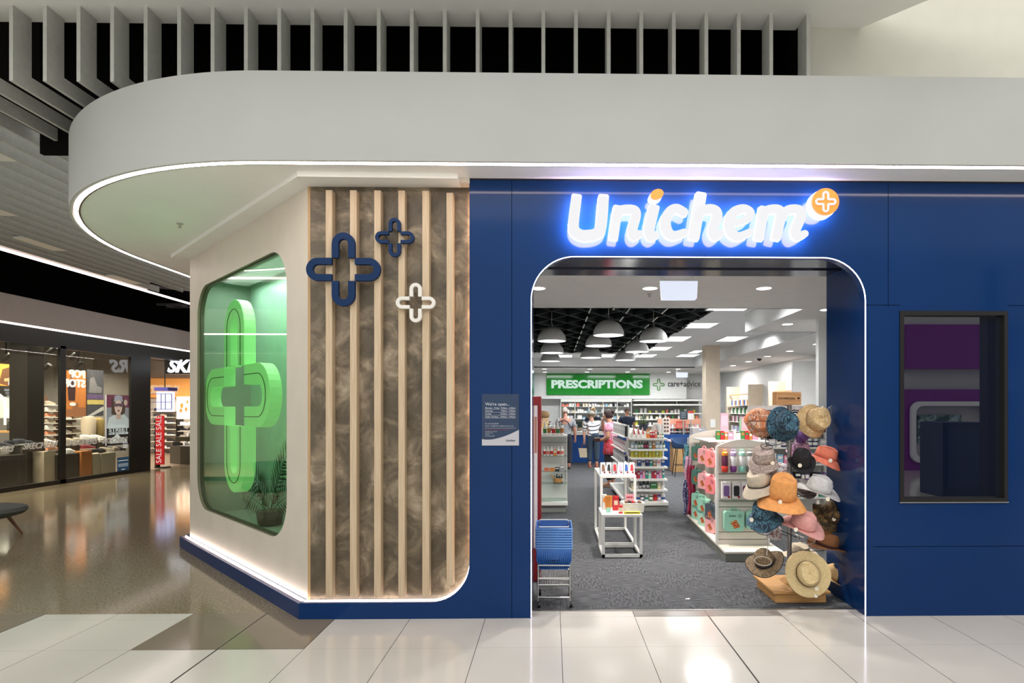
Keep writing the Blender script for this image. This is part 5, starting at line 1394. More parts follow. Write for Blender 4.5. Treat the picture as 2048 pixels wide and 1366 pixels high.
row(-.14, .2, ly + .1, .915, [('bottle', 'white', .05, .15, .05, 'white', 'red'), ('bottle', 'white', .05, .15, .05, 'white', 'coral'), ('bottle', 'white', .05, .15, .05, 'white', 'red'), ('box', 'orange', .045, .1, .04)], 'the second glass shelf', 'skincare on the glass shelved unit', gap=.008)
row(-.12, .24, ly + .1, .665, [('box', 'coral', .08, .05, .05, 'white', 'amber'), ('box', 'orange', .08, .05, .05, 'white', 'amber'), ('box', 'black', .07, .06, .05), ('box', 'grey', .07, .1, .05)], 'the third glass shelf', 'skincare on the glass shelved unit', gap=.008)
row(.03, .22, ly + .14, .472, [('dropper', 'black', .035, .15, .04, 'silver', 'teal'), ('bottle', 'black', .035, .14, .04, 'black')], 'the fourth glass shelf', 'skincare on the glass shelved unit', gap=.004)
t = thing('wooden_mortar', 'small wooden bowl hanging at the glass shelved unit', 'bowl', (.1, ly + .05, .472))
MB().lathe([(.03, .0), (.07, .02), (.075, .07), (.065, .07), (.06, .03), (0, .025)], n=16).build('bowl', M_OAK, t); MB().tube([(-.02, 0, .06), (-.12, -.02, .15)], .012, 8).build('pestle', M_OAKV, t)

# ---- red and white stand at the left door edge
t = thing('promotion_stand', 'tall red and white promotion board at the left door edge', 'stand', (-.13, 5.75, 0))
p0 = PY(1067, 793, 5.75); p1 = PY(1082.5, 793, 5.75)
MB().box(p0.x, p1.x, 5.72, 5.9, .006, p0.z).build('board', mat('deep_red_board', (140, 16, 20), .35, var=.04), t, world=True, bevel=.004)
q0 = PY(1068, 811, 5.70); q1 = PY(1075, 1096, 5.70)
MB().box(q0.x, q1.x, 5.70, 5.719, q1.z, q0.z).build('white_panel', mat('promo_white', (222, 212, 214), .4, var=.02), t, world=True)
MB().box(q0.x + .006, q1.x - .006, 5.698, 5.70, 1.25, 1.6).build('bronze_print', colmat((176, 120, 96), .5), t, world=True)

# ---- white display tables
def frame_table(label, x0, x1, y0, y1, h, s=.032):
    t = thing('display_table', label, 'table', ((x0 + x1) / 2, (y0 + y1) / 2, 0))
    for (x, y) in ((x0, y0), (x1 - s, y0), (x0, y1 - s), (x1 - s, y1 - s)): MB().box(x, x + s, y, y + s, .012, h - .03).build('leg', M_WMETAL, t, world=True, bevel=.002)
    MB().box(x0, x1, y0, y1, h - .03, h).build('tabletop', M_WMETAL, t, world=True, bevel=.003)
    for (a, b_, c, d_) in ((x0, x1, y0, y0 + s), (x0, x1, y1 - s, y1), (x0, x0 + s, y0, y1), (x1 - s, x1, y0, y1)): MB().box(a, b_, c, d_, .012, .044).build('bottom_rail', M_WMETAL, t, world=True)
    for (x, y) in ((x0 + .02, y0 + .02), (x1 - .02, y0 + .02), (x0 + .02, y1 - .02), (x1 - .02, y1 - .02)): MB().lathe([(.014, .003), (.014, .013)], c=(x, y, 0), n=10).build('foot', M_BLACK, t, world=True)
    return t
frame_table('low white square-frame display table with baskets of sunscreen', .565, 1.02, 6.6, 7.1, .49)
frame_table('tall white square-frame display table behind the low one', .59, 1.03, 7.16, 8.12, .865)
# stock on the tall table
for i, (px, cn, ac_) in enumerate(((1206, 'silver', 'brown'), (1218, 'white', 'black'), (1229, 'grey', 'red'), (1241, 'white', 'lilac'), (1252, 'silver', 'blue'), (1264, 'white', 'red'))):
    p = PY(px, 945, 7.26)
    t = thing('tent_card', '%s folded tent card packet on the tall white table, %s from the left' % (cn, ordn(i)), 'packet', (p.x, 7.27, .865), radians((-1) ** i * 8), 'tent card packets')
    w_ = .034
    MB().add([(-w_, -.04, 0), (w_, -.04, 0), (w_, .04, 0), (-w_, .04, 0), (-w_ * .9, 0, .15), (w_ * .9, 0, .15)], [(0, 1, 5, 4), (3, 4, 5, 2), (0, 4, 3), (1, 2, 5)]).build('card', colmat(CN[cn], .5), t, solid=.002)
    MB().ell((.012, -.036, .03), .012, .005, .012, 10).build('round_seal', colmat((120, 30, 34), .5), t)
    MB().add([(-w_ * .6, -.032, .05), (w_ * .6, -.032, .05), (w_ * .4, -.012, .125), (-w_ * .4, -.012, .125)], [(0, 1, 2, 3)]).build('print', colmat(CN[ac_], .5), t, solid=.003)
row(.61, 1.0, 7.46, .865, [('box', 'brown', .06, .12, .05, 'white', 'orange'), ('box', 'blue', .05, .09, .05), ('jar', 'white', .07, .1, .05, 'black'), ('box', 'black', .06, .1, .05, 'white', 'silver'), ('bottle', 'white', .05, .15, .05)], 'the tall white table, behind the tent cards', 'stock on the tall white table', gap=.015)
# stock on the low table
product('tube', 'orange', PY(1217, 1025, 6.75) * 1, 'orange and mint sunscreen tube on the low white table', 'stock on the low white table', .085, .19, .06, 'mint', 0, True, 'mint').location = (PY(1217, 1025, 6.75).x, 6.75, .49)
p = PY(1241, 1020, 6.70); product('bottle', 'red', (p.x, 6.68, .49), 'red bottle with white nozzle cap on the low white table', 'stock on the low white table', .05, .14, .05, 'white', 0, True, 'cream')
product('bag', 'red', (PY(1232, 1, 6.85).x, 6.88, .49), 'dark red pouch behind the red bottle on the low table', 'stock on the low white table', .075, .17, .05, 'white', 0, True, 'cream')
product('box', 'white', (PY(1209, 1, 6.9).x, 6.92, .49), 'white carton at the left back of the low table', 'stock on the low white table', .05, .18, .05, 'white', 0, True, 'orange')
o = product('box', 'yellow', (PY(1261, 1, 6.63).x + .02, 6.64, .49), 'long flat yellow packet on the front edge of the low table', 'stock on the low white table', .185, .028, .04, 'white', 0, True, 'black')
t = thing('storage_basket', 'white plastic basket of small packets on the low white table', 'basket', (PY(1266, 1, 6.82).x, 6.84, .49))
wq = .125; dq = .11
MB().prism([(-wq, -dq), (wq, -dq), (wq, dq), (-wq, dq)], lambda u, v, w: Vector((u * (.88 + w), v * (.88 + w), w)), 0.0, .105, [[(-wq + .01, -dq + .01), (wq - .01, -dq + .01), (wq - .01, dq - .01), (-wq + .01, dq - .01)]]).build('tub', M_WMETAL, t)
MB().box(-wq * .88, wq * .88, -dq * .88, dq * .88, 0, .008).build('bottom', M_WMETAL, t)
MB().box(-.055, .055, -dq - .002, -dq + .004, .035, .085).build('label_holder', colmat((214, 212, 206), .4), t)
for i, c_ in enumerate(('brown', 'black', 'red', 'silver', 'brown')):
    product('box', c_, (PY(1266, 1, 6.82).x - .075 + i * .038, 6.84 + .02 * (i % 2), .5), '%s sachet carton in the white basket, %s from the left' % (c_, ordn(i)), 'sachets in the white basket', .03, .105, .08, 'white', 0, True)
t = thing('price_card', 'pink price card standing in the white basket', 'sign', (PY(1263, 1, 6.8).x, 6.955, .57))
MB().box(-.05, .05, 0, .003, 0, .10).build('card', colmat((232, 168, 176), .5), t); MB().box(-.035, .035, -.001, 0, .055, .07).build('print', colmat((190, 60, 80)), t)

# ---- shopping basket stack on a wheeled wire trolley
t = thing('basket_trolley', 'wheeled chrome wire trolley under the stack of blue baskets', 'trolley', (.03, 5.1, 0))
bx0, bx1, by0, by1 = -.115, .155, 4.98, 5.32
def rect_ring(x0, x1, y0, y1, z): return [(x0, y0, z), (x1, y0, z), (x1, y1, z), (x0, y1, z)]
for i, (x, y) in enumerate(((bx0, by0), (bx1, by0), (bx1, by1), (bx0, by1))):
    MB().tube([(x, y, .05), (x, y, .36)], .006, 8).build('leg', M_CHROME, t, world=True)
    MB().lathe([(.0, -.012), (.024, -.012), (.027, 0), (.024, .012), (0, .012)], n=18, mtx=Matrix.Translation((x + .01, y - .005, .028)) @ Matrix.Rotation(pi / 2, 4, 'Y')).build('wheel', M_BLACK, t, world=True)
for z in (.085, .24, .355): MB().tube(rect_ring(bx0, bx1, by0, by1, z), .006, 8, closed=True).build('frame_rail', M_CHROME, t, world=True)
b = MB()
for i in range(12):
    x = bx0 + .02 + (bx1 - bx0 - .04) * i / 11
    b.tube([(x, by0, .30), (x, by0 + .01, .19), (x, by1 - .01, .19), (x, by1, .30)], .0025, 5)
for z, yy in ((.19, by0 + .01), (.25, by0)): b.tube([(bx0, yy, z), (bx1, yy, z)], .003, 5)
b.build('wire_cradle', M_CHROME, t, world=True)
M_BASK = mat('blue_basket_plastic', (52, 104, 176), .4, var=.03)
bk0 = None
for i in range(9):
    z = .315 + i * .0205
    lb = 'blue plastic shopping basket in the stack on the trolley, %s from the bottom' % ordn(i)
    if bk0 is None:
        bk0 = thing('shopping_basket', lb, 'basket', (.02, 5.15, z), 0, 'nested blue shopping baskets')
        W0, D0, W1, D1, H = .118, .14, .152, .18, .185
        b = MB()
        for (ax, wl, dl, wt, dt) in (('x', W0, D0, W1, D1),):
            for s in (-1, 1):
                # front/back slats and side slats
                for k in range(17):
                    u = -1 + 2 * k / 16
                    b.bar((u * W0, s * D0, .0), (u * W1 * .97, s * D1 * .97, H * .5), .006, .003)
                for k in range(19):
                    u = -1 + 2 * k / 18
                    b.bar((s * W0, u * D0, .0), (s * W1 * .97, u * D1 * .97, H * .5), .003, .006)
        b.build('slatted_sides', M_BASK, bk0)
        MB().prism([(-1, -1), (1, -1), (1, 1), (-1, 1)], lambda u, v, w: Vector((u * (W0 + (W1 - W0) * w / H), v * (D0 + (D1 - D0) * w / H), w)), H * .46, H, [[(-.965, -.965), (.965, -.965), (.965, .965), (-.965, .965)]]).build('upper_band', M_BASK, bk0)
        MB().box(-W0, W0, -D0, D0, -.002, .004).build('bottom', M_BASK, bk0)
        MB().tube([(-W1, -D1, H), (W1, -D1, H), (W1, D1, H), (-W1, D1, H)], .0075, 8, closed=True).build('rim', mat('blue_basket_rim', (92, 140, 200), .35, var=.02), bk0)
    else: dup(bk0, (.02, 5.15, z), 0, lb)
top = [o for o in C.objects if o.name.startswith('shopping_basket')][-1]
for s in (-1, 1):
    hb = MB(); hb.tube([(-.13, s * .05, .19), (-.125, s * .165, .2), (.125, s * .165, .2), (.13, s * .05, .19)], .005, 6)
    o = hb.build('handle', M_CHROME, top)

# ---- near gondola with lunch boxes
NX0, NX1, NY = 1.905, 2.50, 6.76
t = thing('gondola_shelving', 'cream slatwall gondola of lunch boxes and bottles behind the hat stand', 'shelving', (2.3, 7.5, 0))
deck = [(NX0 + .0, 6.43), (NX1 + .03, 6.43), (NX1 + .1, 8.7), (2.02, 8.7)]
MB().prism(deck, T, .004, .09).build('kick', colmat((112, 114, 106), .6), t, world=True)
MB().prism([(deck[0][0] - .01, deck[0][1] - .012), (NX1 + .04, 6.418), (NX1 + .11, 8.72), (2.0, 8.72)], T, .09, .115).build('base_deck', mat('cream_deck', (222, 214, 200), .4, var=.01), t, world=True, bevel=.004)
sl = MB()
zl = .115
MS = mat('cream_slatwall', (218, 210, 198), .5, var=.01)
MS2 = colmat((84, 80, 76), .6)
lines = [PY(1450, y, NY).z for y in (1079, 1064, 1014, 1002, 960, 948)]
prev = .115
for z in lines + [1.235]:
    sl.box(NX0 + .012, NX1 - .012, NY, NY + .022, prev, z - .004); prev = z + .004
sl.box(NX0 + .012, NX1 - .012, NY + .008, NY + .021, .115, 1.235, mi=1)
sl.build('slatwall_panel', [MS, MS2], t, world=True)
for x in (NX0, NX1): MB().box(x - .013, x + .013, NY - .012, NY + .03, .115, 1.24).build('upright', M_WMETAL, t, world=True)
arcp = [(NX0, 1.235)] + [(NX0 + (NX1 - NX0) * i / 16, 1.25 + .075 * sin(pi * i / 16)) for i in range(17)] + [(NX1, 1.235)]
MB().prism(arcp, FXZ(NY - .01), 0, .03).build('curved_header', MS, t, world=True)
MB().box(2.17, 2.21, NY + .03, 8.62, .115, 1.235).build('side_slatwall', MS, t, world=True)
arcp = [(2.02, .115), (2.02, 1.27)] + [(2.02 + (.80) * i / 16, 1.275 + .09 * sin(pi * i / 16)) for i in range(17)] + [(2.82, .115)]
MB().prism(arcp, FXZ(8.62), 0, .03).build('far_end_panel', MS, t, world=True)
def lunch_box(label, loc, rot, col, w=.19, h=.23, d=.07, art=(176, 40, 34)):
    t = thing('lunch_box', label, 'lunch box', loc, rot, 'pastel lunch boxes on the gondola')
    m = colmat(col, .35); m2 = colmat([int(v * .82) for v in col], .35)
    MB().prism(rrect(-w / 2, w / 2, 0, h * .86, .035, 6), FXZ(0), -d / 2, d / 2).build('case', m, t, bevel=.008)
    MB().tube([(-w * .2, 0, h * .85)] + [(w * .2 * -cos(pi * i / 8), 0, h * .85 + h * .13 * sin(pi * i / 8)) for i in range(1, 8)] + [(w * .2, 0, h * .85)], .009, 8).build('handle', m, t)
    MB().prism(E(w * .27, h * .67, .026, .026, 16), FXZ(0), -d / 2 - .006, -d / 2 + .002).build('clasp', m2, t)
    MB().add([(-w * .22, -d / 2 - .002, h * .38), (w * .08, -d / 2 - .002, h * .5), (w * .3, -d / 2 - .002, h * .2), (0, -d / 2 - .002, h * .12)], [(0, 1, 2, 3)]).build('picture_label', pattern('lunch_print', [(170, 36, 32), (214, 160, 84), (120, 60, 40)], 30) if 'lunch_print' not in bpy.data.materials else bpy.data.materials['lunch_print'], t, solid=.002)
    return t
MINT = (152, 208, 184); LPINK = (232, 168, 170); DTEAL = (74, 122, 108)
p = PY(1467, 1060, NY - .05); o = lunch_box('large mint green lunch box hanging lowest on the front slatwall', (p.x, NY - .05, PY(1467, 1062, NY - .05).z), 0, MINT, .225, .27)
text('b.box', .036, colmat((70, 92, 86)), face_cam(p.x - .062, NY - .091, o.location.z + .17), o)
p = PY(1505, 1060, NY - .05); lunch_box('mint lunch box in a clear pack, second on the lowest front row', (p.x + .02, NY - .05, PY(1467, 1058, NY - .05).z), 0, MINT, .2, .24)
i = 0
for r_, (yc, cols) in enumerate(((940, (DTEAL, LPINK, (236, 140, 140))), (990, (DTEAL, LPINK, (232, 130, 136))), (1040, (MINT, MINT, (70, 82, 90))), (1083, (MINT, (170, 214, 196), LPINK)))):
    for c_, (yy, col) in enumerate(zip((8.3, 7.85, 7.40), cols)):
        z = PX(1, 1, 1).z if False else CH - (yc - 12 - CY) / FPX * 7.85
        z = max(.118, z)
        lunch_box('%s lunch box on the gondola side, %s row down, %s from back' % ({DTEAL: 'dark teal', LPINK: 'pale pink', MINT: 'mint'}.get(col, {(236, 140, 140): 'rose pink', (232, 130, 136): 'rose pink', (70, 82, 90): 'charcoal', (170, 214, 196): 'pale mint'}.get(col, 'pastel')), ordn(r_), ordn(c_)), (2.06 - .02 * c_, yy, z), radians(-68), col, .19, .24, .075)
# hooks for them
b0 = None
# drink bottles
for i, (px, c1, c2, nm) in enumerate(((1447, (214, 58, 40), (240, 140, 40), 'orange and red'), (1464, (120, 60, 130), (186, 160, 206), 'purple and lilac'), (1481, (150, 214, 196), (170, 224, 208), 'mint'), (1496, (120, 120, 118), (150, 150, 146), 'grey'), (1511, (210, 190, 196), (222, 206, 208), 'pale pink'))):
    p = PY(px, 943, NY - .06); z = PY(px, 944, NY - .06).z
    t = thing('drink_bottle', '%s sports drink bottle on the front slatwall, %s from the left' % (nm, ordn(i)), 'bottle', (p.x + .015, NY - .062, z), 0, 'drink bottles on the slatwall')
    MB().lathe([(.028, 0), (.036, .01), (.037, .06), (.033, .07)], n=18).build('base', colmat(c1, .3), t)
    MB().lathe([(.033, .07), (.036, .09), (.036, .17), (.03, .185)], n=18).build('sleeve', mat('printed_sleeve_%d' % i, (226, 220, 216) if i != 0 else (90, 30, 60), .4, var=.2, vscale=60), t)
    MB().lathe([(.03, .185), (.036, .19), (.036, .22), (.02, .235), (0, .236)], n=18).build('lid', colmat(c2, .3), t)
    MB().tube([(-.018, 0, .23), (-.018, 0, .255), (.018, 0, .255), (.018, 0, .23)], .005, 6).build('carry_loop', colmat(c2, .3), t)
sh = bpy.data.objects['gondola_shelving.002']
MB().box(NX0 + .04, NX0 + .7, NY - .11, NY - .002, PY(1450, 944, NY - .06).z - .012, PY(1450, 944, NY - .06).z - .001).build('ledge', gs, sh, world=True)
MB().box(NX0 + .04, NX0 + .6, NY - .11, NY - .002, PY(1450, 1001, NY - .06).z - .012, PY(1450, 1001, NY - .06).z - .001).build('ledge', gs, sh, world=True)
for i, (px, c1, nm) in enumerate(((1451, (120, 88, 146), 'purple'), (1471, (28, 28, 32), 'black'), (1489, (96, 44, 84), 'plum patterned'), (1507, (60, 66, 80), 'slate'))):
    p = PY(px, 1000, NY - .04)
    t = thing('hydration_pack', '%s snack pot pack on the middle of the front slatwall' % nm, 'packaged item', (p.x, NY - .05, PY(1, 1001, NY - .06).z), 0, 'packaged pots on the slatwall')
    MB().box(-.048, .048, -.03, .03, 0, .19).build('carton', colmat((222, 216, 214), .4), t, bevel=.002)
    MB().prism(rrect(-.033, .033, .03, .15, .02), FXZ(0), -.033, -.030).build('window_item', colmat(c1, .3), t)
    MB().prism(E(.026, .022, .014, .014, 10), FXZ(0), -.034, -.030).build('sticker', colmat((150, 40, 30)), t)
# scarves
for i, (dx, c_, nm, z0, z1) in enumerate(((0, [(60, 110, 120), (120, 180, 190), (40, 70, 90)], 'teal leaf patterned', 1.15, .72), (.012, [(200, 150, 176), (216, 178, 196), (180, 120, 160)], 'pink lilac', .98, .50), (-.01, [(36, 44, 84), (160, 150, 180), (50, 60, 100)], 'navy patterned', .64, .14), (.05, [(150, 40, 70), (170, 60, 90), (130, 30, 50)], 'crimson', .86, .15))):
    p = PY(1373, 900, 8.72 - .05 * i)
    b = MB(); n = 14; vs = []
    for r_ in range(12):
        z = z1 + (z0 - z1) * (1 - r_ / 11)
        for j in range(n):
            u = j / (n - 1); vs.append((-.05 + .1 * u + .012 * sin(r_ * .7 + i), .018 * sin(u * 14 + r_ * .3), z))
    b.add(vs, [(r_ * n + j, r_ * n + j + 1, (r_ + 1) * n + j + 1, (r_ + 1) * n + j) for r_ in range(11) for j in range(n - 1)], 0, True)
    t = thing('scarf', nm + ' scarf hanging at the far left end of the lunch box gondola', 'scarf', (p.x + dx, 8.66 - .06 * i, 0), 0, 'scarves on the gondola end')
    b.build('cloth', pattern('scarf_cloth_%d' % i, c_, 22), t, solid=.006)
    MB().tube([(0, 0, z0 - .01), (0, 0, z0 + .03), (.06, .02, z0 + .05)], .003, 6).build('hanger_hook', M_CHROME, t)

# ============================================================ BACK OF THE PHARMACY
M_COUNTERB = mat('counter_blue', (22, 72, 140), .35, var=.02)
t = thing('service_counter', 'long blue fronted white topped service counter at the back of the shop', 'counter', (1.2, 18.6, 0))
MB().box(-1.6, 3.75, 18.25, 18.9, .004, .86).build('front_body', M_COUNTERB, t, world=True)
MB().box(-1.65, 3.8, 18.2, 19.0, .86, .97).build('worktop', M_WMETAL, t, world=True, bevel=.004)
t = thing('dispensary_bench', 'dark backed dispensary bench behind the service counter', 'counter', (1.2, 20.5, 0))
MB().box(-1.6, 4.6, 20.3, 20.9, .004, 1.05).build('body', colmat((196, 176, 150), .5), t, world=True)
MB().box(-1.6, 4.6, 20.25, 20.95, 1.05, 1.09).build('worktop', M_WMETAL, t, world=True)
for (px0, px1, y0, y1, c_, lb) in ((1142, 1165, 843, 862, (196, 176, 150), 'beige lower screen board behind the counter'), (1187, 1206, 839, 852, (26, 28, 32), 'black screen board behind the striped shopper'), (1131, 1141, 840, 858, (26, 28, 32), 'black screen board beside the grey shirted man')):
    a = PY(px0, y1, 19.6); c = PY(px1, y0, 19.6)
    o = MB().box(0, c.x - a.x, 0, .03, 0, c.z - .97 if True else 0).build('screen_board', colmat(c_, .5)); o.location = (a.x, 19.0 - .05, .97); tag(o, lb, 'partition')
# dispensary wall shelving
dx0 = PY(1122, 800, 24.1).x; dxm = PY(1265, 800, 24.1).x; dx1 = PY(1406, 800, 24.1).x
t = thing('dispensary_shelving', 'wide white dispensary shelving full of medicine packs under the green sign', 'shelving', ((dx0 + dxm) / 2, 24.3, 0))
zs = [PY(1200, y, 24.1).z for y in (813, 825.5, 838, 850, 862)]
MB().box(dx0, dxm, 24.75, 24.79, .004, 2.07).build('back_panel', colmat((206, 212, 214), .5), t, world=True)
nb = 5
for i in range(nb + 1):
    x = dx0 + (dxm - dx0) * i / nb; MB().box(x - .015, x + .015, 24.4, 24.75, .004, 2.07).build('upright', M_WMETAL, t, world=True)
for z in zs: MB().box(dx0, dxm, 24.4, 24.75, z - .015, z).build('shelf', M_WMETAL, t, world=True)
for i in range(nb):
    x = dx0 + (dxm - dx0) * i / nb; MB().box(x + .01, x + (dxm - dx0) / nb - .01, 24.36, 24.4, 1.95, 2.07).build('cupboard_door', M_WMETAL, t, world=True)
random.seed(3)
for r_, z in enumerate(zs):
    x = dx0 + .05; k_ = 0
    while x < dxm - .12:
        w_ = random.choice((.06, .08, .1, .12)); h_ = random.choice((.07, .1, .13, .15))
        if random.random() < .13: x += w_ + .03; continue
        cn = random.choice(('white', 'white', 'white', 'silver', 'light blue', 'white', 'cream') + (('coral', 'black') if r_ == 0 else ('light blue', 'silver')))
        product('box', cn, (x + w_ / 2, 24.5, z), '%s medicine pack on the %s dispensary shelf, %s along' % (cn, ordn(r_), ordn(k_)), 'medicine packs on the dispensary shelves', w_, h_, .08, 'white', 0, False)
        x += w_ + random.uniform(.01, .035); k_ += 1
t = thing('canopy_shelving', 'white shelving with deep canopy under the care+advice sign', 'shelving', ((dxm + dx1) / 2, 24.3, 0))
MB().box(dxm + .05, dx1, 24.75, 24.79, .004, 2.07).build('back_panel', colmat((176, 178, 176), .5), t, world=True)
MB().box(dxm + .05, dx1, 23.9, 24.75, 1.98, 2.05).build('canopy', M_WMETAL, t, world=True)
MB().box(dxm + .05, dx1, 23.95, 24.75, 1.80, 1.86).build('canopy', M_WMETAL, t, world=True)
zs2 = [PY(1340, y, 24.1).z for y in (826, 838, 852)]
for z in zs2: MB().box(dxm + .05, dx1, 24.2, 24.75, z - .05, z).build('shelf', M_WMETAL, t, world=True)
for i in range(3): MB().box(dxm + .9 + i * .9 - .01, dxm + .9 + i * .9 + .01, 24.0, 24.03, 1.86, 1.98).build('bracket', M_CHROME, t, world=True)
for r_, z in enumerate(zs2):
    x = dxm + .15; k_ = 0
    while x < dx1 - .2:
        w_ = random.choice((.08, .1, .12)); cn = random.choice(('white', 'lime', 'cream', 'white', 'coral', 'green'))
        product('box', cn, (x + w_ / 2, 24.35, z), '%s pack under the canopy on the %s shelf, %s along' % (cn, ordn(r_), ordn(k_)), 'packs on the canopy shelving', w_, random.choice((.1, .15, .2)), .08, 'white', 0, False)
        x += w_ + random.uniform(.02, .2); k_ += 1
# things on the service counter and bench
def monitor(label, px, py, Y, z, w_=.42, h_=.28, col=(30, 34, 40)):
    t = thing('computer_monitor', label, 'monitor', (PY(px, py, Y).x, Y, z))
    MB().box(-.09, .09, -.06, .06, 0, .012).build('stand', M_BLACK, t); MB().box(-.015, .015, .01, .03, .01, .12).build('neck', M_BLACK, t)
    MB().box(-w_ / 2, w_ / 2, -.015, .015, .1, .1 + h_).build('screen_case', colmat(col, .3), t, bevel=.004); return t
monitor('computer monitor on the counter beside the grey shirted man', 1142, 0, 18.5, .97, .3, .26)
monitor('computer monitor on the counter left of the striped shopper', 1155, 0, 18.7, .97, .3, .2, (44, 60, 56))
monitor('pale computer screen on the counter right of the striped shopper', 1200, 0, 18.6, .97, .3, .24, (170, 178, 176))
for i, (px, c_, w_, h_) in enumerate(((1149, 'lime', .1, .2), (1152, 'white', .08, .22), (1168, 'teal', .1, .1), (1190, 'yellow', .14, .16), (1194, 'white', .1, .2), (1138, 'green', .07, .2))):
    product('box', c_, (PY(px, 0, 18.4).x, 18.36, .97), '%s carton standing on the service counter, %s group along' % (c_, ordn(i)), 'cartons on the service counter', w_, h_, .06, 'white', 0, False)
for i, (px, c_) in enumerate(((1150, 'light blue'), (1155, 'light blue'), (1159, 'white'), (1216, 'white'), (1222, 'coral'), (1232, 'white'))):
    product('box', c_, (PY(px, 0, 20.5).x, 20.5, 1.09), '%s tray on the dispensary bench, %s from left' % (c_, ordn(i)), 'trays on the dispensary bench', .22, .12, .2, 'white', 0, False)
# plant on the counter
t = thing('potted_plant', 'small bushy green plant in a dark pot on the back counter', 'plant', (PY(1288, 0, 18.4).x, 18.5, .97))
MB().lathe([(.10, 0), (.13, .02), (.15, .22), (.13, .22), (0, .2)], n=16).build('pot', colmat((44, 46, 58), .5), t)
b = MB(); random.seed(5)
for i in range(60):
    a = random.uniform(0, 2 * pi); r_ = random.uniform(.02, .16); z_ = random.uniform(.22, .48)
    q = Vector((r_ * cos(a), r_ * sin(a), z_)); d_ = Vector((cos(a), sin(a), random.uniform(-.2, .8))).normalized() * .08; s_ = d_.cross(Vector((0, 0, 1))).normalized() * .022
    b.add([q, q + d_ * .5 + s_, q + d_, q + d_ * .5 - s_], [(0, 1, 2, 3)])
    b.tube([(0, 0, .2), q], .003, 4)
b.build('foliage', mat('plant_green', (74, 112, 60), .5, var=.2), t)

# ---- display tower unit in mid distance (coral shelf strips, sunglasses, sign)
ty = 17.25
a = PY(1318, 875, ty); c = PY(1405, 838, ty)
t = thing('cosmetics_stand', 'white cosmetics stand with coral header strip and shelves behind the mid gondola', 'display stand', ((a.x + c.x) / 2, ty + .2, 0))
MB().box(a.x, c.x, ty + .25, ty + .3, .93, PY(1, 838, ty).z).build('back_panel', M_WMETAL, t, world=True)
MB().box(a.x, c.x, ty + .2, ty + .25, PY(1, 849, ty).z, PY(1, 838, ty).z).build('header_strip', mat('coral_strip', (236, 176, 150), .5, var=.05, vscale=4), t, world=True)
for y_ in (856, 864, 871): MB().box(a.x, c.x, ty, ty + .25, PY(1, y_, ty).z - .02, PY(1, y_, ty).z).build('shelf', M_WMETAL, t, world=True)
for r_, y_ in enumerate((856, 864, 871)):
    row(a.x + .03, c.x - .02, ty + .1, PY(1, y_, ty).z, [('bottle', 'white', .04, .1, .04, 'black'), ('bottle', 'coral', .04, .09, .04), ('box', 'black', .05, .1, .04), ('jar', 'cream', .05, .07, .04), ('bottle', 'pink', .04, .1, .04, 'silver')], 'the %s shelf of the cosmetics stand' % ordn(r_), 'stock of the cosmetics stand', gap=.03, fine=False)
t = thing('price_sign', 'coral red printed sign on the cosmetics stand', 'sign', PY(1361, 856, ty - .03))
p0 = PY(1352, 857, ty - .03); p1 = PY(1371, 842, ty - .03)
MB().box(p0.x, p1.x, ty - .035, ty - .025, p0.z, p1.z).build('sheet', mat('coral_sign', (222, 96, 78), .5, var=.02), t, world=True)
for k_ in range(3): MB().box(p0.x + .03, p1.x - .03, ty - .037, ty - .035, p0.z + .04 + k_ * .045, p0.z + .055 + k_ * .045).build('text_rule', colmat((240, 190, 176)), t, world=True)
t = thing('sunglasses_rack', 'narrow rack of brown round sunglasses left of the coral sign', 'display stand', PY(1332, 870, 17.0))
p0 = PY(1325, 868, 17.0); p1 = PY(1340, 836, 17.0)
MB().box(p0.x, p1.x, 17.02, 17.06, .93, p1.z).build('board', colmat((232, 222, 212), .5), t, world=True)
for r_ in range(4):
    o = MB(); z = p1.z - .06 - r_ * .105
    for s in (-1, 1): o.prism(E((p0.x + p1.x) / 2 + s * .042, z, .032, .028, 14), FXZ(16.985), 0, .006)
    o.bar(((p0.x + p1.x) / 2 - .02, 16.988, z + .005), ((p0.x + p1.x) / 2 + .02, 16.988, z + .005), .006)
    tag(o.build('sunglasses', mat('brown_lens', (92, 54, 36), .15, var=.05)), 'brown round sunglasses on the narrow rack, %s pair from the top' % ordn(r_), 'sunglasses', 'sunglasses on the narrow rack')
t = thing('menu_board', 'dark printed screen standing above the cosmetics stand', 'screen', PY(1367, 838, 17))
p0 = PY(1360, 839, 17); p1 = PY(1375, 822, 17)
MB().box(p0.x, p1.x, 17, 17.03, p0.z, p1.z).build('panel', colmat((52, 66, 76), .3), t, world=True); MB().box((p0.x + p1.x) / 2 - .02, (p0.x + p1.x) / 2 + .02, 17.03, 17.06, .9, p1.z - .1).build('post', M_CHROME, t, world=True)
for k_ in range(3): MB().box(p0.x + .03, p1.x - .05, 16.997, 17, p0.z + .06 + k_ * .06, p0.z + .075 + k_ * .06).build('text_rule', colmat((170, 180, 186)), t, world=True)
t = thing('menu_board', 'white printed card with red heading beside the dark screen', 'sign', PY(1382, 838, 17))
p0 = PY(1376, 839, 17); p1 = PY(1388, 822, 17)
MB().box(p0.x, p1.x, 17, 17.02, p0.z, p1.z).build('sheet', colmat((232, 228, 226), .5), t, world=True); MB().box(p0.x, p1.x, 16.995, 17, p1.z - .06, p1.z).build('heading', colmat((200, 60, 56), .5), t, world=True); MB().box((p0.x + p1.x) / 2 - .02, (p0.x + p1.x) / 2 + .02, 17.03, 17.06, .9, p1.z - .1).build('post', M_CHROME, t, world=True)
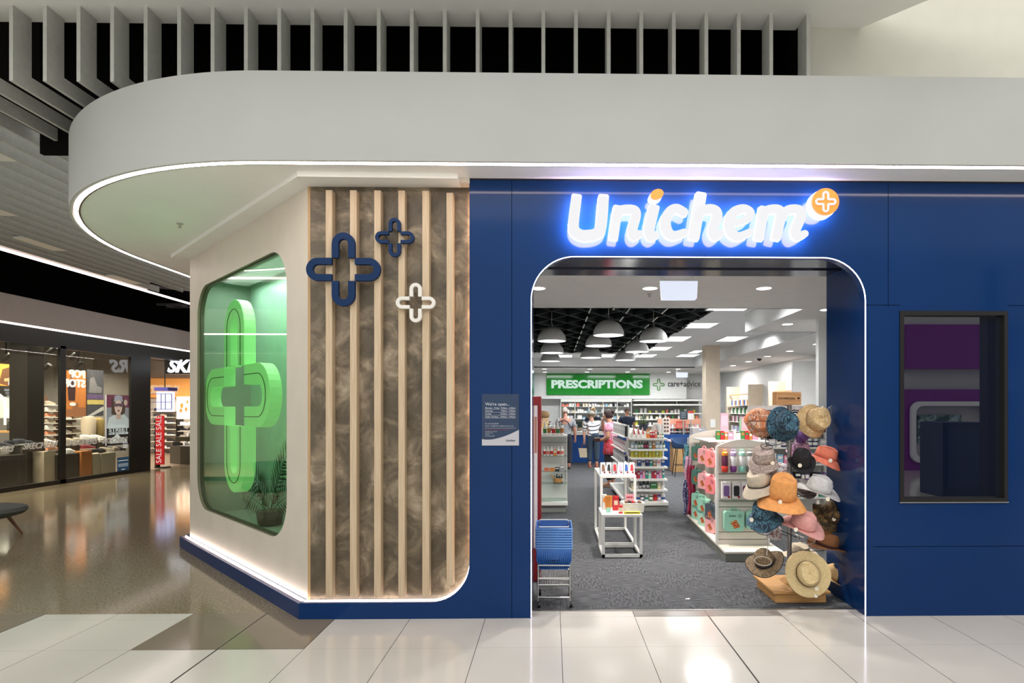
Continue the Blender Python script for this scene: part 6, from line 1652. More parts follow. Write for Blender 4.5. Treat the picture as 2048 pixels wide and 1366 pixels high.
o = MB().box(-.7, 1.0, 0, .5, 0, .925).build('cabinet', M_COUNTERB); o.location = (3.8, 17.0, .004); tag(o, 'low blue cabinet under the screen and printed card', 'cabinet')
# bags in front
gy2 = 9.0
p0 = PY(1385, 878, gy2); p1 = PY(1399, 855, gy2)
o = MB().box(0, p1.x - p0.x, 0, .2, 0, p1.z - p0.z).build('white_carton', colmat((214, 212, 218), .5), bevel=.01); o.location = (p0.x, gy2, p0.z); tag(o, 'tall pale grey carton beside the rounded backpack', 'box')
zt_ = p0.z
t = thing('backpack', 'pale grey rounded backpack standing beside the pale carton', 'bag', (PY(1411, 0, gy2).x, gy2 + .12, zt_))
MB().prism(rrect(-.085, .085, 0, .15, .06, 8, (0, 0, 1, 1)), FXZ(0), -.06, .06).build('body', colmat((190, 192, 202), .7), t, bevel=.02)
MB().tube([(-.03, 0, .145), (-.02, 0, .165), (.02, 0, .165), (.03, 0, .145)], .008, 6).build('handle', colmat((150, 152, 160)), t); MB().prism(rrect(-.06, .06, .015, .08, .02), FXZ(0), -.07, -.06).build('front_pocket', colmat((178, 180, 192), .7), t)
t = thing('display_cabinet', 'white display cabinet under the pale carton and backpack', 'cabinet', (2.5, gy2 + .2, 0))
MB().box(p0.x, 2.85, gy2 - .05, gy2 + .35, .004, zt_).build('body', M_WMETAL, t, world=True)
# oak side counter with stool
t = thing('side_counter', 'narrow light oak sided consultation counter with cluttered top', 'counter', (3.36, 15.6, 0))
p0 = PY(1347, 945, 15.5); p1 = PY(1371, 882, 15.5)
MB().box(p0.x, p1.x, 15.5, 16.0, .004, p1.z - .03).build('side_panel', M_OAKV, t, world=True); MB().box(p0.x - .08, p1.x + .3, 15.45, 16.4, p1.z - .03, p1.z).build('worktop', colmat((216, 196, 204), .5), t, world=True)
row(p0.x - .05, p1.x + .25, 15.6, p1.z, [('box', 'pink', .08, .06, .05), ('box', 'lilac', .07, .05, .05), ('box', 'white', .09, .04, .05), ('bottle', 'magenta', .04, .1, .04)], 'the oak sided counter', 'clutter on the oak sided counter', gap=.01, fine=False)
t = thing('bar_stool', 'blue tub stool with thin black legs at the oak sided counter', 'stool', (PY(1360, 0, 14.6).x, 14.6, 0))
MB().lathe([(0, .68), (.17, .69), (.21, .75), (.22, .95), (.205, .95), (.19, .78), (0, .75)], n=20, fn=lambda p, a, r: Vector((p.x, p.y, p.z if p.z < .8 else p.z - .14 * max(0, -sin(a))))).build('seat', colmat((44, 72, 110), .6), t)
for k in range(4):
    a = radians(45 + 90 * k); MB().tube([(.12 * cos(a), .12 * sin(a), .69), (.23 * cos(a), .23 * sin(a), .004)], .011, 8).build('leg', M_BLACK, t)
MB().tube([(.19 * cos(radians(45 + 90 * k)), .19 * sin(radians(45 + 90 * k)), .28) for k in range(4)], .008, 6, closed=True).build('footrest', M_BLACK, t)

# ---- right-hand wall: pilasters, rails, stocked wall shelving
for (py_, px, z1, lb, cm) in ((22.5, 1480, 2.5, 'farthest', M_BEIGE), (20.0, 1527, 2.5, 'middle', M_BEIGE), (18.1, 1569, 2.51, 'nearest', M_BEIGE)):
    o = MB().box(-.5, 0, -.05, .05, 0, z1).build('pilaster', cm); o.location = (7.2, py_, .004); o['kind'] = 'structure'
    o.name = 'wall_pilaster'
o = MB().box(6.55, 7.2, 15.9, 16.0, 0, 2.97); struct('wall_fin', o, M_SHOPWHITE)
for (ya, yb) in ((20.1, 22.4), (16.05, 18.0)):
    t = thing('wall_shelving', 'white wall shelving bay with orange top rail, %s' % ('far bay beside the column' if ya > 19 else 'bay nearest the white fin'), 'shelving', (7.0, (ya + yb) / 2, 0))
    MB().box(6.78, 6.82, ya, yb, 2.16, 2.2).build('top_rail', colmat((200, 140, 90), .5), t, world=True)
    for z in (.5, .85, 1.2, 1.5, 1.8): MB().box(6.7, 7.19, ya, yb, z - .02, z).build('shelf', M_WMETAL, t, world=True)
    for k_ in (0, .5, 1): MB().box(7.15, 7.19, ya + (yb - ya) * k_ - .02, ya + (yb - ya) * k_ + .02, .004, 2.18).build('upright', M_WMETAL, t, world=True)
    for r_, z in enumerate((.85, 1.2, 1.5, 1.8)):
        its = [[('box', 'white', .16, .2, .1), ('box', 'light blue', .14, .18, .1), ('box', 'lilac', .12, .2, .1)], [('box', 'white', .15, .22, .1), ('box', 'pink', .12, .2, .1), ('box', 'black', .1, .16, .1)], [('box', 'green', .14, .2, .1), ('box', 'white', .14, .2, .1), ('bottle', 'white', .1, .2, .1)], [('box', 'blue', .14, .18, .1), ('box', 'orange', .12, .16, .1), ('box', 'white', .16, .2, .1)]][r_]
        row(ya + .05, yb - .05, 6.85, z, its, 'the %s bay, %s shelf up' % ('far wall' if ya > 19 else 'near wall', ordn(r_)), 'stock on the right-hand wall bays', gap=.02, axis='y', rot=-pi / 2, fine=False)
t = thing('wall_shelving', 'white wall shelving between the two nearer pilasters', 'shelving', (7.0, 19.1, 0))
for z in (.5, .85, 1.2, 1.5): MB().box(6.8, 7.19, 18.2, 19.9, z - .02, z).build('shelf', M_WMETAL, t, world=True)
for yy in (18.2, 19.9): MB().box(7.15, 7.19, yy - .02, yy + .02, .004, 1.9).build('upright', M_WMETAL, t, world=True)
for r_, z in enumerate((.85, 1.2, 1.5)):
    row(18.25, 19.85, 6.9, z, [('box', 'white', .14, .2, .1), ('box', 'coral', .12, .18, .1), ('box', 'silver', .14, .2, .1), ('box', 'mint', .1, .14, .1)], 'the middle wall shelving, %s shelf up' % ordn(r_), 'stock on the middle wall shelving', gap=.02, axis='y', rot=-pi / 2, fine=False)
# island shelving behind the hat stand (facing the entrance)
ix0, ix1, iy = 3.05, 4.2, 8.75
t = thing('island_shelving', 'white island shelving stocked with boxes behind the hat stand', 'shelving', ((ix0 + ix1) / 2, iy + .2, 0))
MB().box(ix0, ix1, iy + .3, iy + .34, .1, 1.72).build('back_panel', M_WMETAL, t, world=True); MB().box(ix0, ix1, iy - .03, iy + .34, .004, .12).build('base_deck', M_WMETAL, t, world=True)
for s in (ix0, ix1 - .02): MB().box(s, s + .02, iy + .26, iy + .3, .12, 1.72).build('upright', M_WMETAL, t, world=True)
zz = (.35, .6, .85, 1.1, 1.32, 1.54)
for z in zz: MB().box(ix0, ix1, iy, iy + .3, z - .022, z).build('shelf', M_WMETAL, t, world=True)
for r_, (z, its) in enumerate(zip(zz, (
    [('box', 'white', .1, .12, .1), ('box', 'teal', .08, .14, .1)], [('bottle', 'purple', .06, .16, .06, 'white'), ('box', 'black', .09, .12, .1), ('bottle', 'navy', .06, .16, .06)],
    [('box', 'light blue', .09, .14, .1), ('box', 'pink', .08, .12, .1), ('box', 'white', .1, .16, .1)], [('jar', 'navy', .08, .13, .08, 'white'), ('jar', 'navy', .08, .13, .08, 'white'), ('box', 'silver', .1, .12, .1), ('box', 'white', .07, .16, .1, 'white', 'black')],
    [('box', 'brown', .07, .14, .1), ('box', 'orange', .06, .12, .1), ('box', 'white', .07, .14, .1, 'white', 'teal')], [('box', 'pink', .1, .12, .1), ('box', 'white', .09, .13, .1), ('bottle', 'lilac', .06, .13, .06)]))):
    row(ix0 + .03, ix1 - .02, iy + .12, z, its, 'the island behind the hats, %s shelf up' % ordn(r_), 'stock on the island shelving', gap=.015)
t = thing('round_logo_sign', 'black round sign with white ring symbol above the hat stand', 'sign', PY(1590, 832, iy - .02))
c = PY(1590, 832, iy - .02)
MB().prism(E(c.x, c.z, .095, .095, 28), FXZ(iy - .03), 0, .02).build('disc', colmat((22, 24, 26), .4), t, world=True)
MB().tube([(c.x + .075 * cos(2 * pi * i / 28), iy - .032, c.z + .075 * sin(2 * pi * i / 28)) for i in range(28)], .0035, 5, closed=True).build('outer_ring', INK, t, world=True)
MB().tube([(c.x + .026 * cos(2 * pi * i / 18), iy - .032, c.z + .012 + .026 * sin(2 * pi * i / 18)) for i in range(18)], .007, 6, closed=True).tube([(c.x - .03, iy - .032, c.z - .035), (c.x + .03, iy - .032, c.z - .035)], .006, 6).build('ring_symbol', INK, t, world=True)
# stock standing on top of the lunch box gondola
gt = thing('top_tray', 'clear tray of beauty stock on top of the lunch box gondola', 'tray', (2.4, 8.1, 1.24))
MB().box(2.05, 2.85, 7.7, 8.55, 1.24, 1.255).build('base', M_WMETAL, gt, world=True)
row(PY(1432, 0, 8.0).x, 2.85, 8.0, 1.255, [('box', 'green', .05, .12, .05, 'white', 'amber'), ('box', 'red', .05, .12, .05, 'white', 'green'), ('box', 'amber', .04, .1, .05), ('box', 'pink', .07, .1, .05), ('box', 'white', .03, .14, .05), ('box', 'white', .06, .09, .05)], 'the lunch box gondola top', 'beauty stock on the gondola top')
for i, (px0, px1, y0, y1, c_, nm) in enumerate(((1441, 1457, 826, 852, (216, 180, 196), 'mauve'), (1483, 1505, 834, 862, (232, 178, 186), 'pink'), (1479, 1483, 836, 864, (150, 190, 160), 'green edged'))):
    p0 = PY(px0, y1, 8.3); p1 = PY(px1, y0, 8.3)
    t = thing('display_card', '%s display card standing on the lunch box gondola top' % nm, 'sign', (p0.x, 8.3, 1.255))
    MB().box(0, p1.x - p0.x, 0, .02, 0, p1.z - 1.255).build('board', colmat(c_, .5), t); MB().box(.01, p1.x - p0.x - .01, -.002, 0, (p1.z - 1.255) * .5, (p1.z - 1.255) * .9).build('print', colmat([min(255, int(v * 1.1)) for v in c_]), t)

# ============================================================ HAT STAND
HX, HY = 2.15, 5.30
t = thing('hat_stand', 'wooden based revolving hat stand with wire arms and name board', 'display stand', (HX, HY, 0))
base = [(1.915, 5.04), (2.385, 5.04), (2.385, 5.53), (1.915, 5.53)]
MB().box(1.93, 2.37, 5.055, 5.52, .004, .085).build('base_box', M_OAK, t, world=True, bevel=.003)
MB().box(1.905, 2.40, 5.03, 5.54, .085, .108).build('base_top', M_OAK, t, world=True, bevel=.004)
MB().lathe([(.02, .108), (.02, 1.72), (0, 1.72)], c=(HX, HY, 0), n=14).build('pole', mat('galvanised_pole', (150, 146, 142), .35, .8, var=.05), t, world=True)
p0 = PY(1552, 810, HY - .05); p1 = PY(1601.5, 784, HY - .05)
MB().box(p0.x, p1.x, HY - .06, HY + .04, p0.z, p1.z).build('name_board', wood('board_wood', (186, 134, 84), (206, 156, 104), (2, 20, 20)), t, world=True, bevel=.002)
o = text('KOORINGAL', .026, mat('dark_burnt_ink', (44, 30, 22), .6, var=.05), face_cam(p0.x + .018, HY - .0605, (p0.z + p1.z) / 2 - .008), t, offset=.0008, extrude=.0006)
MB().box(p1.x - .034, p1.x - .014, HY - .062, HY - .06, (p0.z + p1.z) / 2 - .006, (p0.z + p1.z) / 2 + .01).build('board_emblem', mat('dark_burnt_ink', (44, 30, 22)), t, world=True)
M_WIRE = mat('white_wire', (196, 190, 180), .35, .3, var=.03); M_WIRED = mat('dark_wire', (58, 54, 52), .4, .5, var=.03)

def axis_mtx(ax, roll=0):
    q = Vector(ax).normalized().to_track_quat('Z', 'Y').to_matrix().to_4x4()
    return q @ Matrix.Rotation(roll, 4, 'Z')
HATS = []
def hat(name, label, px, py, Y, ax, kind, m, size=1.0, roll=0.0, band=None, btn=None, brim=None, ch=None, edge=None, arm=True):
    """local frame: crown points along ax; the hat hooks over a wire arm of the stand"""
    c = PY(px, py, Y)
    t = thing(name, label, 'hat', c)
    R = axis_mtx(ax, roll)
    s = size
    if kind == 'fedora':
        rb = (brim or .175) * s; rc_ = .088 * s; h = (ch or .115) * s
        def crown_fn(p, a, r):
            # oval crown with centre dent and pinched front
            k = p.z / h
            x, y = p.x * 1.0, p.y * 1.18
            if k > .8: y *= .9
            if k > .5: x *= 1 - .22 * (k - .5) * (1 + sin(a))
            z = p.z
            if k > .9: z -= .028 * s * math.exp(-(x / (.035 * s)) ** 2)
            return Vector((x, y, z))
        prof = [(rc_, 0), (rc_ * .99, h * .25), (rc_ * .95, h * .55), (rc_ * .88, h * .82), (rc_ * .74, h * .97), (rc_ * .5, h), (rc_ * .25, h), (0.0001, h)]
        MB().lathe(prof, n=28, mtx=R, fn=crown_fn).build('crown', m, t, solid=.004 * s)
        def brim_fn(p, a, r):
            q = max(0.0, (r - rc_) / (rb - rc_))
            return Vector((p.x, p.y * (1.18 - .12 * q), (.030 * cos(2 * a) - .004) * s * q ** 1.6 + p.z))
        MB().lathe([(rc_ * .97, .002), (rc_ + (rb - rc_) * .33, -.001), (rc_ + (rb - rc_) * .7, 0), (rb * .985, .003), (rb, .002)], n=36, mtx=R, fn=brim_fn).build('brim', m, t, solid=.004 * s)
        if band: MB().lathe([(rc_ * 1.015, .003), (rc_ * 1.005, .028 * s)], n=28, mtx=R, fn=lambda p, a, r: Vector((p.x * 1.01, p.y * 1.19, p.z))).build('hat_band', band, t, solid=.003)
        if edge: MB().tube([R @ Vector((rb * cos(a), rb * 1.06 * sin(a), (.030 * cos(2 * a) - .004) * s + .002)) for a in [2 * pi * i / 40 for i in range(40)]], .0035, 6, closed=True).build('brim_binding', edge, t)
        bp = (rb * .78, -pi / 2)
    else:
        rb = (brim or .15) * s; rc_ = .088 * s; h = (ch or .09) * s; dz = -.058 * s
        random.seed(len(HATS) + 3); ph = random.uniform(0, 6)
        wob = lambda a, k: 1 + .05 * k * sin(3 * a + ph) + .03 * k * sin(5 * a + 2 * ph)
        prof = [(rc_ * 1.06, 0), (rc_ * 1.02, h * .4), (rc_ * .97, h * .85), (rc_ * .90, h * .98), (rc_ * .5, h * 1.02), (.0001, h * 1.03)]
        MB().lathe(prof, n=28, mtx=R, fn=lambda p, a, r: Vector((p.x * wob(a, .7), p.y * 1.1 * wob(a, .7), p.z + .006 * s * sin(2 * a + ph)))).build('crown', m, t, solid=.004 * s)
        MB().lathe([(rc_ * 1.06, 0), (rc_ * 1.06 + (rb - rc_) * .4, dz * .3), (rb * .98, dz), (rb, dz * 1.04)], n=36, mtx=R, fn=lambda p, a, r: Vector((p.x * wob(a, (r - rc_) / (rb - rc_) * 1.2), p.y * 1.1, p.z + .018 * s * sin(2 * a + ph) * (r - rc_) / (rb - rc_)))).build('brim', m, t, solid=.004 * s)
        if band: MB().tube([R @ Vector((rc_ * 1.1 * wob(a, .7) * cos(a), rc_ * 1.21 * wob(a, .7) * sin(a), .008)) for a in [2 * pi * i / 32 for i in range(32)]], .0035, 6, closed=True).build('hat_cord', band, t)
        bp = (rb * .86, -pi / 2)
    if btn is not None:
        bx, bz = btn
        d_ = PY(px + bx, py + bz, Y - .0) - c; 
        cc = Vector((d_.x, -.0, d_.z))
        # place the paper tag on the surface nearest the aisle
        best = None
        for ch_ in t.children:
            if ch_.name.startswith(('brim', 'crown')):
                for v in ch_.data.vertices:
                    q = v.co; dd = (q.x - cc.x) ** 2 + (q.z - cc.z) ** 2
                    if dd < .0006:
                        if best is None or q.y < best: best = q.y
        yb = (best if best is not None else -.1 * s) - .006
        MB().lathe([(0, -.002), (.017, -.002), (.018, 0), (.017, .002), (0, .002)], n=18, mtx=Matrix.Translation((cc.x, yb, cc.z)) @ Matrix.Rotation(pi / 2, 4, 'X')).build('round_tag', mat('cream_tag', (238, 228, 204), .5, var=.02), t)
    # wire arm from the pole to the hat
    if arm:
        z0 = c.z - .05 * s
        MB().tube([(HX, HY, z0 - .05), ((HX + c.x) / 2, (HY + c.y) / 2, z0 - .02), (c.x - Vector(ax).normalized().x * .02, c.y + .03, z0)], .0032, 6).build('wire_arm', M_WIRED, bpy.data.objects['hat_stand'], world=True)
    HATS.append(t)
    return t
cloth = lambda n, c, **k: mat(n, c, .85, var=.05, vscale=30, bump=.15, bscale=300, **k)
P_SWIRL = pattern('swirl_print', [(206, 120, 70), (196, 170, 150), (168, 90, 54), (224, 190, 160), (216, 140, 90)], 7, 'noise', 3)
P_BLUELEAF = pattern('blue_leaf_print', [(28, 46, 60), (84, 128, 146), (30, 52, 68), (64, 104, 124), (24, 40, 54)], 15, 'noise', 2.5)
P_LACE = pattern('straw_lace_weave', [(206, 168, 110), (232, 206, 158), (190, 148, 90), (240, 220, 180)], 60, 'noise', 1)
P_TAUPE = pattern('taupe_floral_print', [(150, 132, 122), (184, 168, 158), (134, 116, 108), (196, 182, 172)], 40, 'noise', 1.5)
P_CAMO = pattern('camouflage_print', [(64, 50, 30), (120, 88, 50), (88, 80, 46), (150, 110, 64)], 16, 'noise', 1.5)
P_WFLOR = pattern('white_floral_print', [(226, 222, 224), (236, 234, 234), (190, 140, 120), (130, 160, 190)], 26, 'noise', 1)
P_PFLOR = pattern('purple_floral_print', [(196, 160, 190), (170, 110, 150), (214, 190, 204)], 30, 'noise', 1)
P_BROWNSTRAW = pattern('brown_straw_weave', [(92, 74, 52), (128, 106, 76), (104, 84, 60)], 70, 'noise', .6)
P_STRAW = pattern('pale_straw_weave', [(206, 182, 132), (218, 196, 148), (198, 172, 122)], 90, 'noise', .4)
BR = cloth('dark_brown_band', (70, 36, 26)); BK = cloth('black_band', (26, 24, 24))
hat('bucket_hat', 'orange and grey swirl print bucket hat at the top left of the hat stand', 1519, 842, 5.36, (-.35, -.95, .25), 'bucket', P_SWIRL, 1.0, .6, brim=.13)
hat('bucket_hat', 'black hat hanging behind the swirl and blue leaf hats', 1544, 848, 5.50, (-.1, -1, .1), 'bucket', cloth('black_felt', (26, 24, 26)), .9, brim=.14)
hat('bucket_hat', 'dark blue leaf print bucket hat at the top of the hat stand', 1570, 846, 5.18, (.0, -.97, .15), 'bucket', P_BLUELEAF, 1.0, .3, brim=.142, ch=.11)
hat('bucket_hat', 'golden lace straw bucket hat at the top right of the hat stand', 1631, 840, 5.25, (.15, -.95, .2), 'bucket', P_LACE, 1.02, brim=.138, ch=.11)
hat('bucket_hat', 'small purple cap tucked behind the pole below the name board', 1603, 873, 5.50, (.5, -.6, .4), 'bucket', cloth('purple_felt', (126, 96, 168)), .55)
hat('bucket_hat', 'lilac floral bucket hat peeking over the black fedora', 1600, 902, 5.48, (0, -.5, .9), 'bucket', P_PFLOR, .8)
hat('bucket_hat', 'taupe floral bucket hat with a round tag, left of the pole', 1527, 918, 5.12, (-.12, -.45, .9), 'bucket', P_TAUPE, 1.0, 0, brim=.128, btn=(10, 6))
hat('bucket_hat', 'second taupe floral bucket hat directly under the first', 1531, 937, 5.22, (.1, -.4, .9), 'bucket', P_TAUPE, .98, 1.0, brim=.125)
hat('bucket_hat', 'beige canvas hat with thin black cord, far left of the stand', 1520, 966, 5.13, (-.32, -.25, .9), 'bucket', cloth('beige_canvas', (196, 182, 160)), 1.05, 0, band=BK, brim=.15, ch=.10)
hat('fedora_hat', 'black felt hat right of the pole, crown facing out', 1603, 925, 5.12, (-.15, -.55, .8), 'fedora', cloth('black_felt', (26, 24, 26)), .88, .3, brim=.13, btn=(-12, 4), ch=.15)
hat('bucket_hat', 'coral bucket hat with round tag at the right edge of the stand', 1651, 915, 5.20, (.22, -.2, .95), 'bucket', cloth('coral_canvas', (226, 124, 96)), .9, 0, brim=.15, ch=.10, btn=(-2, 4))
hat('bucket_hat', 'white floral bucket hat half hidden above the orange hat', 1558, 945, 5.24, (0, -.4, .9), 'bucket', P_WFLOR, .75)
hat('bucket_hat', 'orange bucket hat with floppy brim, front and centre', 1565, 992, 4.99, (-.05, -.38, .92), 'bucket', cloth('orange_canvas', (232, 160, 92)), 1.15, .4, brim=.165, ch=.15, btn=(-14, 8))
hat('fedora_hat', 'grey felt brim hat tucked behind the orange and white hats', 1600, 978, 5.36, (.1, -.3, .9), 'fedora', cloth('grey_felt', (136, 128, 124)), .8)
hat('fedora_hat', 'pale grey white fedora with round tag on the right', 1637, 980, 5.08, (.20, -.28, .94), 'fedora', cloth('pale_grey_felt', (206, 204, 200)), 1.0, .5, brim=.178, ch=.13, btn=(-1, 12))
hat('bucket_hat', 'dark blue leaf print bucket hat under the orange hat', 1527, 1030, 5.08, (-.18, -.3, .9), 'bucket', P_BLUELEAF, 1.0, 0, brim=.152, ch=.10, btn=(-27, 8))
hat('bucket_hat', 'camouflage bucket hat with round tag at the right edge', 1657, 1030, 5.26, (.55, -.5, .6), 'bucket', P_CAMO, 1.0, 0, brim=.14, ch=.1, btn=(0, 4))
hat('fedora_hat', 'pink felt fedora with small tag, right of centre', 1605, 1052, 4.99, (.16, -.36, .92), 'fedora', cloth('pink_felt', (220, 160, 152)), 1.0, .5, band=cloth('pink_felt_band', (208, 148, 142)), brim=.178, ch=.13, btn=(-28, 0))
hat('bucket_hat', 'white floral bucket hat hanging under the lower blue leaf hat', 1540, 1052, 5.34, (.1, -.4, .9), 'bucket', P_WFLOR, .8)
hat('fedora_hat', 'brown felt fedora with dark band at the right edge', 1653, 1092, 5.12, (.25, -.10, .96), 'fedora', cloth('brown_felt', (128, 82, 44)), .95, .7, band=BR, brim=.165, ch=.13)
hat('fedora_hat', 'olive brown straw fedora with black band at the lower left', 1530, 1124, 5.04, (-.38, -.28, .88), 'fedora', P_BROWNSTRAW, .92, .6, band=BK, edge=BK, brim=.175, ch=.12)
hat('fedora_hat', 'beige safari hat behind the pole above the straw hat', 1598, 1112, 5.42, (0, -.15, .98), 'fedora', cloth('beige_canvas', (196, 182, 160)), 1.0, .5, band=cloth('khaki_band', (150, 136, 108)), ch=.12)
hat('sun_hat', 'large pale straw hat with brown band leaning on the wooden base', 1615, 1148, 4.97, (-.20, -.90, .28), 'fedora', P_STRAW, 1.0, .3, band=BR, brim=.182, ch=.10, btn=(13, 26), arm=False)
hat('fedora_hat', 'tan western hat behind the large straw hat at lower right', 1662, 1150, 5.28, (.62, -.35, .7), 'fedora', cloth('tan_canvas', (206, 170, 118)), .9, .9, brim=.17, arm=False)
# bare wire hoops of the stand
st = bpy.data.objects['hat_stand']
def hoop(px, py, Y, r, tilt, m, link=True, th=.003):
    c = PY(px, py, Y); R = Matrix.Rotation(tilt, 4, 'X')
    b = MB().tube([c + R @ Vector((r * cos(2 * pi * i / 24), r * .75 * sin(2 * pi * i / 24), 0)) for i in range(24)], th, 6, closed=True)
    b.build('wire_hoop', m, st, world=True)
    if link: MB().tube([c + Vector((0, r * .6, 0)), ((c.x + HX) / 2, (c.y + HY) / 2, c.z + .01), (HX, HY, c.z + .03)], th, 6).build('wire_arm', m, st, world=True)
hoop(1526, 1122, 4.86, .068, .55, M_WIRE, False)
b = MB().tube([PY(1533, 1110, 4.87), PY(1536, 1092, 4.95), PY(1534, 1070, 5.05)], .003, 6).build('wire_arm', M_WIRE, st, world=True)
hoop(1528, 1062, 5.05, .07, .5, M_WIRED)
hoop(1613, 1078, 5.1, .075, .7, M_WIRE)
hoop(1533, 893, 5.1, .05, .6, M_WIRED)
MB().tube([PY(1533, 893, 5.1), PY(1531, 880, 5.12), PY(1536, 868, 5.16)], .0035, 6).build('wire_arm', M_WIRED, st, world=True)
for (a_, b_) in (((1560, 1060), (1600, 1078)), ((1497, 842), (1600, 843))):
    MB().tube([PY(a_[0], a_[1], 5.2), PY(b_[0], b_[1], 5.25)], .0035, 6).build('wire_arm', M_WIRED, st, world=True)
# paper tag of the straw hat, swing tags
for (px, py, Y, lb) in ((1632, 1190, 4.93, 'white paper price tag hanging from the large straw hat'), (1636, 1003, 5.05, 'white paper price tag hanging under the pale grey fedora')):
    t = thing('price_tag', lb, 'tag', PY(px, py, Y)); MB().box(-.012, .012, -.001, .001, -.022, .012).build('card', colmat((236, 234, 228)), t); MB().tube([(0, 0, .012), (0, .01, .035)], .001, 4).build('string', M_WIRE, t)
# silver reflective card at top right of stand
t = thing('mirror_panel', 'tilted pale mirror panel clipped at the top right of the hat stand', 'mirror', PY(1656, 830, 5.3))
MB().prism([(-.03, -.06), (.0, .06), (.048, .10), (.02, -.08)], FXZ(0), 0, .006).build('glass', mat('silver_mirror', (200, 200, 205), .12, .9, var=.02), t); MB().tube([(0, .004, 0), (HX - t.location.x, HY - t.location.y, -.02)], .004, 6).build('clip_arm', M_WIRED, t)
# scrap of paper on the carpet
o = MB().add([(-.02, -.006, .004), (.015, -.012, .006), (.022, .008, .01), (-.014, .01, .005)], [(0, 1, 2, 3)]).build('paper_scrap', colmat((236, 234, 230), .8), solid=.001); o.location = PZ(1375, 1199, .003); tag(o, 'tiny white paper scrap lying on the grey carpet', 'litter')

# ============================================================ PEOPLE
def skin_mesh(name, verts, edges, radii, m, parent, root=0, subd=2, flat=None):
    me = bpy.data.meshes.new(name + '_skel'); me.from_pydata([tuple(v) for v in verts], edges, [])
    o = bpy.data.objects.new('tmp_skel', me); C.objects.link(o)
    md = o.modifiers.new('skin', 'SKIN'); md.use_smooth_shade = True; md.branch_smoothing = .6
    o.modifiers.new('sub', 'SUBSURF').levels = subd; o.modifiers['sub'].render_levels = subd
    sv = me.skin_vertices[0].data
    for i, r in enumerate(radii):
        sv[i].radius = r if isinstance(r, tuple) else (r, r); sv[i].use_root = (i == root)
    bpy.context.view_layer.update()
    nm = bpy.data.meshes.new_from_object(o.evaluated_get(bpy.context.evaluated_depsgraph_get()))
    bpy.data.objects.remove(o, do_unlink=True)
    nm.name = name; nm.materials.clear(); nm.materials.append(m)
    for p in nm.polygons: p.use_smooth = True
    r = bpy.data.objects.new(name, nm); C.objects.link(r)
    if parent is not None: r.parent = parent
    return r
SK = lambda n, c: mat(n, c, .6, var=.03)
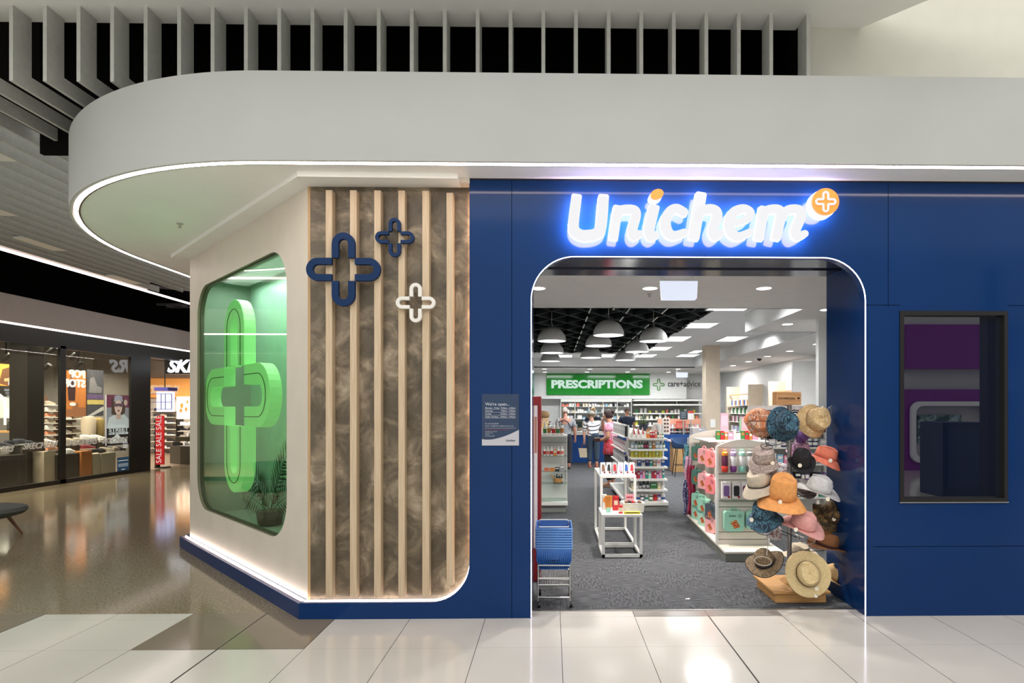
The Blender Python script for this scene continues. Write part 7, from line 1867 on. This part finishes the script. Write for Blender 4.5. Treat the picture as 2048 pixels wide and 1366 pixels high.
def person(label, loc, rz, J, skin, top, bottom, hairc, sleeve=.6, hair=None, top_len=.0, shoes=(60, 50, 48), skirt=False):
    """J: joints in local metres; x right, y forward (faces +y), z up"""
    t = thing('person', label, 'person', loc, rz)
    names = ['pelvis', 'waist', 'chest', 'neck', 'skull', 'hipL', 'kneeL', 'ankL', 'toeL', 'hipR', 'kneeR', 'ankR', 'toeR', 'shL', 'elL', 'wrL', 'palmL', 'shR', 'elR', 'wrR', 'palmR']
    idx = {n: i for i, n in enumerate(names)}
    V = [Vector(J[n]) for n in names]
    Rr = dict(pelvis=(.165, .12), waist=(.15, .115), chest=(.18, .12), neck=.056, skull=.085, hipL=.10, kneeL=.065, ankL=.042, toeL=.038, hipR=.10, kneeR=.065, ankR=.042, toeR=.038, shL=.055, elL=.05, wrL=.034, palmL=.036, shR=.055, elR=.05, wrR=.034, palmR=.036)
    Ed = [('pelvis', 'waist'), ('waist', 'chest'), ('chest', 'neck'), ('neck', 'skull'), ('pelvis', 'hipL'), ('hipL', 'kneeL'), ('kneeL', 'ankL'), ('ankL', 'toeL'), ('pelvis', 'hipR'), ('hipR', 'kneeR'), ('kneeR', 'ankR'), ('ankR', 'toeR'), ('chest', 'shL'), ('shL', 'elL'), ('elL', 'wrL'), ('wrL', 'palmL'), ('chest', 'shR'), ('shR', 'elR'), ('elR', 'wrR'), ('wrR', 'palmR')]
    radii = [Rr[n] for n in names]; edges = [(idx[a], idx[b]) for a, b in Ed]
    verts = list(V)
    # fingers: five short chains rooted in each palm
    for side in ('L', 'R'):
        w = V[idx['wr' + side]]; p = V[idx['palm' + side]]; d_ = (p - w).normalized(); q = d_.cross(Vector((0, 1, 0.2))).normalized()
        for k, off in enumerate((-.024, -.008, .008, .024)):
            a = len(verts); L = (.055, .065, .06, .045)[k]
            verts += [p + q * off + d_ * .018, p + q * off * 1.15 + d_ * (.018 + L * .6), p + q * off * 1.15 + d_ * (.015 + L) + Vector((0, .012, 0))]
            radii += [.0095, .0085, .007]; edges += [(idx['palm' + side], a), (a, a + 1), (a + 1, a + 2)]
        a = len(verts); verts += [p + q * -.03 + d_ * -.01, p + q * -.045 + d_ * .025 + Vector((0, .012, 0))]; radii += [.011, .008]; edges += [(idx['palm' + side], a), (a, a + 1)]
    body = skin_mesh('body', verts, edges, radii, skin, t, 0, 2)
    # head: shaped skull, nose, ears, eyes, mouth on the same face
    hd = Vector(J['skull']); f = Vector(J['face']).normalized(); up = Vector(J.get('up', (0, 0, 1))).normalized(); rt = f.cross(up).normalized(); up = rt.cross(f).normalized()
    M = Matrix((rt, f, up)).transposed().to_4x4(); M.translation = hd + up * .025
    b = MB()
    n = 20; prof = [(0.001, -.115), (.035, -.108), (.052, -.085), (.066, -.04), (.073, .02), (.070, .06), (.05, .095), (.02, .112), (.001, .115)]
    b.lathe(prof, n=n, mtx=M, fn=lambda p, a, r: Vector((p.x, p.y * 1.22 + (.012 if p.z < -.06 else 0), p.z)))
    b.ell((0, .094, -.018), .011, .017, .022, 8, mtx=None)
    b.v[-(8 * 7):] = [M @ v for v in b.v[-(8 * 7):]]
    k0 = len(b.v)
    for s in (-1, 1): b.ell((s * .073, .0, -.01), .01, .018, .028, 8)
    b.v[k0:] = [M @ v for v in b.v[k0:]]
    b.build('head', skin, body)
    e = MB()
    for s in (-1, 1): e.ell((s * .028, .083, .012), .011, .006, .006, 8)
    e.v = [M @ v for v in e.v]; e.build('eyes', colmat((40, 30, 26), .4), body)
    l = MB().ell((0, .088, -.058), .021, .007, .006, 10); l.v = [M @ v for v in l.v]; l.build('mouth', colmat((150, 80, 76), .5), body)
    # hair
    h = MB()
    hp = [(0.001, .128), (.035, .122), (.062, .10), (.080, .06), (.085, .01), (.078, -.05 if hair != 'short' else -.02)]
    h.lathe(hp, n=20, fn=lambda p, a, r: Vector((p.x, (p.y * 1.22 - .012) if sin(a) < .35 or p.z > .05 else min(p.y * 1.22 - .012, .062), max(p.z, .045) if sin(a) > .35 else p.z)))
    if hair == 'bun': h.ell((0, -.115, .075), .045, .042, .04, 12)
    h.v = [M @ v for v in h.v]; h.build('hair', mat('hair_%d_%d_%d' % hairc, hairc, .7, var=.2, vscale=60), t, solid=.006)
    # clothes
    def lerp(a, b_, k): return V[idx[a]].lerp(V[idx[b_]], k)
    tv = [V[idx['pelvis']] + Vector((0, 0, -top_len - .05)), V[idx['waist']], V[idx['chest']], lerp('chest', 'neck', .8)]
    te = [(0, 1), (1, 2), (2, 3)]; tr = [(.215, .165), (.195, .155), (.225, .165), .105]
    for side in ('L', 'R'):
        a = len(tv); tv += [V[idx['sh' + side]], lerp('sh' + side, 'el' + side, sleeve * .5), lerp('sh' + side, 'el' + side, sleeve)]
        tr += [.108, .088, .078]; te += [(2, a), (a, a + 1), (a + 1, a + 2)]
    skin_mesh('top', tv, te, tr, top, t, 1, 2)
    bv = [V[idx['pelvis']] + Vector((0, 0, .13)), V[idx['pelvis']]]; be = [(0, 1)]; br = [(.19, .15), (.21, .165)]
    for side in ('L', 'R'):
        a = len(bv); bv += [V[idx['hip' + side]], V[idx['knee' + side]], lerp('knee' + side, 'ank' + side, .85)]
        br += [.125, .095, .075]; be += [(1, a), (a, a + 1), (a + 1, a + 2)]
    skin_mesh('trousers', bv, be, br, bottom, t, 1, 2)
    for side in ('L', 'R'):
        k = V[idx['ank' + side]]; q = V[idx['toe' + side]]; d_ = (q - k); a = atan2(d_.y, d_.x)
        R = Matrix.Translation((k.x, k.y, 0)) @ Matrix.Rotation(a, 4, 'Z')
        pr = [(-.06 + 0.0, 0)] 
        o = MB().prism([( -.06 + .12 + .13 * cos(2 * pi * i / 16) - .04, .042 * sin(2 * pi * i / 16)) for i in range(16)], lambda u, v, w: R @ Vector((u, v, w)), .0, .045).build('shoe', colmat(shoes, .7), t, bevel=.012)
    return t, M
def pose(**k):
    J = dict(pelvis=(0, 0, .92), waist=(0, .0, 1.06), chest=(0, 0, 1.28), neck=(0, .01, 1.45), skull=(0, .03, 1.55), hipL=(-.09, 0, .86), kneeL=(-.10, .02, .48), ankL=(-.10, -.01, .08), toeL=(-.11, .15, .035), hipR=(.09, 0, .86), kneeR=(.10, .02, .48), ankR=(.10, -.01, .08), toeR=(.11, .15, .035),
             shL=(-.19, 0, 1.37), elL=(-.24, -.02, 1.09), wrL=(-.25, .06, .86), palmL=(-.25, .08, .79), shR=(.19, 0, 1.37), elR=(.24, -.02, 1.09), wrR=(.25, .06, .86), palmR=(.25, .08, .79), face=(0, 1, 0))
    J.update(k); return J
# stripes for the shopper at the counter
ms = bpy.data.materials.new('navy_white_stripes'); ms.use_nodes = True; nt_ = ms.node_tree; bb_ = nt_.nodes['Principled BSDF']
tc = node(nt_, 'ShaderNodeTexCoord'); sp_ = node(nt_, 'ShaderNodeSeparateXYZ'); nt_.links.new(tc.outputs['Object'], sp_.inputs[0])
g_ = mth(nt_, 'LESS_THAN', mth(nt_, 'FRACT', mth(nt_, 'MULTIPLY', mth(nt_, 'SUBTRACT', sp_.outputs[2], mth(nt_, 'MULTIPLY', sp_.outputs[1], .5)), 12.0)), .30)
mx_ = node(nt_, 'ShaderNodeMix', data_type='RGBA'); nt_.links.new(g_, mx_.inputs[0]); mx_.inputs[6].default_value = lin((232, 230, 228)); mx_.inputs[7].default_value = lin((44, 50, 72)); nt_.links.new(mx_.outputs[2], bb_.inputs['Base Color'])
JN = pattern('blue_denim', [(50, 66, 84), (62, 80, 98), (44, 60, 78)], 40)
SKN = SK('fair_skin', (206, 160, 136)); SKT = SK('tanned_skin', (186, 136, 108))
# 1: shopper in striped top, white sun hat, leaning on the counter, seen from behind
c = PZ(1187, 935, 0)
J = pose(pelvis=(0, -.06, .90), waist=(0, .0, 1.04), chest=(-.01, .14, 1.20), neck=(-.03, .25, 1.32), skull=(-.04, .31, 1.41), shL=(-.19, .14, 1.27), elL=(-.26, .06, 1.02), wrL=(-.25, .02, .78), palmL=(-.25, .03, .71), shR=(.17, .18, 1.27), elR=(.24, .36, 1.08), wrR=(.12, .50, 1.02), palmR=(.06, .55, 1.01), face=(-.05, .9, -.35), up=(0, .35, .9),
          hipL=(-.09, -.04, .84), hipR=(.09, -.04, .84), kneeL=(-.1, .02, .46), kneeR=(.09, .0, .46))
t1, M1 = person('shopper in striped top, jeans and white sun hat leaning on the blue counter', (c.x, c.y + .1, .004), 0, J, SKN, ms, JN, (170, 150, 120), sleeve=1.1, hair='short', shoes=(196, 110, 90))
h = MB(); h.lathe([(.175, .045), (.12, .058), (.098, .06), (.094, .11), (.08, .155), (.05, .17), (0.001, .172)], n=28, fn=lambda p, a, r: Vector((p.x, p.y * 1.12, p.z + (.02 * cos(2 * a) if r > .15 else 0))))
h.v = [M1 @ v for v in h.v]
t = thing('sun_hat', 'white sun hat worn by the shopper in the striped top', 'hat', (c.x, c.y + .4, 1.4))
o = h.build('hat_body', colmat((232, 228, 218), .8), None, solid=.004); o.parent = t; o.matrix_parent_inverse = Matrix.Translation((c.x, c.y + .1, .004)) if False else Matrix.Identity(4); o.location = Vector((c.x, c.y + .1, .004)) - Vector(t.location)
bd = MB().lathe([(.099, .063), (.097, .082)], n=28, fn=lambda p, a, r: Vector((p.x, p.y * 1.12, p.z))); bd.v = [M1 @ v for v in bd.v]
o = bd.build('hat_band', colmat((70, 72, 84), .8), t, solid=.003); o.location = Vector((c.x, c.y + .1, .004)) - Vector(t.location)
# tote held in the left hand
hp = Vector((c.x - .26, c.y + .13, .70))
t = thing('tote_bag', 'cream woven tote bag hanging from the striped shopper\'s left hand', 'bag', (hp.x, hp.y, .28))
MB().add([(-.12, -.05, 0), (.12, -.05, 0), (.12, .05, 0), (-.12, .05, 0), (-.16, -.05, .26), (.16, -.05, .26), (.16, .05, .26), (-.16, .05, .26)], [(0, 3, 2, 1), (0, 1, 5, 4), (1, 2, 6, 5), (2, 3, 7, 6), (3, 0, 4, 7)]).build('bag_body', pattern('woven_cream', [(206, 192, 166), (190, 172, 146), (216, 204, 182)], 50), t, solid=.006)
for s in (-1, 1): MB().tube([(-.07, s * .045, .25), (-.05, s * .03, .36), (0, 0, .43), (.05, s * .03, .36), (.07, s * .045, .25)], .006, 6).build('handle', colmat((110, 60, 50), .7), t)
# 2: woman in pink top, profile to the left, hand at her mouth, purse held in front
c = PZ(1222, 974, 0)
J = pose(pelvis=(0, 0, .90), waist=(0, .0, 1.03), chest=(.0, .01, 1.24), neck=(.0, .03, 1.41), skull=(0, .07, 1.50), shR=(.16, .03, 1.32), elR=(.17, .24, 1.16), wrR=(.05, .22, 1.36), palmR=(.03, .20, 1.41), shL=(-.17, 0, 1.32), elL=(-.22, -.02, 1.06), wrL=(-.10, .18, 1.0), palmL=(-.04, .22, 1.0), face=(-.1, .95, -.08))
t2, M2 = person('woman in pink and red patterned top and black trousers, hand at her mouth', (c.x, c.y, .004), radians(62), J, SKT, pattern('pink_red_cloth', [(222, 150, 172), (230, 168, 186), (206, 120, 148), (226, 160, 178)], 8), cloth('black_trousers', (28, 26, 30)), (52, 36, 34), sleeve=.55, hair='bun', shoes=(150, 120, 100), top_len=.08)
R2 = Matrix.Translation((c.x, c.y, .004)) @ Matrix.Rotation(radians(62), 4, 'Z')
sk = MB().lathe([(.20, .70), (.195, .8), (.18, .92), (.165, 1.0), (.16, 1.02)], n=22, sy=.82, fn=lambda p, a, r: Vector((p.x * (1 + .04 * sin(6 * a)), p.y * (1 + .04 * sin(6 * a)), p.z)))
sk.build('tunic_hem', pattern('red_print_cloth', [(184, 44, 60), (206, 80, 92), (168, 36, 50), (214, 120, 130)], 14), t2, solid=.005)
pu = (R2 @ Vector((-.06, .27, 1.0)))
t = thing('purse', 'dark purse held in front by the woman in pink', 'bag', pu)
MB().box(-.09, .09, -.03, .03, -.04, .04).build('purse_body', colmat((60, 34, 32), .5), t, bevel=.01); MB().box(-.085, .085, -.032, .032, .038, .046).build('zip', colmat((176, 150, 90), .4), t)
sg = MB()
for s in (-1, 1): sg.ell((s * .034, .055, .105), .026, .022, .008, 10)
sg.bar((-.02, .06, .108), (.02, .06, .108), .006); sg.v = [M2 @ v for v in sg.v]
o = sg.build('sunglasses', mat('brown_lens', (92, 54, 36))); o.location = (c.x, c.y, .004); o.rotation_euler = (0, 0, radians(62)); tag(o, 'brown sunglasses pushed up on the hair of the woman in pink', 'sunglasses')
# 3: older man in grey shirt with bag strap, behind the left gondola
c = PZ(1131, 938, 0)
J = pose(skull=(-.02, .05, 1.56), elR=(.26, .03, 1.08), wrR=(.27, .1, .86), palmR=(.27, .12, .79), face=(.3, .9, -.15))
t3, M3 = person('grey haired man in grey shirt with dark shoulder strap at the counter', (c.x, c.y, .004), radians(0), J, SK('ruddy_skin', (206, 150, 130)), cloth('grey_shirt', (164, 168, 174)), cloth('dark_trousers', (40, 42, 50)), (206, 198, 190), sleeve=.75, hair='short')
MB().tube([(-.19, -.10, 1.30), (-.05, -.155, 1.36), (.06, -.15, 1.30), (.17, -.125, 1.12)], .014, 8).build('shoulder_strap', colmat((34, 36, 46), .7), t3)
# 4 and 5: staff behind the counter
c = Vector((PY(1186, 0, 19.4).x, 19.4, .004))
J = pose(face=(.35, -.8, -.3), skull=(0, -.03, 1.56), palmL=(-.15, -.3, 1.02), wrL=(-.17, -.24, 1.03), elL=(-.24, -.05, 1.08), palmR=(.15, -.3, 1.02), wrR=(.17, -.24, 1.03), elR=(.24, -.05, 1.08), toeL=(-.11, -.15, .035), toeR=(.11, -.15, .035))
t4, M4 = person('blond staff member with glasses on her head facing over the counter', c, 0, J, SKN, cloth('navy_tunic', (40, 48, 70)), cloth('dark_trousers', (40, 42, 50)), (206, 178, 130), hair='short')
g4 = MB()
for s in (-1, 1): g4.ell((s * .034, .05, .112), .024, .02, .007, 10)
g4.v = [M4 @ v for v in g4.v]; g4.build('head_glasses', colmat((40, 36, 36), .3), t4)
c = Vector((PY(1254, 0, 19.6).x, 19.6, .004))
person('dark haired staff member in dark clothes behind the counter on the right', c, 0, pose(face=(.2, -1, -.25), toeL=(-.11, -.15, .035), toeR=(.11, -.15, .035)), SKT, cloth('navy_tunic', (40, 48, 70)), cloth('dark_trousers', (40, 42, 50)), (48, 38, 34), hair='short')
c = Vector((PY(1087, 0, 16.0).x, 16.0, .004))
t = thing('flower_display', 'bright yellow and red boxed display at the far left of the counter area', 'display', (c.x, 16, 0))
MB().box(-.25, .25, 0, .4, .004, 1.05).build('plinth', M_WMETAL, t); MB().prism(rrect(-.16, .16, 1.05, 1.42, .05), FXZ(.1), 0, .2).build('box', pattern('yellow_red_print', [(232, 190, 90), (240, 230, 210), (214, 90, 50), (236, 220, 180)], 6), t)
MB().ell((0, .2, 1.5), .17, .14, .12, 14).build('basket_top', pattern('brown_straw', [(150, 120, 84), (176, 150, 110)], 40), t)
